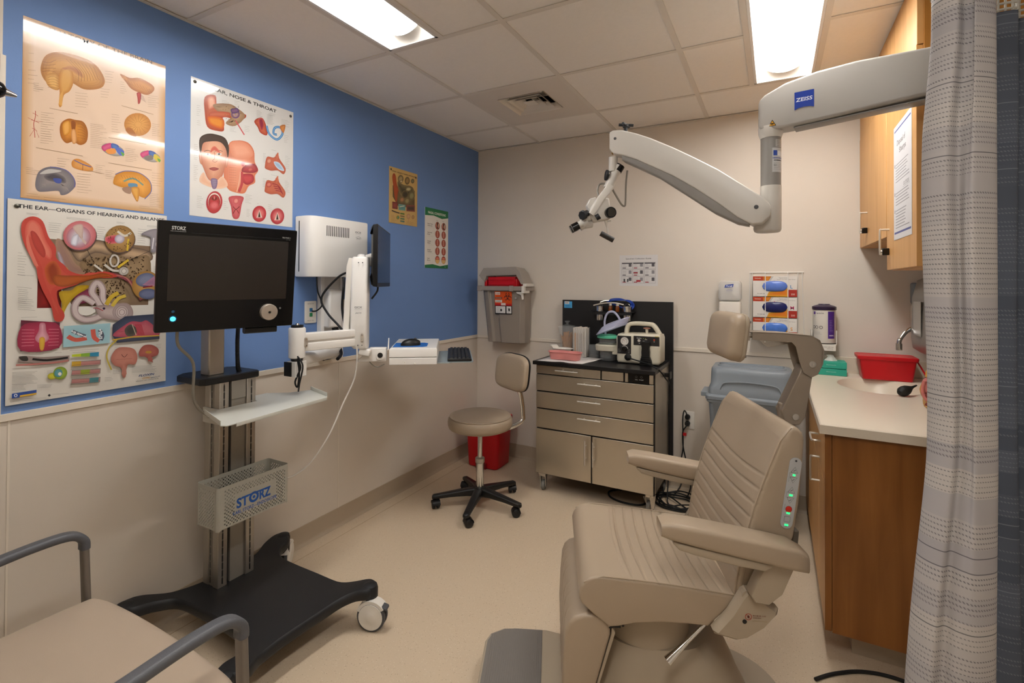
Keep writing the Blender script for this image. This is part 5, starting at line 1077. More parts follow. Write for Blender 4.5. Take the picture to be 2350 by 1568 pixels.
d = frontpanel('drawer', cx0, 1.222, .778, .836); pull((.926, cy0, .812), (1.081, cy0, .812), d)
frontpanel('front_panel', 1.226, 1.366, .778, .836)
frontpanel('front_panel', 1.372, 1.395, .778, .836); frontpanel('front_panel', 1.517, 1.545, .778, .836)
m = MB().box((1.397, cy0+.004, .780), (1.515, cy0+.02, .834)); cp = build('control_plate', m, GLOSSB, CAB, world=True)
A = Art(.118, .054); A.ring(.045, .018, .006, .001, '#8a8a88'); A.ring(.075, .018, .006, .001, '#8a8a88'); A.text('VAC', .037, .038, .009, '#c9c9c5', .01, width=.017); A.text('PUMP', .063, .038, .009, '#c9c9c5', .01, width=.026); A.build('plate_print', (1.397, cy0+.0038, .834), (1, 0, 0), (0, 0, -1), cp, 0, .3)
for z0, z1, zh in ((.666, .776, .742), (.552, .662, .632), (.422, .549, .523)):
    d = frontpanel('drawer', cx0, cx1-.002, z0, z1); pull((1.079, cy0, zh), (1.231, cy0, zh), d)
for x0, x1, hx in ((cx0, 1.162, 1.129), (1.166, cx1-.002, 1.182)):
    d = frontpanel('door', x0, x1, .122, .418); pull((hx, cy0, .238), (hx, cy0, .392), d)
for x, y, a in ((.815, -.455, .2), (1.515, -.44, -.5), (1.515, -.09, .5), (.815, -.09, -.3)):
    m = MB(); c = Vector((x, y, .033)); n = Vector((math.cos(a), math.sin(a), 0)); f = Vector((-n.y, n.x, 0)); m.box((x-.025, y-.025, .108), (x+.025, y+.025, .115))
    for s in (-1, 1): m.loft([m.sec(c+n*s*.016, f, up, [(-.012, -.01), (.012, -.01), (.026, .07), (-.026, .07)]), m.sec(c+n*s*.019, f, up, [(-.012, -.01), (.012, -.01), (.026, .07), (-.026, .07)])])
    m.box((x-.022, y-.022, .095), (x+.022, y+.022, .109))
    if x > 1 and y < -.3: m.loft([m.sec(c-n*.024+up*.01, f, up, [(-.035, .05), (.01, .055), (.03, .0), (.0, -.015)]), m.sec(c-n*.027+up*.01, f, up, [(-.035, .05), (.01, .055), (.03, .0), (.0, -.015)])])
    ca = build('caster', m, SATIN, CAB, world=True)
    w = MB().lathe([(.001, -.012), (.028, -.012), (.033, -.007), (.033, .007), (.028, .012), (.001, .012)], c, n, 24); build('wheel', w, mat('grey_wheel', '#77756f', .5), ca, world=True)
m = MB(); m.box((1.045, -.16, 1.178), (1.33, -.058, 1.181)); m.loft([[(x, -.16, 1.181), (x, -.157, 1.181), (x, -.157, 1.160), (x, -.16, 1.160)] for x in (1.06, 1.325)]); m.box((1.018, -.14, 1.1785), (1.05, -.06, 1.181)).box((1.14, -.062, 1.10), (1.19, -.058, 1.178)).box((1.12, -.075, 1.12), (1.13, -.058, 1.178)); SHF = build('holder_shelf', m, FRM, CAB, world=True)
A = Art(.062, .048); A.rect(.004, 0, .04, .02, '#d8d4d0'); A.text('INV', .008, .015, .012, '#5a4a4c', .01, width=.025); A.rect(0, .022, .062, .048, '#4aa6dc'); A.caps(.006, .029, .05, 3, .006, '#1f4f78', .0022, 8, ragged=.3); A.build('asset_tag', (.797, -.0585, 1.243), (1, 0, 0), (0, 0, -1), CAB, .0003, .4, back='#4aa6dc')
m = MB().box((cx1+.003, -.2, .775), (cx1+.03, -.17, .80)).box((cx1+.03, -.22, .765), (cx1+.04, -.16, .81)); build('cord_hook', m, BLACK, CAB, world=True, bevel=.003)

# metal cups, brown bottles, blue tubing on the little shelf
CUPP = None
for i, (x, r) in enumerate(((1.092, .028), (1.285, .031))):
    t = thing('metal_cup', ('small steel cup hung in the left end of the black holder shelf', 'larger steel cup hung in the right end of the black holder shelf')[i], 'metal cup', (x, -.118, 1.12), group='steel cups in the holder shelf')
    m = MB().lathe([(.001, 0), (r*.9, 0), (r*.94, .004), (r*.94, .045), (r, .062), (r, .092), (r*1.06, .094), (r*1.06, .098), (r*.94, .098), (r*.9, .09), (r*.86, .01), (.001, .01)], n=32); build('bowl', m, CHROME, t)
    m = MB().tube([(-r*.7, 0, .097), (-r*.3, 0, .115), (r*.3, 0, .115), (r*.7, 0, .097)], .0016, 6); build('bail', m, CHROME, t)
for i, x in enumerate((1.165, 1.215)):
    t = thing('medicine_bottle', ('amber glass bottle with white cap, nearer the left steel cup', 'amber glass bottle with white cap, nearer the right steel cup')[i], 'bottle', (x, -.115, 1.181), group='amber bottles on the holder shelf')
    build('bottle_glass', MB().lathe([(.001, 0), (.013, 0), (.0135, .003), (.0135, .033), (.008, .04), (.008, .043), (.001, .043)], n=20), mat('amber_glass', '#7a3c10', .12), t)
    build('cap', MB().lathe([(.001, .041), (.010, .041), (.010, .057), (.001, .058)], n=16), WHITE2, t)
m = MB()
for k in range(4):
    m.tube([(1.14+.01*k, -.115, 1.238), (1.17, -.13, 1.256+.003*k), (1.24, -.12, 1.262+.003*k), (1.30, -.10, 1.258-.004*k), (1.325-.008*k, -.09, 1.225), (1.30, -.10, 1.195+.004*k), (1.24, -.09, 1.21), (1.18, -.085, 1.23)], .0042, 8, closed=True)
t = build('blue_tubing', m, mat('blue_tube', '#1b3f9c', .3)); tag(t, 'coil of blue tubing lying over the bottles and cups on the holder shelf', 'tubing')
m = MB().tube([(1.055, -.15, 1.222), (1.12, -.148, 1.238), (1.2, -.15, 1.243), (1.27, -.15, 1.232)], .005, 10).tube([(1.10, -.145, 1.245), (1.13, -.12, 1.256), (1.17, -.10, 1.255)], .0035, 8); t = build('spray_wand', m, SATIN); tag(t, 'slim metal spray wand lying across the amber bottles', 'spray wand')

# on the cabinet top (surface .864)
TZ = .864
m = MB(); P = [(.80, -.505), (1.06, -.475), (1.135, -.36), (1.12, -.30), (.835, -.22), (.80, -.35)]
def tw(a, b): return .0012+.004*max(0, math.sin(a*31)*math.sin(b*27))
ng = 14; V = []; F = []
for i in range(ng+1):
    for j in range(ng+1):
        u_, v_ = i/ng, j/ng; a = Vector((.795, -.515)).lerp(Vector((1.10, -.50)), u_); b = Vector((.80, -.20)).lerp(Vector((1.16, -.22)), u_); q = a.lerp(b, v_); V.append((q.x, q.y, TZ+tw(q.x, q.y)))
for i in range(ng):
    for j in range(ng): a = i*(ng+1)+j; F.append((a, a+1, a+ng+2, a+ng+1))
t = mesh_obj('paper_towel', V, F, [mat('white_paper', '#dedad6', .8)]); s_ = t.modifiers.new('thickness', 'SOLIDIFY'); s_.thickness = .0008; s_.offset = 1; tag(t, 'white paper towel spread on the left of the black cabinet top', 'paper towel')
ZP = TZ+.0055
P = [(p.x, p.y) for p in smooth_path([(-.115, .01, 0), (-.10, -.045, 0), (-.05, -.052, 0), (.0, -.040, 0), (.05, -.052, 0), (.10, -.045, 0), (.115, .01, 0), (.07, .045, 0), (0, .045, 0), (-.07, .045, 0)], 6, True)]
c = Vector((.945, -.40, ZP)); m = MB(); L_ = [(-.014, .0), (-.012, .002), (0, .045), (-.006 if 0 else -.0, .05)]
m.loft([[(c.x+a, c.y+b, c.z+z) for a, b in inset(P, d_)] for d_, z in ((.06, .0), (.016, .0), (.013, .003), (.004, .046), (-.003, .049), (-.003, .052), (.004, .052), (.016, .006), (.06, .005))]); t = build('emesis_basin', m, mat('pink_plastic', '#dc8f8a', .4)); tag(t, 'pink plastic kidney basin on the paper towel on the steel cabinet', 'basin')
t = thing('swab_jar', 'clear glass jar with lid full of wooden swabs, left end of the cabinet top', 'jar', (.875, -.19, TZ))
JG = mat('jar_glass', '#e4e8e8', .05, alpha=.09)
build('jar_glass', MB().lathe([(.001, 0), (.04, 0), (.046, .01), (.05, .06), (.058, .15), (.066, .195), (.066, .20), (.062, .20), (.055, .15), (.047, .06), (.043, .013), (.001, .01)], n=36), JG, t)
build('lid', MB().lathe([(.066, .20), (.068, .204), (.05, .214), (.02, .218), (.008, .224), (.010, .232), (.02, .24), (.018, .246), (.001, .247)], n=30), JG, t)
m = MB(); R_ = random.Random(4)
for k in range(100):
    a = R_.random()*6.28; r0 = .025*R_.random()**.5; a2 = a+R_.random()*1.6-.8; r1 = .05*R_.random()**.5; m.cyl((r0*math.cos(a), r0*math.sin(a), .016), (r1*math.cos(a2), r1*math.sin(a2), .125+.045*R_.random()), .0015, n=5)
build('swabs', m, mat('swab_wood', '#c08c5a', .7), t)['kind'] = 'stuff'
m = MB(); S = []
for z, r, yy in ((0, .04, 0), (.003, .042, 0), (.035, .048, 0), (.055, .056, .0), (.062, .07, -.0), (.06, .066, 0), (.05, .05, 0), (.03, .042, 0), (.008, .038, 0)): S.append([(.885+r*1.25*math.cos(a)-.01, -.30+r*.8*math.sin(a), TZ+.003+z+(.018 if math.cos(a) < -.6 and z > .04 else 0)) for a in [2*PI*k/28 for k in range(28)]])
m.loft(S); t = build('white_scoop', m, WHITE2); tag(t, 'white plastic scoop cup in front of the swab jar', 'cup')
# tongue depressor packs standing in a clear bin
t = thing('depressor_box', 'clear container packed with wrapped wooden tongue depressors, right of the swab jar', 'container', (.985, -.21, TZ))
m = MB(); P = rrect(.105, .09, .008)
m.loft([[(a, b, z) for a, b in inset(P, d_)] for d_, z in ((.0, 0), (0, .205), (.002, .205), (.002, .004))]); build('box', m, JG, t)
m = MB(); R_ = random.Random(9)
for k in range(9): x = -.044+k*.0105; h_ = .20+.012*R_.random(); m.box((x, -.036-.004*R_.random(), .005), (x+.0085, .03, h_))
pk = build('wrapped_sticks', m, mat('paper_wrap', '#d6cdc2', .7, var=.06, scale=40), t, bevel=.002); pk['kind'] = 'stuff'
A = Art(.095, .19)
for k, x in enumerate((.018, .034, .064)): A.line([(x, .03), (x+.001, .185)], (.011, .004, .003)[k], ('#c79f78', '#a88a70', '#6a5c55')[k])
A.line([(.052, .03), (.052, .185)], .0015, '#5c504a'); A.line([(.08, .02), (.081, .18)], .003, '#b8a894'); A.build('stick_print', (.94, -.2516, TZ+.2), (1, 0, 0), (0, 0, -1), pk, 0, .6)
t = thing('glass_canister', 'clear glass canister between the depressor container and the suction pump', 'jar', (1.075, -.20, TZ))
build('canister_glass', MB().lathe([(.001, 0), (.036, 0), (.037, .003), (.037, .085), (.034, .09), (.034, .004), (.001, .004)], n=28), JG, t)
# suction pump
PUMP = thing('suction_pump', 'portable beige suction pump with carry handle and gauge on the cabinet', 'suction pump', (1.41, -.27, TZ)); PB = mat('pump_beige', '#cdc7b4', .4)
px0, px1, py0, py1 = 1.275, 1.553, -.345, -.19
def side(z, a, b, d=0.): return z
m = MB(); P = [(px0+.01, .004), (px0, .02), (px0, .06), (px0-.004, .165), (px0+.008, .188), (px0+.06, .192), (px1-.03, .196), (px1-.006, .19), (px1, .17), (px1, .02), (px1-.014, .004)]
m.pad([(a, TZ+b) for a, b in P], py0, py1, 'y', .018); build('housing', m, PB, PUMP, world=True, ang=50)
m = MB(); hz = TZ+.253
hp = [(px0+.045, TZ+.18), (px0+.055, TZ+.235), (px0+.09, hz), (px1-.09, hz), (px1-.055, TZ+.243), (px1-.02, TZ+.19)]
Q = smooth_path([(a, -.265, b) for a, b in hp], 6); S = []
for i, p in enumerate(Q):
    tt = (Q[min(i+1, len(Q)-1)]-Q[max(i-1, 0)]).normalized(); x = Vector((0, 1, 0)); y = tt.cross(x); S.append(m.sec(p, x, y, rrect(.045, .026, .009)))
m.loft(S); build('carry_handle', m, PB, PUMP, world=True, ang=50)
m = MB().cyl((1.452, -.265, TZ+.19), (1.452, -.265, TZ+.222), .009, n=14); build('vacuum_button_stem', m, PB, PUMP, world=True)
m = MB().lathe([(.001, .22), (.022, .222), (.024, .229), (.001, .235)], (1.452, -.265, TZ), n=20, sy=.7); build('button', m, mat('faded_red', '#a87868', .5), PUMP, world=True)
A = Art(.088, .115); A.poly([(.004, 0), (.084, 0), (.088, .005), (.086, .11), (.082, .115), (.004, .115), (0, .11), (0, .004)], '#232325'); A.ell(.046, .033, .026, .026, '#c9c5bd'); A.ell(.046, .033, .022, .022, '#dedad2'); A.ring(.046, .033, .015, .0014, '#7d7770', a0=140, a1=400)
for k in range(9): a = math.radians(140+k*32); A.line([(.046+.014*math.cos(a), .033+.014*math.sin(a)), (.046+.019*math.cos(a), .033+.019*math.sin(a))], .001, '#4a4642')
A.line([(.046, .033), (.036, .024)], .0016, '#a82a20'); A.ring(.046, .084, .021, .004, '#b9b6b0', a0=230, a1=350); A.caps(.004, .084, .018, 5, .006, '#8a8884', .0012, 2); A.caps(.068, .084, .016, 5, .006, '#8a8884', .0012, 3); A.caps(.02, .066, .05, 1, .006, '#8a8884', .0012, 4)
A.build('gauge_panel', (px0+.008, py0-.0006, TZ+.178), (1, 0, 0), (0, 0, -1), PUMP, .0005, .3, back='#232325')
m = MB().lathe([(.001, 0), (.015, 0), (.013, .014), (.001, .015)], (px0+.054, py0, TZ+.094), (0, -1, 0), 20).box((px0+.052, py0-.02, TZ+.085), (px0+.056, py0-.012, TZ+.108)); build('dial', m, GLOSSB, PUMP, world=True)
A = Art(.16, .058); A.poly([(.004, 0), (.157, .002), (.16, .045), (.155, .056), (.006, .052), (0, .04)], '#262628'); A.text('Devilbiss', .02, .016, .010, '#c9c9c5', .01, width=.03); A.ell(.034, .028, .009, .009, '#c5c1b8'); A.ell(.062, .014, .002, .002, '#9ad84a'); A.ell(.075, .014, .002, .002, '#c8d840'); A.rect(.07, .018, .085, .022, '#a8a6a0'); A.rect(.058, .028, .068, .044, '#8a8884'); A.ell(.128, .02, .005, .006, '#c03a20'); A.rect(.124, .029, .132, .033, '#a8a6a0'); A.ell(.036, .046, .003, .003, '#a8a6a0')
A.build('status_panel', (px0+.112, py0-.0006, TZ+.182), (1, 0, 0), (0, 0, -1), PUMP, .0005, .3, back='#262628')
m = MB(); prof = [(.025, .15, .028), (.028, .135, .026), (.024, .11, .024), (.027, .085, .022), (.026, .06, .022), (.037, .03, .018), (.041, .002, .018)]
m.loft([[(1.465-w_, py0-.001, TZ+z), (1.465+w_, py0-.001, TZ+z), (1.465+w_*.9, py0-d_, TZ+z), (1.465-w_*.9, py0-d_, TZ+z)] for w_, z, d_ in prof])
for k in range(4): m.box((1.465-.036+.003*k, py0-.024, TZ+.015+.014*k), (1.465+.036-.003*k, py0-.018, TZ+.018+.014*k))
build('battery_clip', m, BLACK, PUMP, world=True, bevel=.002)
A = Art(.024, .07); A.rect(0, 0, .024, .035, '#c8b830'); A.rect(.0, .036, .02, .07, '#d8d4c8'); A.ell(.01, .052, .006, .006, '#4a4642'); A.build('sticker', (px1-.034, py0-.0004, TZ+.185), (1, 0, 0), (0, 0, -1), PUMP, 0, .4)
m = MB().lathe([(.001, -.005), (.02, -.005), (.022, .01), (.014, .022), (.007, .03), (.001, .03)], (px0+.075, py0, TZ+.045), (.3, -1, 0), 12); build('power_plug', m, RUBBER, PUMP, world=True)
m = MB().tube([(px0+.078, py0-.025, TZ+.045), (px0+.13, py0-.035, TZ+.035), (1.47, py0-.045, TZ+.022), (1.53, py0-.09, TZ+.012), (1.565, -.42, .85), (1.582, -.33, .79), (1.583, -.2, .72), (1.572, -.18, .55), (1.58, -.17, .35), (1.575, -.2, .14), (1.58, -.26, .02), (1.60, -.3, .006)], .0042, 8); build('power_cord', m, RUBBER, PUMP, world=True)
m = MB(); P = rrect(.145, .13, .04, 5); c = Vector((1.195, -.265, TZ)); m.loft([[(c.x+a, c.y+b, c.z+z) for a, b in inset(P, d_)] for d_, z in ((.004, .068), (0, .07), (-.004, .105), (.002, .11), (.01, .11), (.012, .075))]); m.box((1.24, -.32, TZ+.05), (1.28, -.21, TZ+.108)); build('canister_tray', m, PB, PUMP, world=True, bevel=.002)
# collection canister with green lid and coiled clear tubing
t = thing('suction_canister', 'clear suction canister with green lid sitting in the pump tray', 'canister', (1.195, -.265, TZ))
build('cup', MB().lathe([(.001, .005), (.05, .005), (.054, .02), (.06, .15), (.062, .152), (.058, .152), (.05, .02), (.001, .012)], n=32), JG, t)
build('lid', MB().lathe([(.066, .15), (.071, .152), (.071, .162), (.05, .172), (.02, .174), (.001, .174)], n=32), mat('green_lid', '#57b894', .4), t)
CT = mat('clear_tubing', '#c9cce6', .15, alpha=.62)
m = MB()
for k in range(6):
    o = k*.006; zc = TZ+.185+k*.0085
    m.tube([(1.135+o, -.30, zc-.012), (1.16+o, -.35+o, zc), (1.23+o, -.345+o, zc+.03), (1.30+o*.6, -.30, zc+.058), (1.315+o*.4, -.24, zc+.06), (1.26, -.21, zc+.04), (1.18, -.22, zc+.008)], .0052, 8, closed=True)
t = build('suction_tubing', m, CT); tag(t, 'coil of clear plastic tubing heaped on the green canister lid', 'tubing')
m = MB().tube([(1.18, -.27, TZ+.172), (1.175, -.275, TZ+.26), (1.195, -.275, TZ+.315), (1.235, -.275, TZ+.325), (1.27, -.275, TZ+.29), (1.285, -.275, TZ+.25)], .0075, 10); t = build('tubing_hoop', m, CT); tag(t, 'single thick loop of clear tubing arching above the green canister lid', 'tubing')

# outlet, plugs and the cable heap by the cabinet
t = wall_plate('power_outlet', 'white wall socket with two black plugs, right of the steel cabinet', (1.669, 0, .468), (1, 0, 0), (0, -1, 0), .073, .117, 'power')
for i, z in enumerate((.492, .448)):
    m = MB().lathe([(.001, 0), (.016, 0), (.017, .02), (.012, .034), (.001, .036)], (1.664, -.008, z), (0, -1, 0), 18).tube([(1.664, -.036, z), (1.662, -.05, z+(.03 if i == 0 else -.01)), (1.648, -.05, z+(.045 if i == 0 else -.03)), (1.638, -.045, z-.02 if i == 0 else z-.06), (1.640, -.04, .3), ((1.628, 1.66)[i], -.04, .2), ((1.632, 1.69)[i], -.05, .06), ((1.60, 1.68)[i], -.15, .008)], .0042, 8)
    q = build('electrical_cable', m, RUBBER); tag(q, ('black plug and cord in the upper socket beside the cabinet', 'black plug and cord in the lower socket beside the cabinet')[i], 'power cord')
m = MB().box((1.640, -.048, .372), (1.662, -.045, .392)); q = build('cord_tag', m, RED); tag(q, 'tiny red tag on the black cords below the wall socket', 'tag')
m = MB(); R_ = random.Random(12)
for k in range(5):
    cx, cy, r = 1.62+.03*R_.random(), -.20-.08*R_.random(), .085+.035*R_.random(); pts = []
    for i in range(9): a = 2*PI*i/9+k; pts.append((cx+r*1.15*math.cos(a)*(1+.15*R_.random()), cy+r*math.sin(a)*(1+.15*R_.random()), .006+.008*k*abs(math.sin(a*1.5+k))))
    m.tube(pts, .0045, 8, closed=True)
m.tube([(1.52, -.10, .05), (1.54, -.16, .012), (1.60, -.22, .02), (1.70, -.30, .006), (1.76, -.33, .006)], .0045, 8)
q = build('cable_heap', m, RUBBER); tag(q, 'heap of coiled black cords on the floor right of the steel cabinet', 'cables')
m = MB().tube([(1.25, -.24, .006), (1.215, -.30, .006), (1.25, -.37, .006), (1.34, -.405, .006), (1.44, -.39, .006), (1.48, -.30, .006), (1.44, -.22, .006), (1.34, -.19, .006)], .006, 8, closed=True); q = build('cable_loop', m, RUBBER); tag(q, 'flat black loop of cord on the floor under the steel cabinet', 'cable')

# ================================================================ items on the back wall
t = thing('sanitizer_dispenser', 'clear-topped hand sanitizer dispenser on the back wall behind the headrest', 'dispenser', (1.925, 0, 1.2))
m = MB(); P = rrect(.136, .10, .02)
def wb(x0, x1, y, z0, z1, r=.015, d=.01): 
    m = MB(); P = rrect(x1-x0, z1-z0, r, 4); c = Vector(((x0+x1)/2, 0, (z0+z1)/2)); return m.loft([m.sec(c+Vector((0, yy, 0)), (1, 0, 0), (0, 0, 1), inset(P, dd)) for yy, dd in ((-.002, 0), (y+d, 0), (y+d*.3, d*.3), (y, d))])
build('base', wb(1.861, 1.989, -.085, 1.13, 1.268, .012), WHITE2, t, world=True); build('cover', wb(1.859, 1.991, -.09, 1.27, 1.397, .02), mat('frosted_clear', '#eceae6', .15, alpha=.45), t, world=True); build('refill', wb(1.872, 1.978, -.07, 1.274, 1.372, .01), mat('gel_bag', '#dedcd6', .2), t, world=True)
A = Art(.06, .06); A.poly([(.006, .006), (.054, .0), (.05, .02), (.0, .024)], '#2c4aa0'); A.text('Purell', .01, .018, .014, '#f0f0f4', .02, width=.036, italic=.2); A.text('HAND', .018, .036, .006, '#5a6aa0', .01, width=.024); A.text('SANITIZER', .012, .045, .006, '#5a6aa0', .01, width=.036); A.line([(.008, .054), (.052, .054)], .0006, '#8a90a8'); A.build('label', (1.895, -.0915, 1.378), (1, 0, 0), (0, 0, -1), t, 0, .3)
A = Art(.04, .01); A.text('purell', .008, .008, .008, '#8a8884', .01, width=.022); A.build('base_label', (1.905, -.0855, 1.2), (1, 0, 0), (0, 0, -1), t, 0, .3)
# glove boxes in a wire rack
t = thing('glove_rack', 'white wire rack on the back wall holding three glove boxes', 'glove box holder', (2.18, 0, 1.05)); m = MB(); r = .0025
for x in (2.05, 2.30): m.tube([(x, -.004, 1.452), (x, -.004, 1.06), (x, -.10, 1.045), (x, -.108, 1.06)], r, 6, sm=0); m.tube([(x, -.10, 1.05), (x, -.10, 1.08)], r, 6, sm=0)
for x in (2.125, 2.245): m.tube([(x, -.004, 1.45), (x, -.103, 1.448), (x, -.103, 1.045), (x, -.004, 1.04)], r, 6, sm=0)
m.tube([(2.035, -.006, 1.451), (2.33, -.006, 1.451)], r*1.3, 6, sm=0).tube([(2.05, -.102, 1.045), (2.30, -.102, 1.045)], r, 6, sm=0); m.tube([(2.038, -.006, 1.45), (2.03, -.006, 1.07)], r, 6, sm=0).tube([(2.322, -.006, 1.45), (2.332, -.006, 1.07)], r, 6, sm=0)
build('wire_frame', m, WHITE, t, world=True)
GB = (('L', '#2a7fb8', '#5b7ccf', '#31489f', 1.303), ('M', '#d02a6a', '#2c3f9c', '#151f5c', 1.177), ('S', '#e0962a', '#4a78d0', '#2a489c', 1.051))
for i, (L_, cl, g1, g2, z) in enumerate(GB):
    m = MB().box((2.058, -.095, z), (2.292, -.006, z+.122)); b = build('glove_box', m, mat('glove_carton', '#dcd7d0', .5)); tag(b, ('glove box marked L, topmost in the white wire rack', 'glove box marked M, middle of the white wire rack', 'glove box marked S, lowest in the white wire rack')[i], 'glove box', 'glove boxes in the wire rack')
    A = Art(.234, .122); A.rect(0, 0, .234, .122, '#dedad4'); A.rect(0, 0, .055, .026, '#b23a1c'); A.poly([(.055, 0), (.1, 0), (.085, .026), (.055, .026)], '#d88a28', '#c9701c'); A.poly([(.1, 0), (.112, 0), (.096, .026), (.085, .026)], '#b8b6b2'); A.text('TRONEX', .008, .015, .009, '#ecd8c8', .01, width=.036); A.text('Fingertip-textured', .14, .012, .008, '#55504c', .005, width=.05); A.text('Powder-Free Nitrile Exam Gloves', .13, .021, .007, '#6a655f', 0, width=.095)
    A.poly([(.085, .095), (.19, .07), (.19, .122), (.075, .122)], '#d9781c', '#d8a02c'); A.rect(.19, .08, .234, .122, '#a82c20'); A.text('250', .203, .112, .014, '#ead0c4', .01, width=.02); A.text(L_, .2, .072, .028, cl, .012); A.text(L_, .113, .03, .009, cl, .02); A.text('9120-20', .024, .108, .009, '#55504c', .005, width=.042); A.caps(.01, .114, .06, 1, .006, '#8a857e', .0008, 2)
    A.build('box_print', (2.058, -.0955, z+.122), (1, 0, 0), (0, 0, -1), b, 0, .4)
    gm = MB(); S = []
    for k in range(17):
        u_ = -1+2*k/16; w_ = .031*max(0., 1-abs(u_)**3.4)**.55+.0005; S.append([(2.058+.118+u_*.068, -.0962-.013*(1-u_*u_)**.6*max(0, math.cos(a))-.0008*math.sin(9*u_+a*3), z+.062+w_*math.sin(a)) for a in [-PI/2+PI*j/10 for j in range(11)]]+[(2.058+.118+u_*.068, -.094, z+.062)])
    gm.loft(S); build('gloves', gm, mat('glove_'+L_, g1 if L_ != 'M' else g2, .3, var=.2, scale=50), b)
# wipes canister
t = thing('wipes_canister', 'white wipes canister with purple lid in a wall holder above the counter', 'wipes canister', (2.43, -.065, 1.04))
build('tub', MB().lathe([(.001, 0), (.055, 0), (.057, .003), (.057, .195), (.001, .196)], n=36), WHITE2, t)
build('lid', MB().lathe([(.06, .190), (.061, .192), (.061, .208), (.05, .214), (.03, .220), (.028, .224), (.001, .224)], n=36), mat('purple_lid', '#2c1f3c', .35), t)
def wrap(A, R0, zt, ctr, name, par, a0):      # bend flat art round a cylinder
    V = []; 
    for x, y, k in A.V: a = a0+x/R0; V.append((ctr[0]+(R0+k+.0006)*math.sin(a), ctr[1]-(R0+k+.0006)*math.cos(a), zt-y))
    me = bpy.data.meshes.new(name); me.from_pydata(V, [], A.F); at = me.color_attributes.new('Col', 'FLOAT_COLOR', 'POINT'); arr = np.ones((len(V), 4), np.float32); arr[:, :3] = np.array(A.C, np.float32); at.data.foreach_set('color', arr.ravel()); me.materials.append(print_mat('print_0.35_0_0', .35)); o = bpy.data.objects.new(name, me); COL.objects.link(o); place(o, par, True); return o
A = Art(.14, .16); A.nx = 10
for k in range(8): A.rect(.08+k*.005, 0, .085+k*.005, .155, '#4f2a86')
A.rect(0, .002, .014, .018, '#4f2a86'); A.text('Super Sani-Cloth', .02, .013, .009, '#3c3a44', .01, width=.04); A.caps(.002, .026, .015, 2, .007, '#55505c', .001, 1); A.caps(.088, .05, .025, 14, .005, '#b8a8d8', .0007, 5); A.text('WIPES', .086, .142, .012, '#ece6f6', .02, width=.028)
for x in (.004, .022, .046): A.ring(x, .092, .008, .0022, '#3a3a40')
A.caps(.012, .12, .05, 3, .006, '#8a8890', .0007, 6)
wrap(A, .057, 1.04+.182, (2.43, -.065), 'label', t, -1.15)
t = thing('canister_holder', 'white wall holder under the wipes canister', 'wall holder', (2.43, 0, 1.0))
m = MB().box((2.376, -.006, 1.0), (2.484, -.001, 1.22)).box((2.376, -.125, 1.024), (2.484, -.001, 1.034)); 
for x in (2.368, 2.489): m.box((x-.003, -.08, 1.03), (x+.003, -.002, 1.11))
m.box((2.385, -.128, .998), (2.482, -.124, 1.034)); build('bracket', m, WHITE2, t, world=True, bevel=.001)
A = Art(.09, .03); A.text('THESE WIPES ARE FOR', .012, .012, .005, '#3c3a3a', .01, width=.07); A.text('SURFACES', .05, .022, .005, '#3c3a3a', .01, width=.03); A.build('holder_label', (2.388, -.1286, 1.03), (1, 0, 0), (0, 0, -1), t, 0, .4)

# ================================================================ grey slim bin
t = thing('trash_bin', 'tall slim blue-grey trash bin with slotted lid against the back wall', 'trash bin', (2.05, -.26, 0)); BG2 = mat('slate_plastic', '#7f878e', .42)
m = MB(); bxx0, bxx1, byy0, byy1 = 1.835, 2.275, -.42, -.12
def bn_(z, k, i=0): cx, cy = (bxx0+bxx1)/2, (byy0+byy1)/2; P = rrect((bxx1-bxx0)*k, (byy1-byy0)*k, .03, 4); return [(cx+a, cy+b, z) for a, b in inset(P, i)]
m.loft([bn_(0, .82, .006), bn_(.006, .82), bn_(.69, .99), bn_(.70, 1.04), bn_(.715, 1.04)]); b = build('bin', m, BG2, t, world=True)
m = MB(); cxm = 2.055
P = [(1.905, .03), (2.205, .03), (2.215, .05), (2.215, .55), (2.195, .57), (1.915, .57), (1.895, .55), (1.895, .05)]
m.tube([(x, byy0+.032-.04*(z/.7), z+.05) for x, z in P], .006, 8, closed=True, sm=2); build('molded_panel', m, BG2, b, world=True)
m = MB(); m.loft([bn_(.712, 1.07), bn_(.735, 1.07), bn_(.745, 1.0)]); m.box((1.79, -.36, .715), (1.85, -.2, .742)); L1 = build('rim', m, BG2, t, world=True, bevel=.004)
m = MB(); S = []
for z, kx, ky, r in ((.738, .99, 1.0, .03), (.78, .99, .98, .03), (.80, .955, .92, .05), (.86, .95, .88, .05), (.885, .94, .84, .05), (.895, .91, .76, .05), (.895, .80, .45, .03), (.875, .78, .40, .02)):
    P = rrect((bxx1-bxx0)*kx, (byy1-byy0)*ky, r, 5); S.append([((bxx0+bxx1)/2+a, (byy0+byy1)/2+b_, z) for a, b_ in P])
m.loft(S); LD = build('lid', m, BG2, t, world=True, ang=50)
m = MB(); P = rrect(.34, .11, .03, 5); m.loft([[((bxx0+bxx1)/2+a, (byy0+byy1)/2+b_, z) for a, b_ in inset(P, d_)] for z, d_ in ((.892, -.012), (.902, -.008), (.904, 0), (.885, .006))]); m.loft([[((bxx0+bxx1)/2+a, (byy0+byy1)/2+b_, z) for a, b_ in rrect(.32, .09, .02, 4)] for z in (.876, .882)]); build('lid_slot', m, BG2, LD, world=True)
m = MB(); q = [(1.90, .775), (1.92, .812), (1.98, .822), (2.05, .825), (2.13, .822), (2.19, .812), (2.21, .775)]; m.tube([(x, -.418+(z-.775)*.1, z) for x, z in q], .004, 6); build('lid_ridge', m, BG2, LD, world=True)
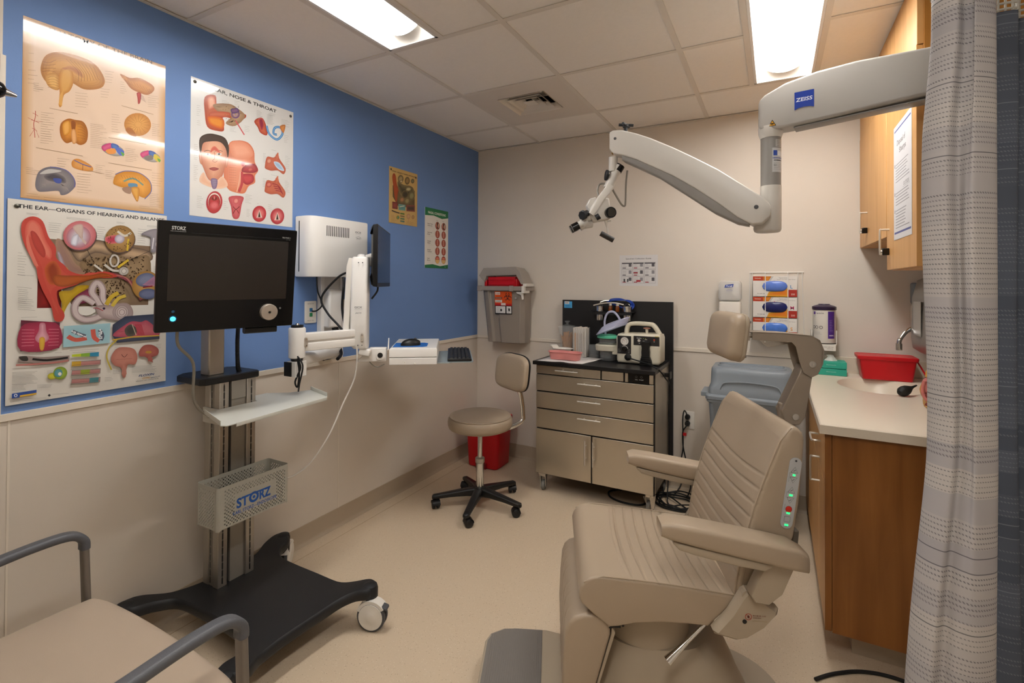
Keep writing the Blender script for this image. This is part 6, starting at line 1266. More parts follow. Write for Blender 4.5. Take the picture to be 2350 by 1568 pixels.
# ================================================================ base cabinet, counter, sink
t = thing('base_cabinet', 'maple sink cabinet with brown end panel under the cream counter', 'cabinet', (2.65, -.65, 0))
m = MB().box((2.36, -1.285, .10), (2.94, -.004, .12)).box((2.36, -1.285, .12), (2.378, -.004, .828)).box((2.925, -1.285, .12), (2.94, -.004, .828)).box((2.378, -.02, .12), (2.925, -.004, .828)); build('carcass', m, WOOD, t, world=True)
m = MB().box((2.362, -1.30, .10), (2.94, -1.285, .828)); build('end_panel', m, WOODD, t, world=True, bevel=.001)
m = MB().box((2.43, -1.22, 0), (2.94, -.004, .10)); build('toe_kick', m, BASEB, t, world=True)
def dpull(x, y0, y1, z0, z1, par): 
    m = MB(); q = Vector((x, y0, z0)); r_ = Vector((x, y1, z1)); n = Vector((-.032, 0, 0)); m.tube([q, q+n*.85, q+n+(r_-q)*.06, r_+n-(r_-q)*.06, r_+n*.85, r_], .0042, 8, sm=4); return build('handle', m, SATIN, par, world=True)
ys = (-.008, -.70, -1.298)
for i in range(2):
    a, b = ys[i], ys[i+1]
    d = build('drawer' if i else 'false_front', MB().box((2.34, b+.002, .632), (2.36, a-.002, .824)), WOOD, t, world=True, bevel=.0015)
    if i: dpull(2.34, -1.00, -1.11, .745, .745, d)
    for y0, y1, hy in (((a+b)/2, a, None), (b, (a+b)/2, -1.05 if i else None)):
        d = build('door', MB().box((2.34, y0+.002, .105), (2.36, y1-.002, .628)), WOOD, t, world=True, bevel=.0015)
        if hy: dpull(2.34, hy, hy, .565, .662, d)
build('edge_strip', MB().box((2.3395, -1.3005, .105), (2.3605, -1.2985, .824)), WOODD, t, world=True)
# counter with a moulded oval bowl
def counter():
    bm = bmesh.new(); x0, x1, y0, y1, z = 2.322, 2.948, -1.318, -.002, .864; cx, cy, rx, ry = 2.64, -.37, .175, .215; n = 48
    def ring(kx, ky, z): return [bm.verts.new((cx+rx*kx*math.cos(2*PI*i/n), cy+ry*ky*math.sin(2*PI*i/n), z)) for i in range(n)]
    def rectring(z, d=0):
        out = []
        for i in range(n):
            a = 2*PI*i/n; c, s_ = math.cos(a), math.sin(a); tx = ((x1-d-cx) if c > 0 else (x0+d-cx)); ty = ((y1-d-cy) if s_ > 0 else (y0+d-cy))
            k = min(abs(tx/c) if abs(c) > 1e-6 else 1e9, abs(ty/s_) if abs(s_) > 1e-6 else 1e9); out.append([cx+c*k, cy+s_*k, z])
        for qx, qy in ((x0+d, y0+d), (x1-d, y0+d), (x1-d, y1-d), (x0+d, y1-d)):
            j = min(range(n), key=lambda i: (out[i][0]-qx)**2+(out[i][1]-qy)**2); out[j][0], out[j][1] = qx, qy
        return [bm.verts.new(p) for p in out]
    R = [rectring(z-.036), rectring(z-.004), rectring(z, .004), ring(1.03, 1.03, z), ring(1.0, 1.0, z-.003), ring(.93, .93, z-.03), ring(.8, .8, z-.085), ring(.55, .55, z-.125), ring(.2, .2, z-.135), ring(.05, .05, z-.137)]
    for a, b in zip(R[:-1], R[1:]):
        for i in range(n): bm.faces.new((a[i], a[(i+1) % n], b[(i+1) % n], b[i]))
    bm.faces.new(R[-1]); bmesh.ops.recalc_face_normals(bm, faces=bm.faces)
    me = bpy.data.meshes.new('countertop'); bm.to_mesh(me); bm.free(); me.materials.append(COUNTER); me.polygons.foreach_set('use_smooth', [True]*len(me.polygons)); me.set_sharp_from_angle(angle=math.radians(35))
    o = bpy.data.objects.new('countertop', me); COL.objects.link(o)
    build('backsplash', MB().box((2.33, -.020, .864), (2.948, -.002, .955)).box((2.93, -1.318, .864), (2.948, -.02, .955)), COUNTER, o, bevel=.002)
    build('drain', MB().lathe([(.001, .728), (.02, .728), (.022, .7305), (.001, .731)], (2.64, -.37, 0), n=24), CHROME, o)
    return o
tag(counter(), 'cream solid-surface counter with a moulded oval sink bowl', 'countertop')
t = thing('faucet', 'chrome gooseneck faucet behind the oval sink', 'faucet', (2.863, -.335, .864))
m = MB().tube([(2.863, -.335, .865), (2.863, -.335, 1.0), (2.863, -.335, 1.08), (2.85, -.342, 1.13), (2.80, -.368, 1.165), (2.755, -.39, 1.150), (2.722, -.407, 1.11), (2.717, -.41, 1.085)], .0105, 14); m.cyl((2.717, -.41, 1.055), (2.717, -.41, 1.088), .0135, n=18); build('spout', m, CHROME, t, world=True)
m = MB().lathe([(.001, 0), (.026, 0), (.026, .006), (.014, .012), (.014, .03), (.001, .03)], (2.863, -.335, .864), n=24); build('base', m, CHROME, t, world=True)
for s in (-1, 1): m = MB().lathe([(.001, 0), (.022, 0), (.018, .03), (.012, .04), (.001, .04)], (2.866, -.335+s*.10, .864), n=20).bar((2.866, -.335+s*.10, .903), (2.866, -.335+s*.14, .910), .014, .008, .003); build('handle', m, CHROME, t, world=True)
# red transport box with tray lid
t = thing('red_tote', 'red plastic lidded box on the counter against the back wall', 'plastic box', (2.70, -.12, .864)); m = MB()
def tb(z, k, i=0): P = rrect(.262*k, .15*k, .012, 3); return [(2.708+a, -.125+b, z) for a, b in inset(P, i)]
m.loft([tb(.865, .84, .003), tb(.868, .84), tb(.975, .95)]); b = build('box', m, RED, t, world=True)
m = MB(); m.loft([tb(.972, 1.0), tb(.988, 1.02), tb(.992, 1.0), tb(.992, .97), tb(.990, .955)]); build('lid', m, RED, t, world=True, bevel=.002)
A = Art(.09, .05); A.text('BIOHAZARD', .01, .03, .012, '#e6c8c0', .01, width=.07); A.build('lid_label', (2.66, -.10, .9925), (1, 0, 0), (0, -1, 0), t, 0, .4)
m = MB().tube([(2.835, -.12, .985), (2.85, -.16, .95), (2.862, -.22, .91), (2.87, -.28, .89)], .005, 8, flat=.5); build('strap', m, RED, t, world=True)
TEAL = mat('teal_carton', '#2fa78e', .5)
for i, z in enumerate((.865, .904)):
    o = build('tissue_box', MB().box((2.385+.004*i, -.16, z), (2.53, -.045, z+.036)), TEAL, bevel=.0015); tag(o, ('lower teal carton of the two stacked by the sink', 'upper teal carton with tissue sticking out, by the sink')[i], 'tissue box', 'teal cartons beside the sink')
    A = Art(.06, .012); A.text('Kimtech', .004, .009, .008, '#a8dccf', .01, width=.045); A.build('box_print', (2.43, -.1605, z+.026), (1, 0, 0), (0, 0, -1), o, 0, .4)
m = MB(); m.loft([[(2.458+a*kx+sx, -.10+b*ky, z) for a, b in [(.03*math.cos(q)*(1+.25*math.sin(3*q)), .012*math.sin(q)*(1+.3*math.cos(4*q))) for q in [2*PI*k/20 for k in range(20)]]] for z, kx, ky, sx in ((.938, 1, 1, 0), (.948, .8, .7, .004), (.962, .45, .5, .004), (.972, .55, .4, -.002), (.975, .2, .2, -.002))]); o = build('tissue', m, mat('tissue_white', '#e8e2da', .9)); tag(o, 'white tissue pulled up from the upper teal carton', 'tissue')
t = thing('squeeze_bulb', 'small black rubber squeeze bulb lying on the counter', 'rubber bulb', (2.705, -.60, .864)); d = Vector((.75, .62, .32)).normalized()
build('bulb', MB().lathe([(.001, -.028), (.012, -.026), (.021, -.014), (.0235, 0), (.021, .016), (.014, .032), (.008, .044), (.0065, .05), (.001, .05)], Vector((2.70, -.605, .8885)), d, 28), RUBBER, t, world=True)
build('nozzle', MB().lathe([(.0055, .048), (.005, .06), (.0035, .075), (.001, .076)], Vector((2.70, -.605, .8885)), d, 14), RUBBER, t, world=True)
# anatomical ear model
t = thing('ear_model', 'tan and pink anatomical ear model on the counter beside the curtain', 'anatomical model', (2.76, -.81, .864))
m = MB(); S = []; R_ = random.Random(2)
for k in range(15):
    z = .864+.145*k/14; w_ = .045*(.55+.5*math.sin(PI*min(1, k/14+.12))); S.append([(2.768+w_*math.cos(a)*(1+.14*math.sin(3*a+k*.6)), -.80+w_*.9*math.sin(a)*(1+.12*math.cos(4*a-k*.5)), z) for a in [2*PI*j/28 for j in range(28)]])
m.loft(S); build('temporal_block', m, mat('model_tan', '#c08a3e', .4, var=.35, scale=60, bump=.5, bscale=90), t, world=True, ang=80)
m = MB().sphere((2.738, -.832, .955), .022, .018, .038); m.tube([(2.724, -.845, .98), (2.72, -.84, .93), (2.735, -.85, .90), (2.75, -.845, .93)], .007, 8); build('ear_canal', m, mat('model_pink', '#c4726c', .35, var=.2, scale=70), t, world=True, ang=80)
m = MB().sphere((2.736, -.842, .915), .014, .012, .018).tube([(2.725, -.85, .885), (2.745, -.855, .878), (2.77, -.85, .872)], .006, 8); build('cochlea', m, mat('model_dark', '#7c2f24', .35), t, world=True)
m = MB().tube([(2.735, -.84, .995), (2.74, -.83, 1.018), (2.755, -.82, 1.012)], .008, 8); m.sphere((2.765, -.82, .868), .034, .03, .006); build('rim', m, mat('model_ochre', '#c9973f', .35, var=.2, scale=60), t, world=True)
# soap and paper towel dispensers
t = thing('soap_dispenser', 'white soap dispenser with grey top on the back wall behind the faucet', 'dispenser', (2.88, 0, 1.1))
build('body', wb(2.84, 2.92, -.085, 1.085, 1.27, .012), WHITE2, t, world=True); build('cover', wb(2.84, 2.92, -.09, 1.272, 1.39, .012), mat('grey_smoke', '#75808a', .25), t, world=True)
t = thing('towel_dispenser', 'dark grey paper towel dispenser on the right wall, half behind the curtain', 'dispenser', (2.95, -.55, 1.1)); m = MB()
P = [(2.948, 1.04), (2.80, 1.05), (2.772, 1.07), (2.765, 1.12), (2.77, 1.32), (2.79, 1.40), (2.84, 1.425), (2.948, 1.428)]; m.pad(P, -.72, -.385, 'y', .02); build('cover', m, mat('smoky_grey', '#6b6761', .3), t, world=True, ang=50)
m = MB().box((2.762, -.60, 1.14), (2.765, -.47, 1.30)); build('window', m, mat('smoke_window', '#8d8a84', .2), t, world=True)
# upper cabinets
def wall_cab(y0, y1, zb, nm, lab, door_split):
    t = thing('upper_cabinet', lab, 'wall cabinet', (2.78, (y0+y1)/2, zb)); build('carcass', MB().box((2.63, y0, zb), (2.945, y1, RH-.002)), WOOD, t, world=True)
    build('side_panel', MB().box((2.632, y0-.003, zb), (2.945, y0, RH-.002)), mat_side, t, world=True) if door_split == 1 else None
    build('filler', MB().box((2.612, y0, 2.215), (2.63, y1, RH-.002)), WOOD, t, world=True, bevel=.001)
    return t
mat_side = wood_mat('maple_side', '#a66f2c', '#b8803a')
c1 = wall_cab(-.775, -.004, 1.586, 'a', 'far maple wall cabinet with shorter doors, touching the back wall', 0)
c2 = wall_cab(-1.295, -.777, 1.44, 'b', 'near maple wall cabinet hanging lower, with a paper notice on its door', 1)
def updoor(c, y0, y1, z0, hy):
    d = build('door', MB().box((2.61, y0+.0015, z0+.002), (2.63, y1-.0015, 2.212)), WOOD, c, world=True, bevel=.0015); dpull(2.61, hy, hy, z0+.07, z0+.175, d)
    m = MB().box((2.585, hy-.008, z0+.065), (2.61, hy+.012, z0+.095)); build('lock', m, GLOSSB, d, world=True, bevel=.003); build('lock_ring', MB().lathe([(.001, 0), (.009, 0), (.009, .006), (.001, .007)], (2.585, hy+.002, z0+.08), (-1, 0, 0), 16), CHROME, d, world=True)
    return d
updoor(c1, -.773, -.006, 1.586, -.265)
updoor(c2, -1.294, -.779, 1.44, -.712 if 0 else -.83)
A = Art(.30, .46); A.rect(0, 0, .30, .46, '#d9d9dc'); A.rect(.012, .018, .288, .024, '#3a4a90'); A.rect(.012, .43, .288, .438, '#3a4a90'); A.text('Disposal of', .06, .085, .03, '#5a5a60', .015, width=.14); A.text('Sharps', .10, .12, .03, '#5a5a60', .015, width=.11)
for i, (y, n) in enumerate(((.16, 7), (.275, 5), (.345, 7))): A.rect(.015, y-.006, .025, y+.008, '#6a6a72'); A.caps(.035, y, .23, n, .0115, '#8a8a90', .0035, i+3, ragged=.35)
A.text('OUTSIDE', .17, .262, .02, '#77777c', .01, width=.09); A.line([(.16, .266), (.27, .266)], .001, '#77777c')
t = A.build('paper_notice', (2.6095, -.932, 2.02), (0, -1, 0), (0, 0, -1), None, .0006, .45); tag(t, 'white printed notice with blue lines taped to the near wall cabinet door', 'notice')

# ================================================================ curtains
def curtain(nm, lab, pathf, z0, z1, mt_, mesh_top, nz=60):
    zs = [z0+(z1-z0)*k/nz for k in range(nz+1)]; rows_ = [smooth_path([(a, b, 0) for a, b in pathf(z)], 7) for z in zs]; n = len(rows_[0]); V = []; F = []; UV = []
    for z, r in zip(zs, rows_):
        L = 0; p = r[0]
        for q in r: L += (q-p).length; p = q; V.append((q.x, q.y, z+.25*0)); UV.append((L, z))
    for i in range(nz):
        for j in range(n-1): a = i*n+j; F.append((a, a+1, a+n+1, a+n))
    me = bpy.data.meshes.new(nm); me.from_pydata(V, [], F); ul = me.uv_layers.new(name='UVMap')
    for lp in me.loops: ul.data[lp.index].uv = UV[lp.vertex_index]
    me.materials.append(mt_); me.polygons.foreach_set('use_smooth', [True]*len(me.polygons)); o = bpy.data.objects.new(nm, me); COL.objects.link(o)
    s_ = o.modifiers.new('thickness', 'SOLIDIFY'); s_.thickness = .0012
    if mesh_top:
        m = MB(); r = smooth_path([(a, b, 0) for a, b in pathf(z1)], 3)
        for k in range(30): z = z1+.005+(RH-.03-z1)*k/29; m.tube([(q.x, q.y, z) for q in r], .0032, 5, sm=0)
        for q in r[::1]: m.tube([(q.x, q.y, z1), (q.x, q.y, RH-.025)], .0025, 5, sm=0)
        m2 = build('mesh_header', m, mat('curtain_mesh', '#b5b1a6', .8), o)
    return tag(o, lab, 'curtain')
cr = Vector((.881, .473)); cf = Vector((-.473, .881))      # right and depth directions used to lay the folds out
def path1(z):
    b = Vector((2.53, -2.075)); t_ = max(0, (1.0-z)/.7); k = max(0., min(1., t_)); w2 = .006*math.sin(z*7)
    l = -.044-.068*k**1.3+w2+(.012*max(0, min(1, (z-1.72)/.2))) ; rt = .067-.010*k
    pts = [(l+.035, .075), (l+.004, .05), (l, .02), (l+.012, -.005), (l+.035+.004*math.sin(z*5), -.002), (l+.045+.012*math.sin(z*3+1), -.022), (-.005, -.035), (rt-.02, -.025), (rt, .0), (rt-.004, .04), (rt-.05, .06), (rt-.02, .09), (rt+.01, .10)]
    return [tuple(b+cr*a+cf*d) for a, d in pts]
def path2(z):
    b = Vector((2.70, -1.85)); s_ = .004*math.sin(z*4)
    pts = [(-.075, .03), (-.06, .0), (-.03+s_, -.012), (-.008, .012), (.01, .03), (.03+s_, .01), (.055, -.012), (.08, .01), (.10, .03), (.12, .0), (.14, -.01)]
    return [tuple(b+cr*a+cf*d) for a, d in pts]
CUR1 = curtain_mat('curtain_weave', '#bab5b0', '#58575b', '#a09da0', .64); CUR2 = curtain_mat('curtain_weave_dark', '#5d636e', '#7d828b', '#4b515c', .5)
curtain('privacy_curtain', 'near grey patterned privacy curtain, bunched and flaring at the bottom', path1, .34, 2.02, CUR1, True)
curtain('privacy_curtain', 'far darker blue-grey privacy curtain hanging at the right picture edge', path2, .34, 2.03, CUR2, True)
m = MB().box((2.40, -2.34, RH-.022), (2.425, -2.06, RH)).bar((2.41, -2.3, RH-.011), (2.93, -1.70, RH-.011), .025, .022, .002); o = build('curtain_track', m, ALU); tag(o, 'ceiling-mounted aluminium curtain track above the two curtains', 'curtain track')
m = MB().tube([(2.30, -1.44, .006), (2.36, -1.38, .006), (2.45, -1.32, .006), (2.55, -1.30, .006), (2.66, -1.33, .006), (2.72, -1.42, .006)], .006, 8); o = build('floor_cable', m, RUBBER); tag(o, 'black cable curving on the floor under the curtain by the cabinet', 'cable')

# ================================================================ exam chair
ec = Vector((1.77, -1.78, 0)); ea = math.radians(203.6)
EX = thing('exam_chair', 'taupe vinyl power examination chair with headrest and raised armrests', 'examination chair', ec, ea)
def groove(x, cs, w_, d_):
    return sum(-d_*math.exp(-((x-c)/w_)**2) for c in cs)
# seat: profile in (f,z) swept across, with stitched channels
def seat_profile():
    P = []
    for x in np.linspace(-.232, .150, 190): P.append((float(x), .4865+.035*(x+.232)/.382+.004*math.sin((x+.232)/.382*PI)))
    P += [(.168, .520), (.184, .514), (.198, .503), (.208, .489), (.213, .472), (.212, .455), (.204, .440), (.17, .41), (.125, .376), (.10, .379), (.05, .391), (-.02, .398), (-.10, .398), (-.155, .395), (-.18, .42), (-.21, .45), (-.235, .472)]
    return P[::-1] if 0 else P
SG = [.055, .018, -.018, -.054, -.09, -.126, -.162, -.198]
def seat_mid(p, t_):
    x, z = p
    if z > .484 and x < .17 and z > .4865+.035*(x+.232)/.382-.004:
        e = 1-abs(2*t_-1)**8; xx = x-.014*math.sin(PI*t_); return (x, z+(groove(xx, SG, .0032, .0062)+(.0025 if -.215 < xx < .072 else 0))*max(.35, e)*min(1, (x+.232)/.01)-.006*math.sin(PI*t_))
    return p
def sweep(P, ylist, midf):
    m = MB(); S = []
    for y, d_, t_ in ylist:
        I = inset(P, d_) if d_ > 1e-6 else P; S.append([(midf(p, t_)[0], y, midf(p, t_)[1]) for p in I])
    return m.loft(S)
def ylist(lo, hi, r=.012, n=4, mids=22):
    a = [(lo+r*(1-math.cos(PI/2*i/n)), r*(1-math.sin(PI/2*i/n)), 0.) for i in range(n+1)]; b = [(hi-(q-lo), d_, 1.) for q, d_, _ in a[::-1]]
    return a+[(lo+r+(hi-lo-2*r)*k/mids, 0, k/mids) for k in range(1, mids)]+b
build('seat', sweep(seat_profile(), ylist(-.242, .242, .008, 4, 26), seat_mid), VINYL, EX, ang=60)
for s in (-1, 1): build('piping', MB().tube([(x, s*.2385, z+.001) for x, z in seat_profile()[:199:6]], .0022, 6, sm=0), VINYL, EX)
# back
def back_profile():
    P = []
    for k in range(230):
        t_ = k/229; z = .485+.455*t_; x = -.238-.13*t_**1.15+.012*math.sin(t_*PI); P.append((x, z))
    P += [(-.371, .955), (-.378, .966), (-.39, .972), (-.405, .968), (-.417, .955), (-.422, .935), (-.418, .88), (-.408, .76), (-.392, .66), (-.365, .57), (-.32, .49), (-.27, .478)]
    return P
BG_ = [.60+.0405*k-.06 for k in range(8)]
def back_mid(p, t_):
    x, z = p
    if x > -.372 and z < .945:
        zz = z+.022*math.sin(PI*t_)*.9; e = 1-abs(2*t_-1)**6; return (x-(-1)*(groove(zz, [.548+.040*k for k in range(8)], .0036, .0065)+.002)*max(.3, e)+(.010*(abs(2*t_-1)**2)), z)
    return p
build('backrest', sweep(back_profile(), ylist(-.242, .242, .014, 5, 26), back_mid), VINYL, EX, ang=60)
for s in (-1, 1):
    m = MB(); m.tube([(x+.009, s*.2365, z) for x, z in back_profile()[0:232:8]]+[(-.385, s*.236, .968)], .0024, 6, sm=0)
    build('back_piping', m, VINYL, EX)
# control panel on the side of the back
pa = Vector((-.366, .2425, .687)); pb = Vector((-.396, .2425, .887)); pu = (pb-pa).normalized(); pr = Vector((pu.z, 0, -pu.x)); L_ = (pb-pa).length; m = MB()
P = [(.0165*math.cos(a), .0165*math.sin(a)+(L_-.0165 if a < PI else .0165)) for a in [PI*k/12 for k in range(13)]+[PI+PI*k/12 for k in range(13)]]
m.prism(P, pa, -pr, pu, (0, 1, 0), .0025); CP = build('control_panel', m, mat('panel_grey', '#b2b3b4', .4), EX)
A = Art(.033, L_); cx = .0165
def tri(y, up_): A.line([(cx-.0095, y+(.007 if up_ else -.007)), (cx, y-(.0095 if up_ else -.0095)), (cx+.0095, y+(.007 if up_ else -.007)), (cx-.0095, y+(.007 if up_ else -.007))], .0009, '#2c2c30'); A.line([(cx-.003, y+.003), (cx+.003, y-.002)], .0012, '#2c2c30')
tri(.036, True); tri(.063, False); tri(.093, True); tri(.121, False); A.ell(cx, .147, .0085, .0085, '#d43020'); A.ring(cx, .147, .0088, .0008, '#5a2018')
A.line([(cx-.008, .168), (cx+.008, .168), (cx+.008, .183), (cx-.008, .183), (cx-.008, .168)], .0008, '#2c2c30'); A.ell(cx, .009, .003, .003, '#3c3c40'); A.ell(cx, L_-.009, .003, .003, '#3c3c40')
for y, h_ in ((.045, .03), (.1, .02), (.135, .02)): A.caps(.003, y, .003, int(h_/.0035), .0035, '#55555a', .0008, 3, ragged=.2)
A.build('panel_print', pb+pr*.0165+Vector((0, .0027, 0)), -pr, -pu, CP, 0, .4, world=False)
for y, w_ in ((.0495, .0035), (.107, .0045), (.158, .0045), (.192, .005)):
    c = pb-pu*y+Vector((0, .003, 0)); m = MB(); m.prism([(-w_, -.0024), (w_, -.0024), (w_, .0024), (-w_, .0024)], c, -pr, pu, (0, 1, 0), .0004); build('indicator', m, mat('green_led', '#22e06a', .4, emit=2.2), CP)
# headrest
m = MB(); P = []
S = []
hc = Vector((-.288, 0, 1.208)); hu = Vector((-.13, 0, .99)).normalized(); hn = Vector((.99, 0, .13)).normalized(); HP = rrect(.235, .152, .038, 6)
for d_, z in ((.012, -.022), (.002, -.018), (0, -.010), (0, .004), (.004, .016), (.012, .025), (.022, .0295)): S.append([tuple(hc+Vector((0, 1, 0))*a+hu*b+hn*(z+.25*0-.9*a*a*0)) for a, b in inset(HP, d_)])
for k, z in ((.6, .032), (.3, .033), (.02, .033)): S.append([tuple(hc+Vector((0, 1, 0))*a*k+hu*b*k+hn*z) for a, b in inset(HP, .022)])
m.loft(S); HR = build('headrest', m, VINYL, EX, ang=60)
m = MB(); m.loft([[tuple(hc+Vector((0, 1, 0))*a+hu*b+hn*z) for a, b in inset(HP, d_)] for d_, z in ((.004, -.027), (-.001, -.021), (-.001, -.015), (.004, -.012))]); build('headrest_shell', m, VINYL2, HR)
m = MB()
for b in (.055, -.055): m.lathe([(.001, 0), (.006, 0), (.005, .004), (.001, .004)], hc+hn*-.032+Vector((0, .09, 0))+hu*b, -hn, 10)
build('screw', m, CHROME, HR)
# headrest arm: folded plates
AM = mat('taupe_metal', '#9c8f80', .38, metal=.2)
arm = [(-.36, 1.222), (-.46, 1.219), (-.545, 1.212), (-.572, 1.197), (-.585, 1.165), (-.582, 1.12), (-.565, 1.085), (-.545, 1.075), (-.52, 1.09), (-.508, 1.127), (-.497, 1.175), (-.485, 1.188), (-.36, 1.196)]
m = MB()
for y in (-.030, .026): m.loft([[(a, y, b) for a, b in arm], [(a, y+.004, b) for a, b in arm]])
m.loft([[(a, y, b) for a, b in [(-.36, 1.220), (-.46, 1.2185), (-.543, 1.211), (-.57, 1.196), (-.582, 1.165), (-.579, 1.12), (-.575, 1.12), (-.577, 1.164), (-.566, 1.192), (-.542, 1.207), (-.46, 1.2145), (-.36, 1.216)]] for y in (-.03, .03)])
HA = build('headrest_arm', m, AM, EX, bevel=.001)
m = MB(); m.loft([[(a, y, b) for a, b in [(-.555, 1.10), (-.523, 1.115), (-.455, .965), (-.462, .935), (-.485, .918), (-.512, .92), (-.53, .945)]] for y in (-.024, .024)]); build('headrest_post', m, AM, EX, bevel=.003)
m = MB()
for (a, b) in ((-.548, 1.118), (-.498, .945)): m.lathe([(.001, 0), (.0105, 0), (.0105, .003), (.005, .004), (.001, .003)], (a, .030 if b > 1 else .024, b), (0, 1, 0), 18)
m.lathe([(.001, 0), (.0035, 0), (.001, .002)], (-.40, .030, 1.188), (0, 1, 0), 10); build('screw', m, SATIN, HA)
m = MB().cyl((-.335, -.012, 1.2), (-.335, .014, 1.2), .013, n=20).box((-.36, -.012, 1.19), (-.325, .012, 1.212)).box((-.40, -.02, 1.206), (-.33, .02, 1.216)); m.loft([[(a, y, b) for a, b in [(-.395, 1.197), (-.43, 1.165), (-.505, 1.178), (-.505, 1.183), (-.42, 1.197)]] for y in (-.028, -.024)]); build('tilt_joint', m, SATIN, HA, bevel=.001)
m = MB().box((-.50, -.02, .90), (-.41, .02, .935)).box((-.47, -.012, .93), (-.455, .012, .985)); build('post_socket', m, AM, EX, bevel=.004)
# arm rests with lower covers and link plates
for s in (1, -1):
    m = MB(); S = []; dz_ = 0 if s > 0 else -.012
    st = ((-.012, .705, .05, .026, .008), (-.006, .700, .066, .034, .012), (-.02 if 0 else -.03, .700, .078, .048, .014), (-.10, .688, .084, .054, .014), (-.20, .670, .086, .058, .014), (-.30, .652, .086, .060, .014), (-.36, .640, .086, .060, .014), (-.392, .628, .072, .052, .014), (-.398, .622, .05, .04, .012))
    for f_, zc, w_, h_, r_ in st: S.append([(f_, s*.288+a, zc+dz_+b-(.0)) for a, b in rrect(w_, h_, r_, 4)])
    m.loft(S); AR = build('armrest', m, VINYL, EX, ang=60)
    m = MB(); S = []
    for f_, zt_, h_, w_ in ((-.04, .668, .003, .05), (-.055, .664, .012, .062), (-.1, .656, .016, .066), (-.2, .637, .018, .066), (-.28, .622, .016, .062), (-.30, .618, .006, .05)): S.append([(f_, s*.288+a, zt_+dz_+b-h_/2) for a, b in rrect(w_, h_+.006, .004, 2)])
    m.loft(S); build('armrest_cover', m, VINYL2, AR, ang=50)
    m = MB(); y0 = s*.258; lk = [(-.25, .525), (-.262, .505), (-.30, .50), (-.335, .53), (-.365, .60), (-.35, .62), (-.295, .62), (-.275, .58)]
    m.loft([[(a, y0, b) for a, b in inset(lk, .003)], [(a, y0+s*.004, b) for a, b in lk], [(a, y0+s*.036, b) for a, b in lk], [(a, y0+s*.04, b) for a, b in inset(lk, .003)]]); build('armrest_link', m, VINYL2, AR, ang=50)
    m = MB(); pv = [(-.235, .505), (-.25, .522), (-.275, .52), (-.31, .49), (-.338, .472), (-.335, .455), (-.30, .415), (-.255, .385), (-.225, .378), (-.165, .392), (-.16, .402), (-.205, .455)]
    m.loft([[(a, s*.2435, b) for a, b in pv], [(a, s*.262, b) for a, b in pv], [(a, s*.274, b) for a, b in inset(pv, .010)]]); pvt = build('pivot_cover', m, VINYL2, EX, ang=40)
    if s > 0:
        o_ = Vector((-.243, .2745, .462)); A = Art(.075, .04); A.ring(.010, .010, .0085, .0016, '#9a2a1c'); A.line([(.004, .004), (.016, .016)], .0014, '#9a2a1c'); A.ell(.010, .010, .003, .004, '#5a2018'); A.text('MAXIMUM LOAD', .022, .008, .005, '#6a2a20', .01, width=.035); A.text('WARNING', .022, .014, .005, '#6a2a20', .01, width=.022); A.line([(.02, .021), (.06, .021)], .0006, '#8a7a4a'); A.build('warning_print', o_, (-1, 0, 0), (0, 0, -1), pvt, 0, .4, world=False)
        build('key_hole', MB().lathe([(.001, 0), (.006, 0), (.006, .001), (.001, .001)], (-.243, .274, .438), (0, 1, 0), 16), BLACK, pvt)
m = MB().cyl((-.252, -.268, .505), (-.252, .268, .505), .014, n=20); build('pivot_bar', m, VINYL2, EX)
m = MB(); bk = [(-.29, .47), (-.335, .50), (-.40, .60), (-.41, .66), (-.425, .66), (-.42, .59), (-.37, .47), (-.32, .43)]; m.loft([[(a, y, b) for a, b in bk] for y in (-.2, .2)]); m.box((-.30, .205, .52), (-.36, .235, .62)); build('back_frame', m, mat('dark_taupe', '#5f574c', .5), EX, bevel=.003)
m = MB().box((-.405, .12, .55), (-.43, .20, .61)); build('rear_box', m, VINYL2, EX, bevel=.003)
# leg rest
lp = [(.138, .398), (.16, .404), (.195, .402), (.225, .392), (.243, .375), (.252, .35), (.258, .28), (.262, .18), (.256, .12), (.235, .105), (.20, .10), (.16, .20), (.12, .345), (.12, .365)]
lp = [(a-.0, b) for a, b in lp]
def leg_mid(p, t_):
    if p[0] > .25 and .13 < p[1] < .36: return (p[0]+groove(t_, [.12, .26, .4, .6, .74, .88], .012, .005), p[1])
    return p
build('leg_rest', sweep(lp, ylist(-.225, .232, .012, 4, 60), leg_mid), VINYL, EX, ang=60)
m = MB(); bp_ = [(.130, .37), (.112, .36), (.10, .345), (.175, .10), (.20, .085), (.20, .09)]; bp_ = [(.116, .368), (.105, .35), (.15, .20), (.19, .09), (.198, .092), (.158, .20), (.117, .345)]; m.loft([[(a, y, b) for a, b in bp_] for y in (-.215, .225)]); build('leg_plate', m, VINYL2, EX, bevel=.002)
m = MB().box((.09, -.21, .365), (.15, .225, .378)).cyl((.12, .226, .372), (.12, .232, .372), .006, n=10); m.cyl((.085, .2, .38), (.085, .236, .38), .004, n=8); build('leg_hinge', m, BLACK, EX)
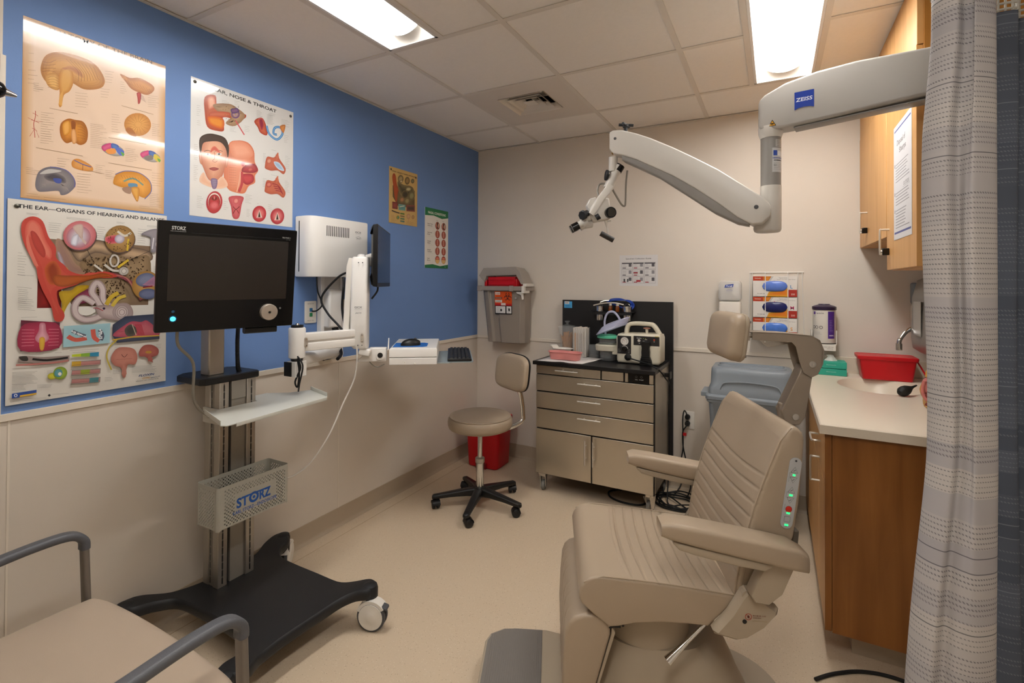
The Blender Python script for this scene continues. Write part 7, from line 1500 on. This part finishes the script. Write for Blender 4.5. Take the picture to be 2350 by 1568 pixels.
# foot plate
m = MB(); P = [(.22, -.13), (.275, -.145), (.31, -.155), (.42, -.155), (.47, -.15), (.515, -.12), (.53, -.08), (.53, .16), (.515, .20), (.47, .225), (.31, .225), (.22, .21)]
m.loft([[(a, b, z) for a, b in inset(P, d_)] for d_, z in ((.004, .062), (0, .065), (0, .078), (.003, .081))]); FP = build('foot_plate', m, VINYL2, EX)
m = MB(); Q = [(.325, -.148), (.42, -.148), (.465, -.143), (.507, -.116), (.522, -.078), (.522, .158), (.507, .196), (.465, .218), (.325, .218)]
m.loft([[(a, b, z) for a, b in Q] for z in (.0805, .083)])
for k in range(26):
    x = .328+k*.0075
    if x > .515: break
    yy = -.146 if x < .43 else -.140+max(0, (x-.46))*.6; m.box((x, yy, .083), (x+.0035, .215 if x < .46 else .19, .085))
build('ribbed_mat', m, mat('grey_rubber_mat', '#78726c', .6), FP)
m = MB().box((.18, -.06, .075), (.25, .10, .12)); build('foot_bracket', m, VINYL2, FP, bevel=.004)
# pedestal and base
m = MB(); S = []
for z, rx, ry, cx in ((.03, .30, .245, -.05), (.05, .298, .243, -.05), (.075, .285, .235, -.055), (.12, .255, .22, -.06), (.17, .235, .20, -.06), (.22, .215, .18, -.055), (.26, .18, .16, -.04)):
    S.append([(cx+rx*math.copysign(abs(math.cos(a))**.8, math.cos(a)), ry*math.copysign(abs(math.sin(a))**.8, math.sin(a)), z) for a in [2*PI*k/48 for k in range(48)]])
m.loft(S); build('base_cover', m, VINYL2, EX, ang=50)
m = MB(); S = []
for z, rx, ry in ((.16, .150, .165), (.20, .152, .17), (.26, .145, .16), (.33, .145, .15), (.40, .15, .15)): S.append([(-.015+rx*math.cos(a), ry*math.sin(a), z) for a in [2*PI*k/40 for k in range(40)]])
m.loft(S); build('pedestal', m, VINYL2, EX, ang=50)
m = MB(); P = [(p.x, p.y) for p in smooth_path([(-.47, 0, 0), (-.44, -.12, 0), (-.33, -.21, 0), (-.15, -.25, 0), (.10, -.25, 0), (.25, -.2, 0), (.31, -.08, 0), (.31, .08, 0), (.25, .2, 0), (.10, .25, 0), (-.15, .25, 0), (-.33, .21, 0), (-.44, .12, 0)], 5, True)]
m.loft([[(a, b, z) for a, b in inset(P, d_)] for d_, z in ((.002, 0), (0, .004), (0, .026), (.006, .032))]); build('floor_plate', m, VINYL2, EX)
m = MB().box((-.2, -.17, .375), (.09, .17, .397)); build('seat_frame', m, mat('dark_taupe', '#5f574c', .5), EX)
a = Vector((-.146, .235, .398)); b = Vector((-.036, .262, .306)); m = MB(); d = (b-a); m.loft([m.sec(a+d*k, *frame(d)[:2], ell(r, r*.75, 16)) for k, r in ((0, .006), (.45, .007), (.6, .009), (1.0, .015), (1.005, .012))]); build('release_lever', m, CHROME, EX, ang=50)

# ================================================================ ceiling microscope
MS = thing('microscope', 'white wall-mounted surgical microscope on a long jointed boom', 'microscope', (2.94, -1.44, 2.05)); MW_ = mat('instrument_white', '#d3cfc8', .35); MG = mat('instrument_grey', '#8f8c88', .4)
a0 = Vector((2.125, -1.303, 0)); a1 = Vector((2.90, -1.432, 0)); ad = (a1-a0).normalized(); an = Vector((-ad.y, ad.x, 0)); AL = (a1-a0).length
m = MB(); S = []
for k, zt_, zb_, w_ in ((0, 2.080, 1.985, .06), (.008, 2.090, 1.975, .072), (.03, 2.104, 1.967, .082), (.12, 2.132, 1.966, .09), (.25, 2.150, 1.971, .092), (.40, 2.156, 1.980, .092), (.60, 2.150, 1.993, .09), (1., 2.14, 2.01, .085)):
    c = a0+ad*AL*k; c.z = (zt_+zb_)/2; S.append(m.sec(c, an, up, rrect(w_, zt_-zb_, .010, 4)))
m.loft(S); BM = build('upper_boom', m, mat('boom_grey', '#aeaaa4', .38), MS, world=True, ang=50)
m = MB().bar(a0+ad*.12+up*1.962, a0+ad*.74+up*1.999, .06, .006, .002); build('cable_cover', m, MG, BM, world=True)
A = Art(.062, .068); A.poly([(0, 0), (.062, 0), (.062, .064), (.05, .060), (.031, .058), (.012, .060), (0, .066)], '#1c3c98'); A.text('ZEISS', .004, .036, .019, '#e6e8f0', .02, width=.053, italic=.1); nrm = -an
A.build('logo', a0+ad*.125-an*.0475+up*2.086, ad, (0, 0, -1), BM, 0, .3)
A = Art(.026, .024); A.poly([(.013, 0), (.026, .024), (0, .024)], '#1c1a18'); A.poly([(.013, .004), (.0225, .022), (.0035, .022)], '#dda02c'); A.rect(.008, .013, .018, .019, '#3c2c14'); A.build('warning_sign', a0+ad*.038-an*.0435+up*2.002, ad, (0, 0, -1), BM, 0, .3)
pc = a0+ad*.038
m = MB().lathe([(.001, 1.985), (.044, 1.985), (.043, 1.96), (.037, 1.942), (.001, 1.942)], pc, n=36); build('boom_neck', m, MW_, BM, world=True)
m = MB().cyl(pc+up*1.757, pc+up*1.944, .0355, n=36); CL = build('swivel_column', m, MG, MS, world=True)
A = Art(.052, .125); A.nx = 10; A.rect(.012, 0, .052, .028, '#b8b6b2'); A.caps(.016, .005, .03, 4, .006, '#5a5a5c', .0012, 3); A.rect(0, .032, .052, .125, '#c2c2c2'); A.rect(.004, .042, .018, .062, '#2c4aa0'); A.rect(.02, .044, .05, .062, '#e2e2e4'); A.rect(.002, .068, .052, .074, '#2c3c88'); A.caps(.006, .08, .04, 1, .006, '#303034', .004, 3, ragged=0); A.caps(.004, .09, .044, 5, .006, '#6a6a6c', .0012, 4); A.ell(.01, .098, .004, .004, '#303034')
wrap(A, .0355, 1.93, (pc.x, pc.y), 'label', CL, .15)
m = MB(); lc = pc-ad*.012
m.loft([m.sec(lc+up*z, ad, an, inset(rrect(.096, .082, .036, 6), d_)) for z, d_ in ((1.578, .01), (1.582, .003), (1.59, 0), (1.70, 0))]); m.loft([m.sec(pc+up*z, ad, an, ell(.037, .037, 28)) for z in (1.62, 1.757)]); HS = build('lower_housing', m, MW_, MS, world=True, ang=50)
# suspension arm
st = [(1.548, 2.032, 1.955), (1.562, 2.038, 1.938), (1.60, 2.034, 1.926), (1.66, 2.012, 1.902), (1.723, 1.982, 1.866), (1.81, 1.934, 1.818), (1.897, 1.880, 1.758), (1.98, 1.826, 1.694), (2.05, 1.772, 1.634), (2.10, 1.733, 1.603), (2.135, 1.706, 1.606), (2.158, 1.68, 1.628), (2.164, 1.665, 1.645)]
m = MB(); y0 = -1.352; S = []
for x, zt_, zb_ in st: S.append([(x, y0+a, (zt_+zb_)/2+b) for a, b in rrect(.088, zt_-zb_, .007, 3)])
m.loft(S); SA = build('suspension_arm', m, MW_, MS, world=True, ang=55)
m = MB(); S = []
for x, zt_, zb_ in ((1.60, 1.935, 1.905), (1.66, 1.91, 1.872), (1.75, 1.865, 1.82), (1.86, 1.80, 1.738), (1.97, 1.72, 1.655), (2.05, 1.66, 1.61), (2.09, 1.64, 1.60)): S.append([(x, y0+a, (zt_+zb_)/2+b) for a, b in rrect(.07, zt_-zb_, .01, 3)])
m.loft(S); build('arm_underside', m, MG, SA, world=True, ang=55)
m = MB()
for x, z, r in ((2.115, 1.668, .008), (1.572, 2.0, .006)): m.lathe([(.001, 0), (r, 0), (r, .001), (.001, .0015)], (x, y0-.044, z), (0, -1, 0), 16)
build('screw', m, DGREY, SA, world=True)
m = MB().lathe([(.001, 0), (.009, 0), (.008, .02), (.013, .026), (.013, .034), (.001, .036)], (1.605, -1.35, 2.032), (0, 0, 1), 18).bar((1.578, -1.36, 2.068), (1.635, -1.335, 2.064), .012, .012, .005).bar((1.60, -1.375, 2.067), (1.612, -1.32, 2.065), .012, .012, .005); build('lock_knob', m, SOFTB, SA, world=True)
# the optical head hangs from the arm tip: local frame X right, Y depth, Z up
ho = Vector((1.565, -1.352, 1.93)); hx = Vector((.881, .473, 0)); hy = Vector((-.473, .881, 0))
def hp_(x, y, z): return ho+hx*x+hy*y+up*z
K = .00191   # metres per photo pixel at the head, tip reference (1412, 352)
def px(u, v, d=0.): return hp_((u-1412)*K, d, (352-v)*K)
m = MB().cyl(px(1405, 352), px(1405, 385), .0195, n=24).cyl(px(1418, 372), px(1393, 424), .021, n=24); hd = build('head_mount', m, MW_, MS, world=True, ang=50)
m = MB().cyl(px(1413, 384), px(1421, 371), .0215, n=26); build('focus_grip', m, GLOSSB, hd, world=True)
m = MB().cyl(px(1396, 394), px(1388, 394), .006, n=12).lathe([(.001, 0), (.022, 0), (.024, .004), (.024, .010), (.020, .013), (.001, .013)], px(1393, 394), px(1385, 393)-px(1393, 394), 9); build('tension_knob', m, SOFTB, hd, world=True)
m = MB(); pts = [px(1397, 418, -.02), px(1388, 432, -.026), px(1372, 452, -.034), px(1362, 470, -.036), px(1352, 486, -.034)]; Q = smooth_path(pts, 5); S = []
for i, p in enumerate(Q):
    t_ = (Q[min(i+1, len(Q)-1)]-Q[max(i-1, 0)]).normalized(); S.append(m.sec(p, hy, t_.cross(hy), rrect(.016, .034-.008*(i/len(Q)), .006, 3)))
m.loft(S); build('swing_arm', m, MW_, hd, world=True, ang=50)
m = MB(); Pb = [(1352, 470), (1367, 446), (1382, 446), (1394, 447), (1400, 487), (1396, 495), (1360, 502), (1350, 490)]
m.loft([[tuple(px(u, v, d_)) for u, v in Pb] for d_ in (-.02, .035)]); HB = build('optics_body', m, MW_, MS, world=True, bevel=.006)
m = MB().cyl(px(1397, 481, -.034), px(1394, 481, .0), .024, n=28); build('objective_barrel', m, GLOSSB, HB, world=True); build('objective_lens', MB().lathe([(.001, 0), (.019, 0), (.019, .001), (.001, .0015)], px(1397, 481, -.0343), px(1397.5, 481, -.05)-px(1397, 481, -.0343), 24), mat('lens_glass', '#2a2620', .05), HB, world=True)
m = MB().cyl(px(1363, 494, -.03), px(1371, 489, -.034), .0125, n=18); build('zoom_knob', m, SOFTB, HB, world=True)
m = MB(); Pw = [(1345, 462), (1352, 447), (1365, 443), (1370, 452), (1362, 468), (1352, 478)]; m.loft([[tuple(px(u, v, d_)) for u, v in Pw] for d_ in (.0, .05)]); build('lamp_housing', m, MW_, HB, world=True, bevel=.004)
m = MB().cyl(px(1350, 488, 0), px(1331, 497, 0), .020, r2=.017, n=24).cyl(px(1356, 505, .01), px(1340, 508, 0), .016, n=20).cyl(px(1345, 500, 0), px(1327, 512, 0), .021, n=24); BI = build('binocular_tube', m, MW_, HB, world=True, ang=50)
for d_ in (-.025, .03):
    m = MB().cyl(px(1332, 506, d_), px(1321, 512, d_), .0145, n=22); build('eyepiece_tube', m, MW_, HB, world=True)
    m = MB().cyl(px(1324, 510, d_), px(1310, 517, d_), .0175, n=24); build('eyepiece', m, GLOSSB, HB, world=True)
m = MB().lathe([(.001, 0), (.020, 0), (.021, .003), (.021, .012), (.017, .015), (.001, .015)], px(1336, 487, -.03), px(1329, 489, -.045)-px(1336, 487, -.03), 8).cyl(px(1345, 482, -.02), px(1334, 487, -.03), .014, n=16); build('pupil_knob', m, SOFTB, HB, world=True)
m = MB().cyl(px(1388, 497), px(1391, 512), .007, r2=.004, n=12).cyl(px(1391, 510), px(1394, 533), .0035, n=10).bar(px(1386, 500), px(1400, 498), .006, .006, .002); HM = build('handle_mount', m, MW_, HB, world=True)
m = MB().cyl(px(1376, 527, -.005), px(1405, 543, -.01), .0115, n=22); build('handle_grip', m, mat('grip_black', '#2a2724', .45), HB, world=True)
m = MB().tube([px(1440, 380, .02), px(1437, 410, .02), px(1436, 450, .02), px(1434, 462, .02), (px(1426, 458, .02)), px(1412, 438, .01), px(1403, 425, .0)], .0042, 8).tube([px(1392, 412, .01), px(1376, 412, .02), px(1371, 428, .02), px(1373, 440, .01)], .0042, 8); build('light_cable', m, mat('grey_hose', '#857f76', .45), hd, world=True)
A = Art(.02, .03); A.rect(0, 0, .02, .03, '#c99a2c'); A.build('warning_label', Vector((1.5475, -1.34, 1.975)), (0, -1, 0), (0, 0, -1), SA, .001, .4, back='#c99a2c')
m = MB().box((2.895, -1.50, 1.90), (2.95, -1.36, 2.20)); m.cyl((2.90, -1.432, 1.93), (2.90, -1.432, 2.17), .05, n=30); build('wall_mount', m, MW_, MS, world=True, bevel=.004)

# ================================================================ guest chair (lower left)
GC = thing('guest_chair', 'wide beige upholstered guest chair with grey armrests at the lower left', 'chair', (.76, -3.0, 0)); FB = mat('beige_upholstery', '#ad9c8a', .75, bump=.15, bscale=500, spec=.25)
sx0, sx1, sy0, sy1 = .395, 1.105, -3.28, -2.735
m = MB(); S = []
P = [(p.x, p.y) for p in smooth_path([(sx0+.012, sy0, 0), (sx0, -3.0, 0), (sx0+.004, sy1-.06, 0), (sx0+.03, sy1-.008, 0), (.55, sy1+.008, 0), (.75, sy1+.012, 0), (.95, sy1+.008, 0), (sx1-.03, sy1-.008, 0), (sx1-.004, sy1-.06, 0), (sx1, -3.0, 0), (sx1-.012, sy0, 0)], 6, True)]
cx, cy = .75, -3.0
for z, d_ in ((.385, .03), (.39, .012), (.40, .002), (.425, 0), (.44, .004), (.449, .014), (.453, .026)): S.append([(a, b, z) for a, b in inset(P, d_)])
for k, z in ((.8, .459), (.5, .463), (.2, .464), (.02, .464)): S.append([(cx+(a-cx)*k, cy+(b-cy)*k, z) for a, b in inset(P, .026)])
m.loft(S); build('seat', m, FB, GC, world=True, ang=60)
AG = mat('arm_grey', '#55565a', .45, bump=.15, bscale=500); LG = mat('chair_frame_grey', '#7d7770', .4, metal=.5)
for s, x in ((-1, .375), (1, 1.125)):
    m = MB(); Q = smooth_path([(x, -3.32, .60), (x, -3.15, .622), (x, -3.0, .632), (x, -2.88, .640), (x, -2.80, .636), (x, -2.768, .612), (x, -2.764, .585)], 6); S = []
    for i, p in enumerate(Q):
        t_ = (Q[min(i+1, len(Q)-1)]-Q[max(i-1, 0)]).normalized(); xx = Vector((1, 0, 0)); S.append(m.sec(p, xx, t_.cross(xx), rrect(.036, .023, .010, 5)))
    m.loft(S); build('armrest', m, AG, GC, world=True, ang=60)
    m = MB().bar((x, -2.764, .590), (x, -2.755, .35), .032, .017, .007, up=(0, 1, 0)); m.bar((x, -2.755, .36), (x, -2.74, .0), .032, .017, .007, up=(0, 1, 0)); build('front_leg', m, LG, GC, world=True)
    m = MB().bar((x, -3.32, .605), (x, -3.30, .35), .032, .017, .007, up=(0, 1, 0)).bar((x, -3.30, .36), (x, -3.40, .0), .032, .017, .007, up=(0, 1, 0)); build('rear_leg', m, LG, GC, world=True)
    m = MB().bar((x, -3.31, .385), (x, -2.76, .385), .02, .03, .004); build('side_rail', m, LG, GC, world=True)
build('front_rail', MB().bar((.375, -2.80, .375), (1.125, -2.80, .375), .03, .02, .004), LG, GC, world=True)
m = MB(); P = rrect(.70, .40, .05, 5); S = []
for d_, q in ((.012, -.02), (0, -.01), (0, .015), (.015, .03)): S.append([(.75+a, -3.36-q*-1+-.0-b*.16, .72+b) for a, b in inset(P, d_)])
m.loft(S); build('backrest', m, FB, GC, world=True, ang=60)

# ================================================================ otoscope at the left edge
t = thing('instrument_holder', 'white wall bracket holding a black otoscope at the left picture edge', 'wall holder', (-.05, -2.9, 1.95))
m = MB().box((-.12, -2.93, 1.84), (-.012, -2.853, 2.03)).box((-.03, -2.945, 1.90), (.06, -2.905, 1.925)).box((.045, -2.945, 1.90), (.085, -2.90, 1.935)); build('bracket', m, WHITE2, t, world=True, bevel=.004)
m = MB().sphere((.086, -2.893, 1.845), .012, .017, .02); build('knob', m, WHITE2, t, world=True)
t = thing('otoscope', 'black otoscope head with chrome tip resting in the wall bracket', 'otoscope', (.086, -2.92, 1.95))
d = Vector((.0, 1., -.12)).normalized(); c = Vector((.092, -2.92, 1.962))
build('head', MB().lathe([(.001, -.03), (.022, -.028), (.028, -.01), (.028, .03), (.024, .042), (.016, .05), (.001, .05)], c, d, 28), GLOSSB, t, world=True)
build('speculum', MB().lathe([(.014, .049), (.012, .054), (.006, .074), (.0045, .078), (.001, .078)], c, d, 20), CHROME, t, world=True)
build('handle', MB().cyl(c+Vector((0, -.01, -.005)), c+Vector((0, -.03, -.16)), .013, n=18), GLOSSB, t, world=True)
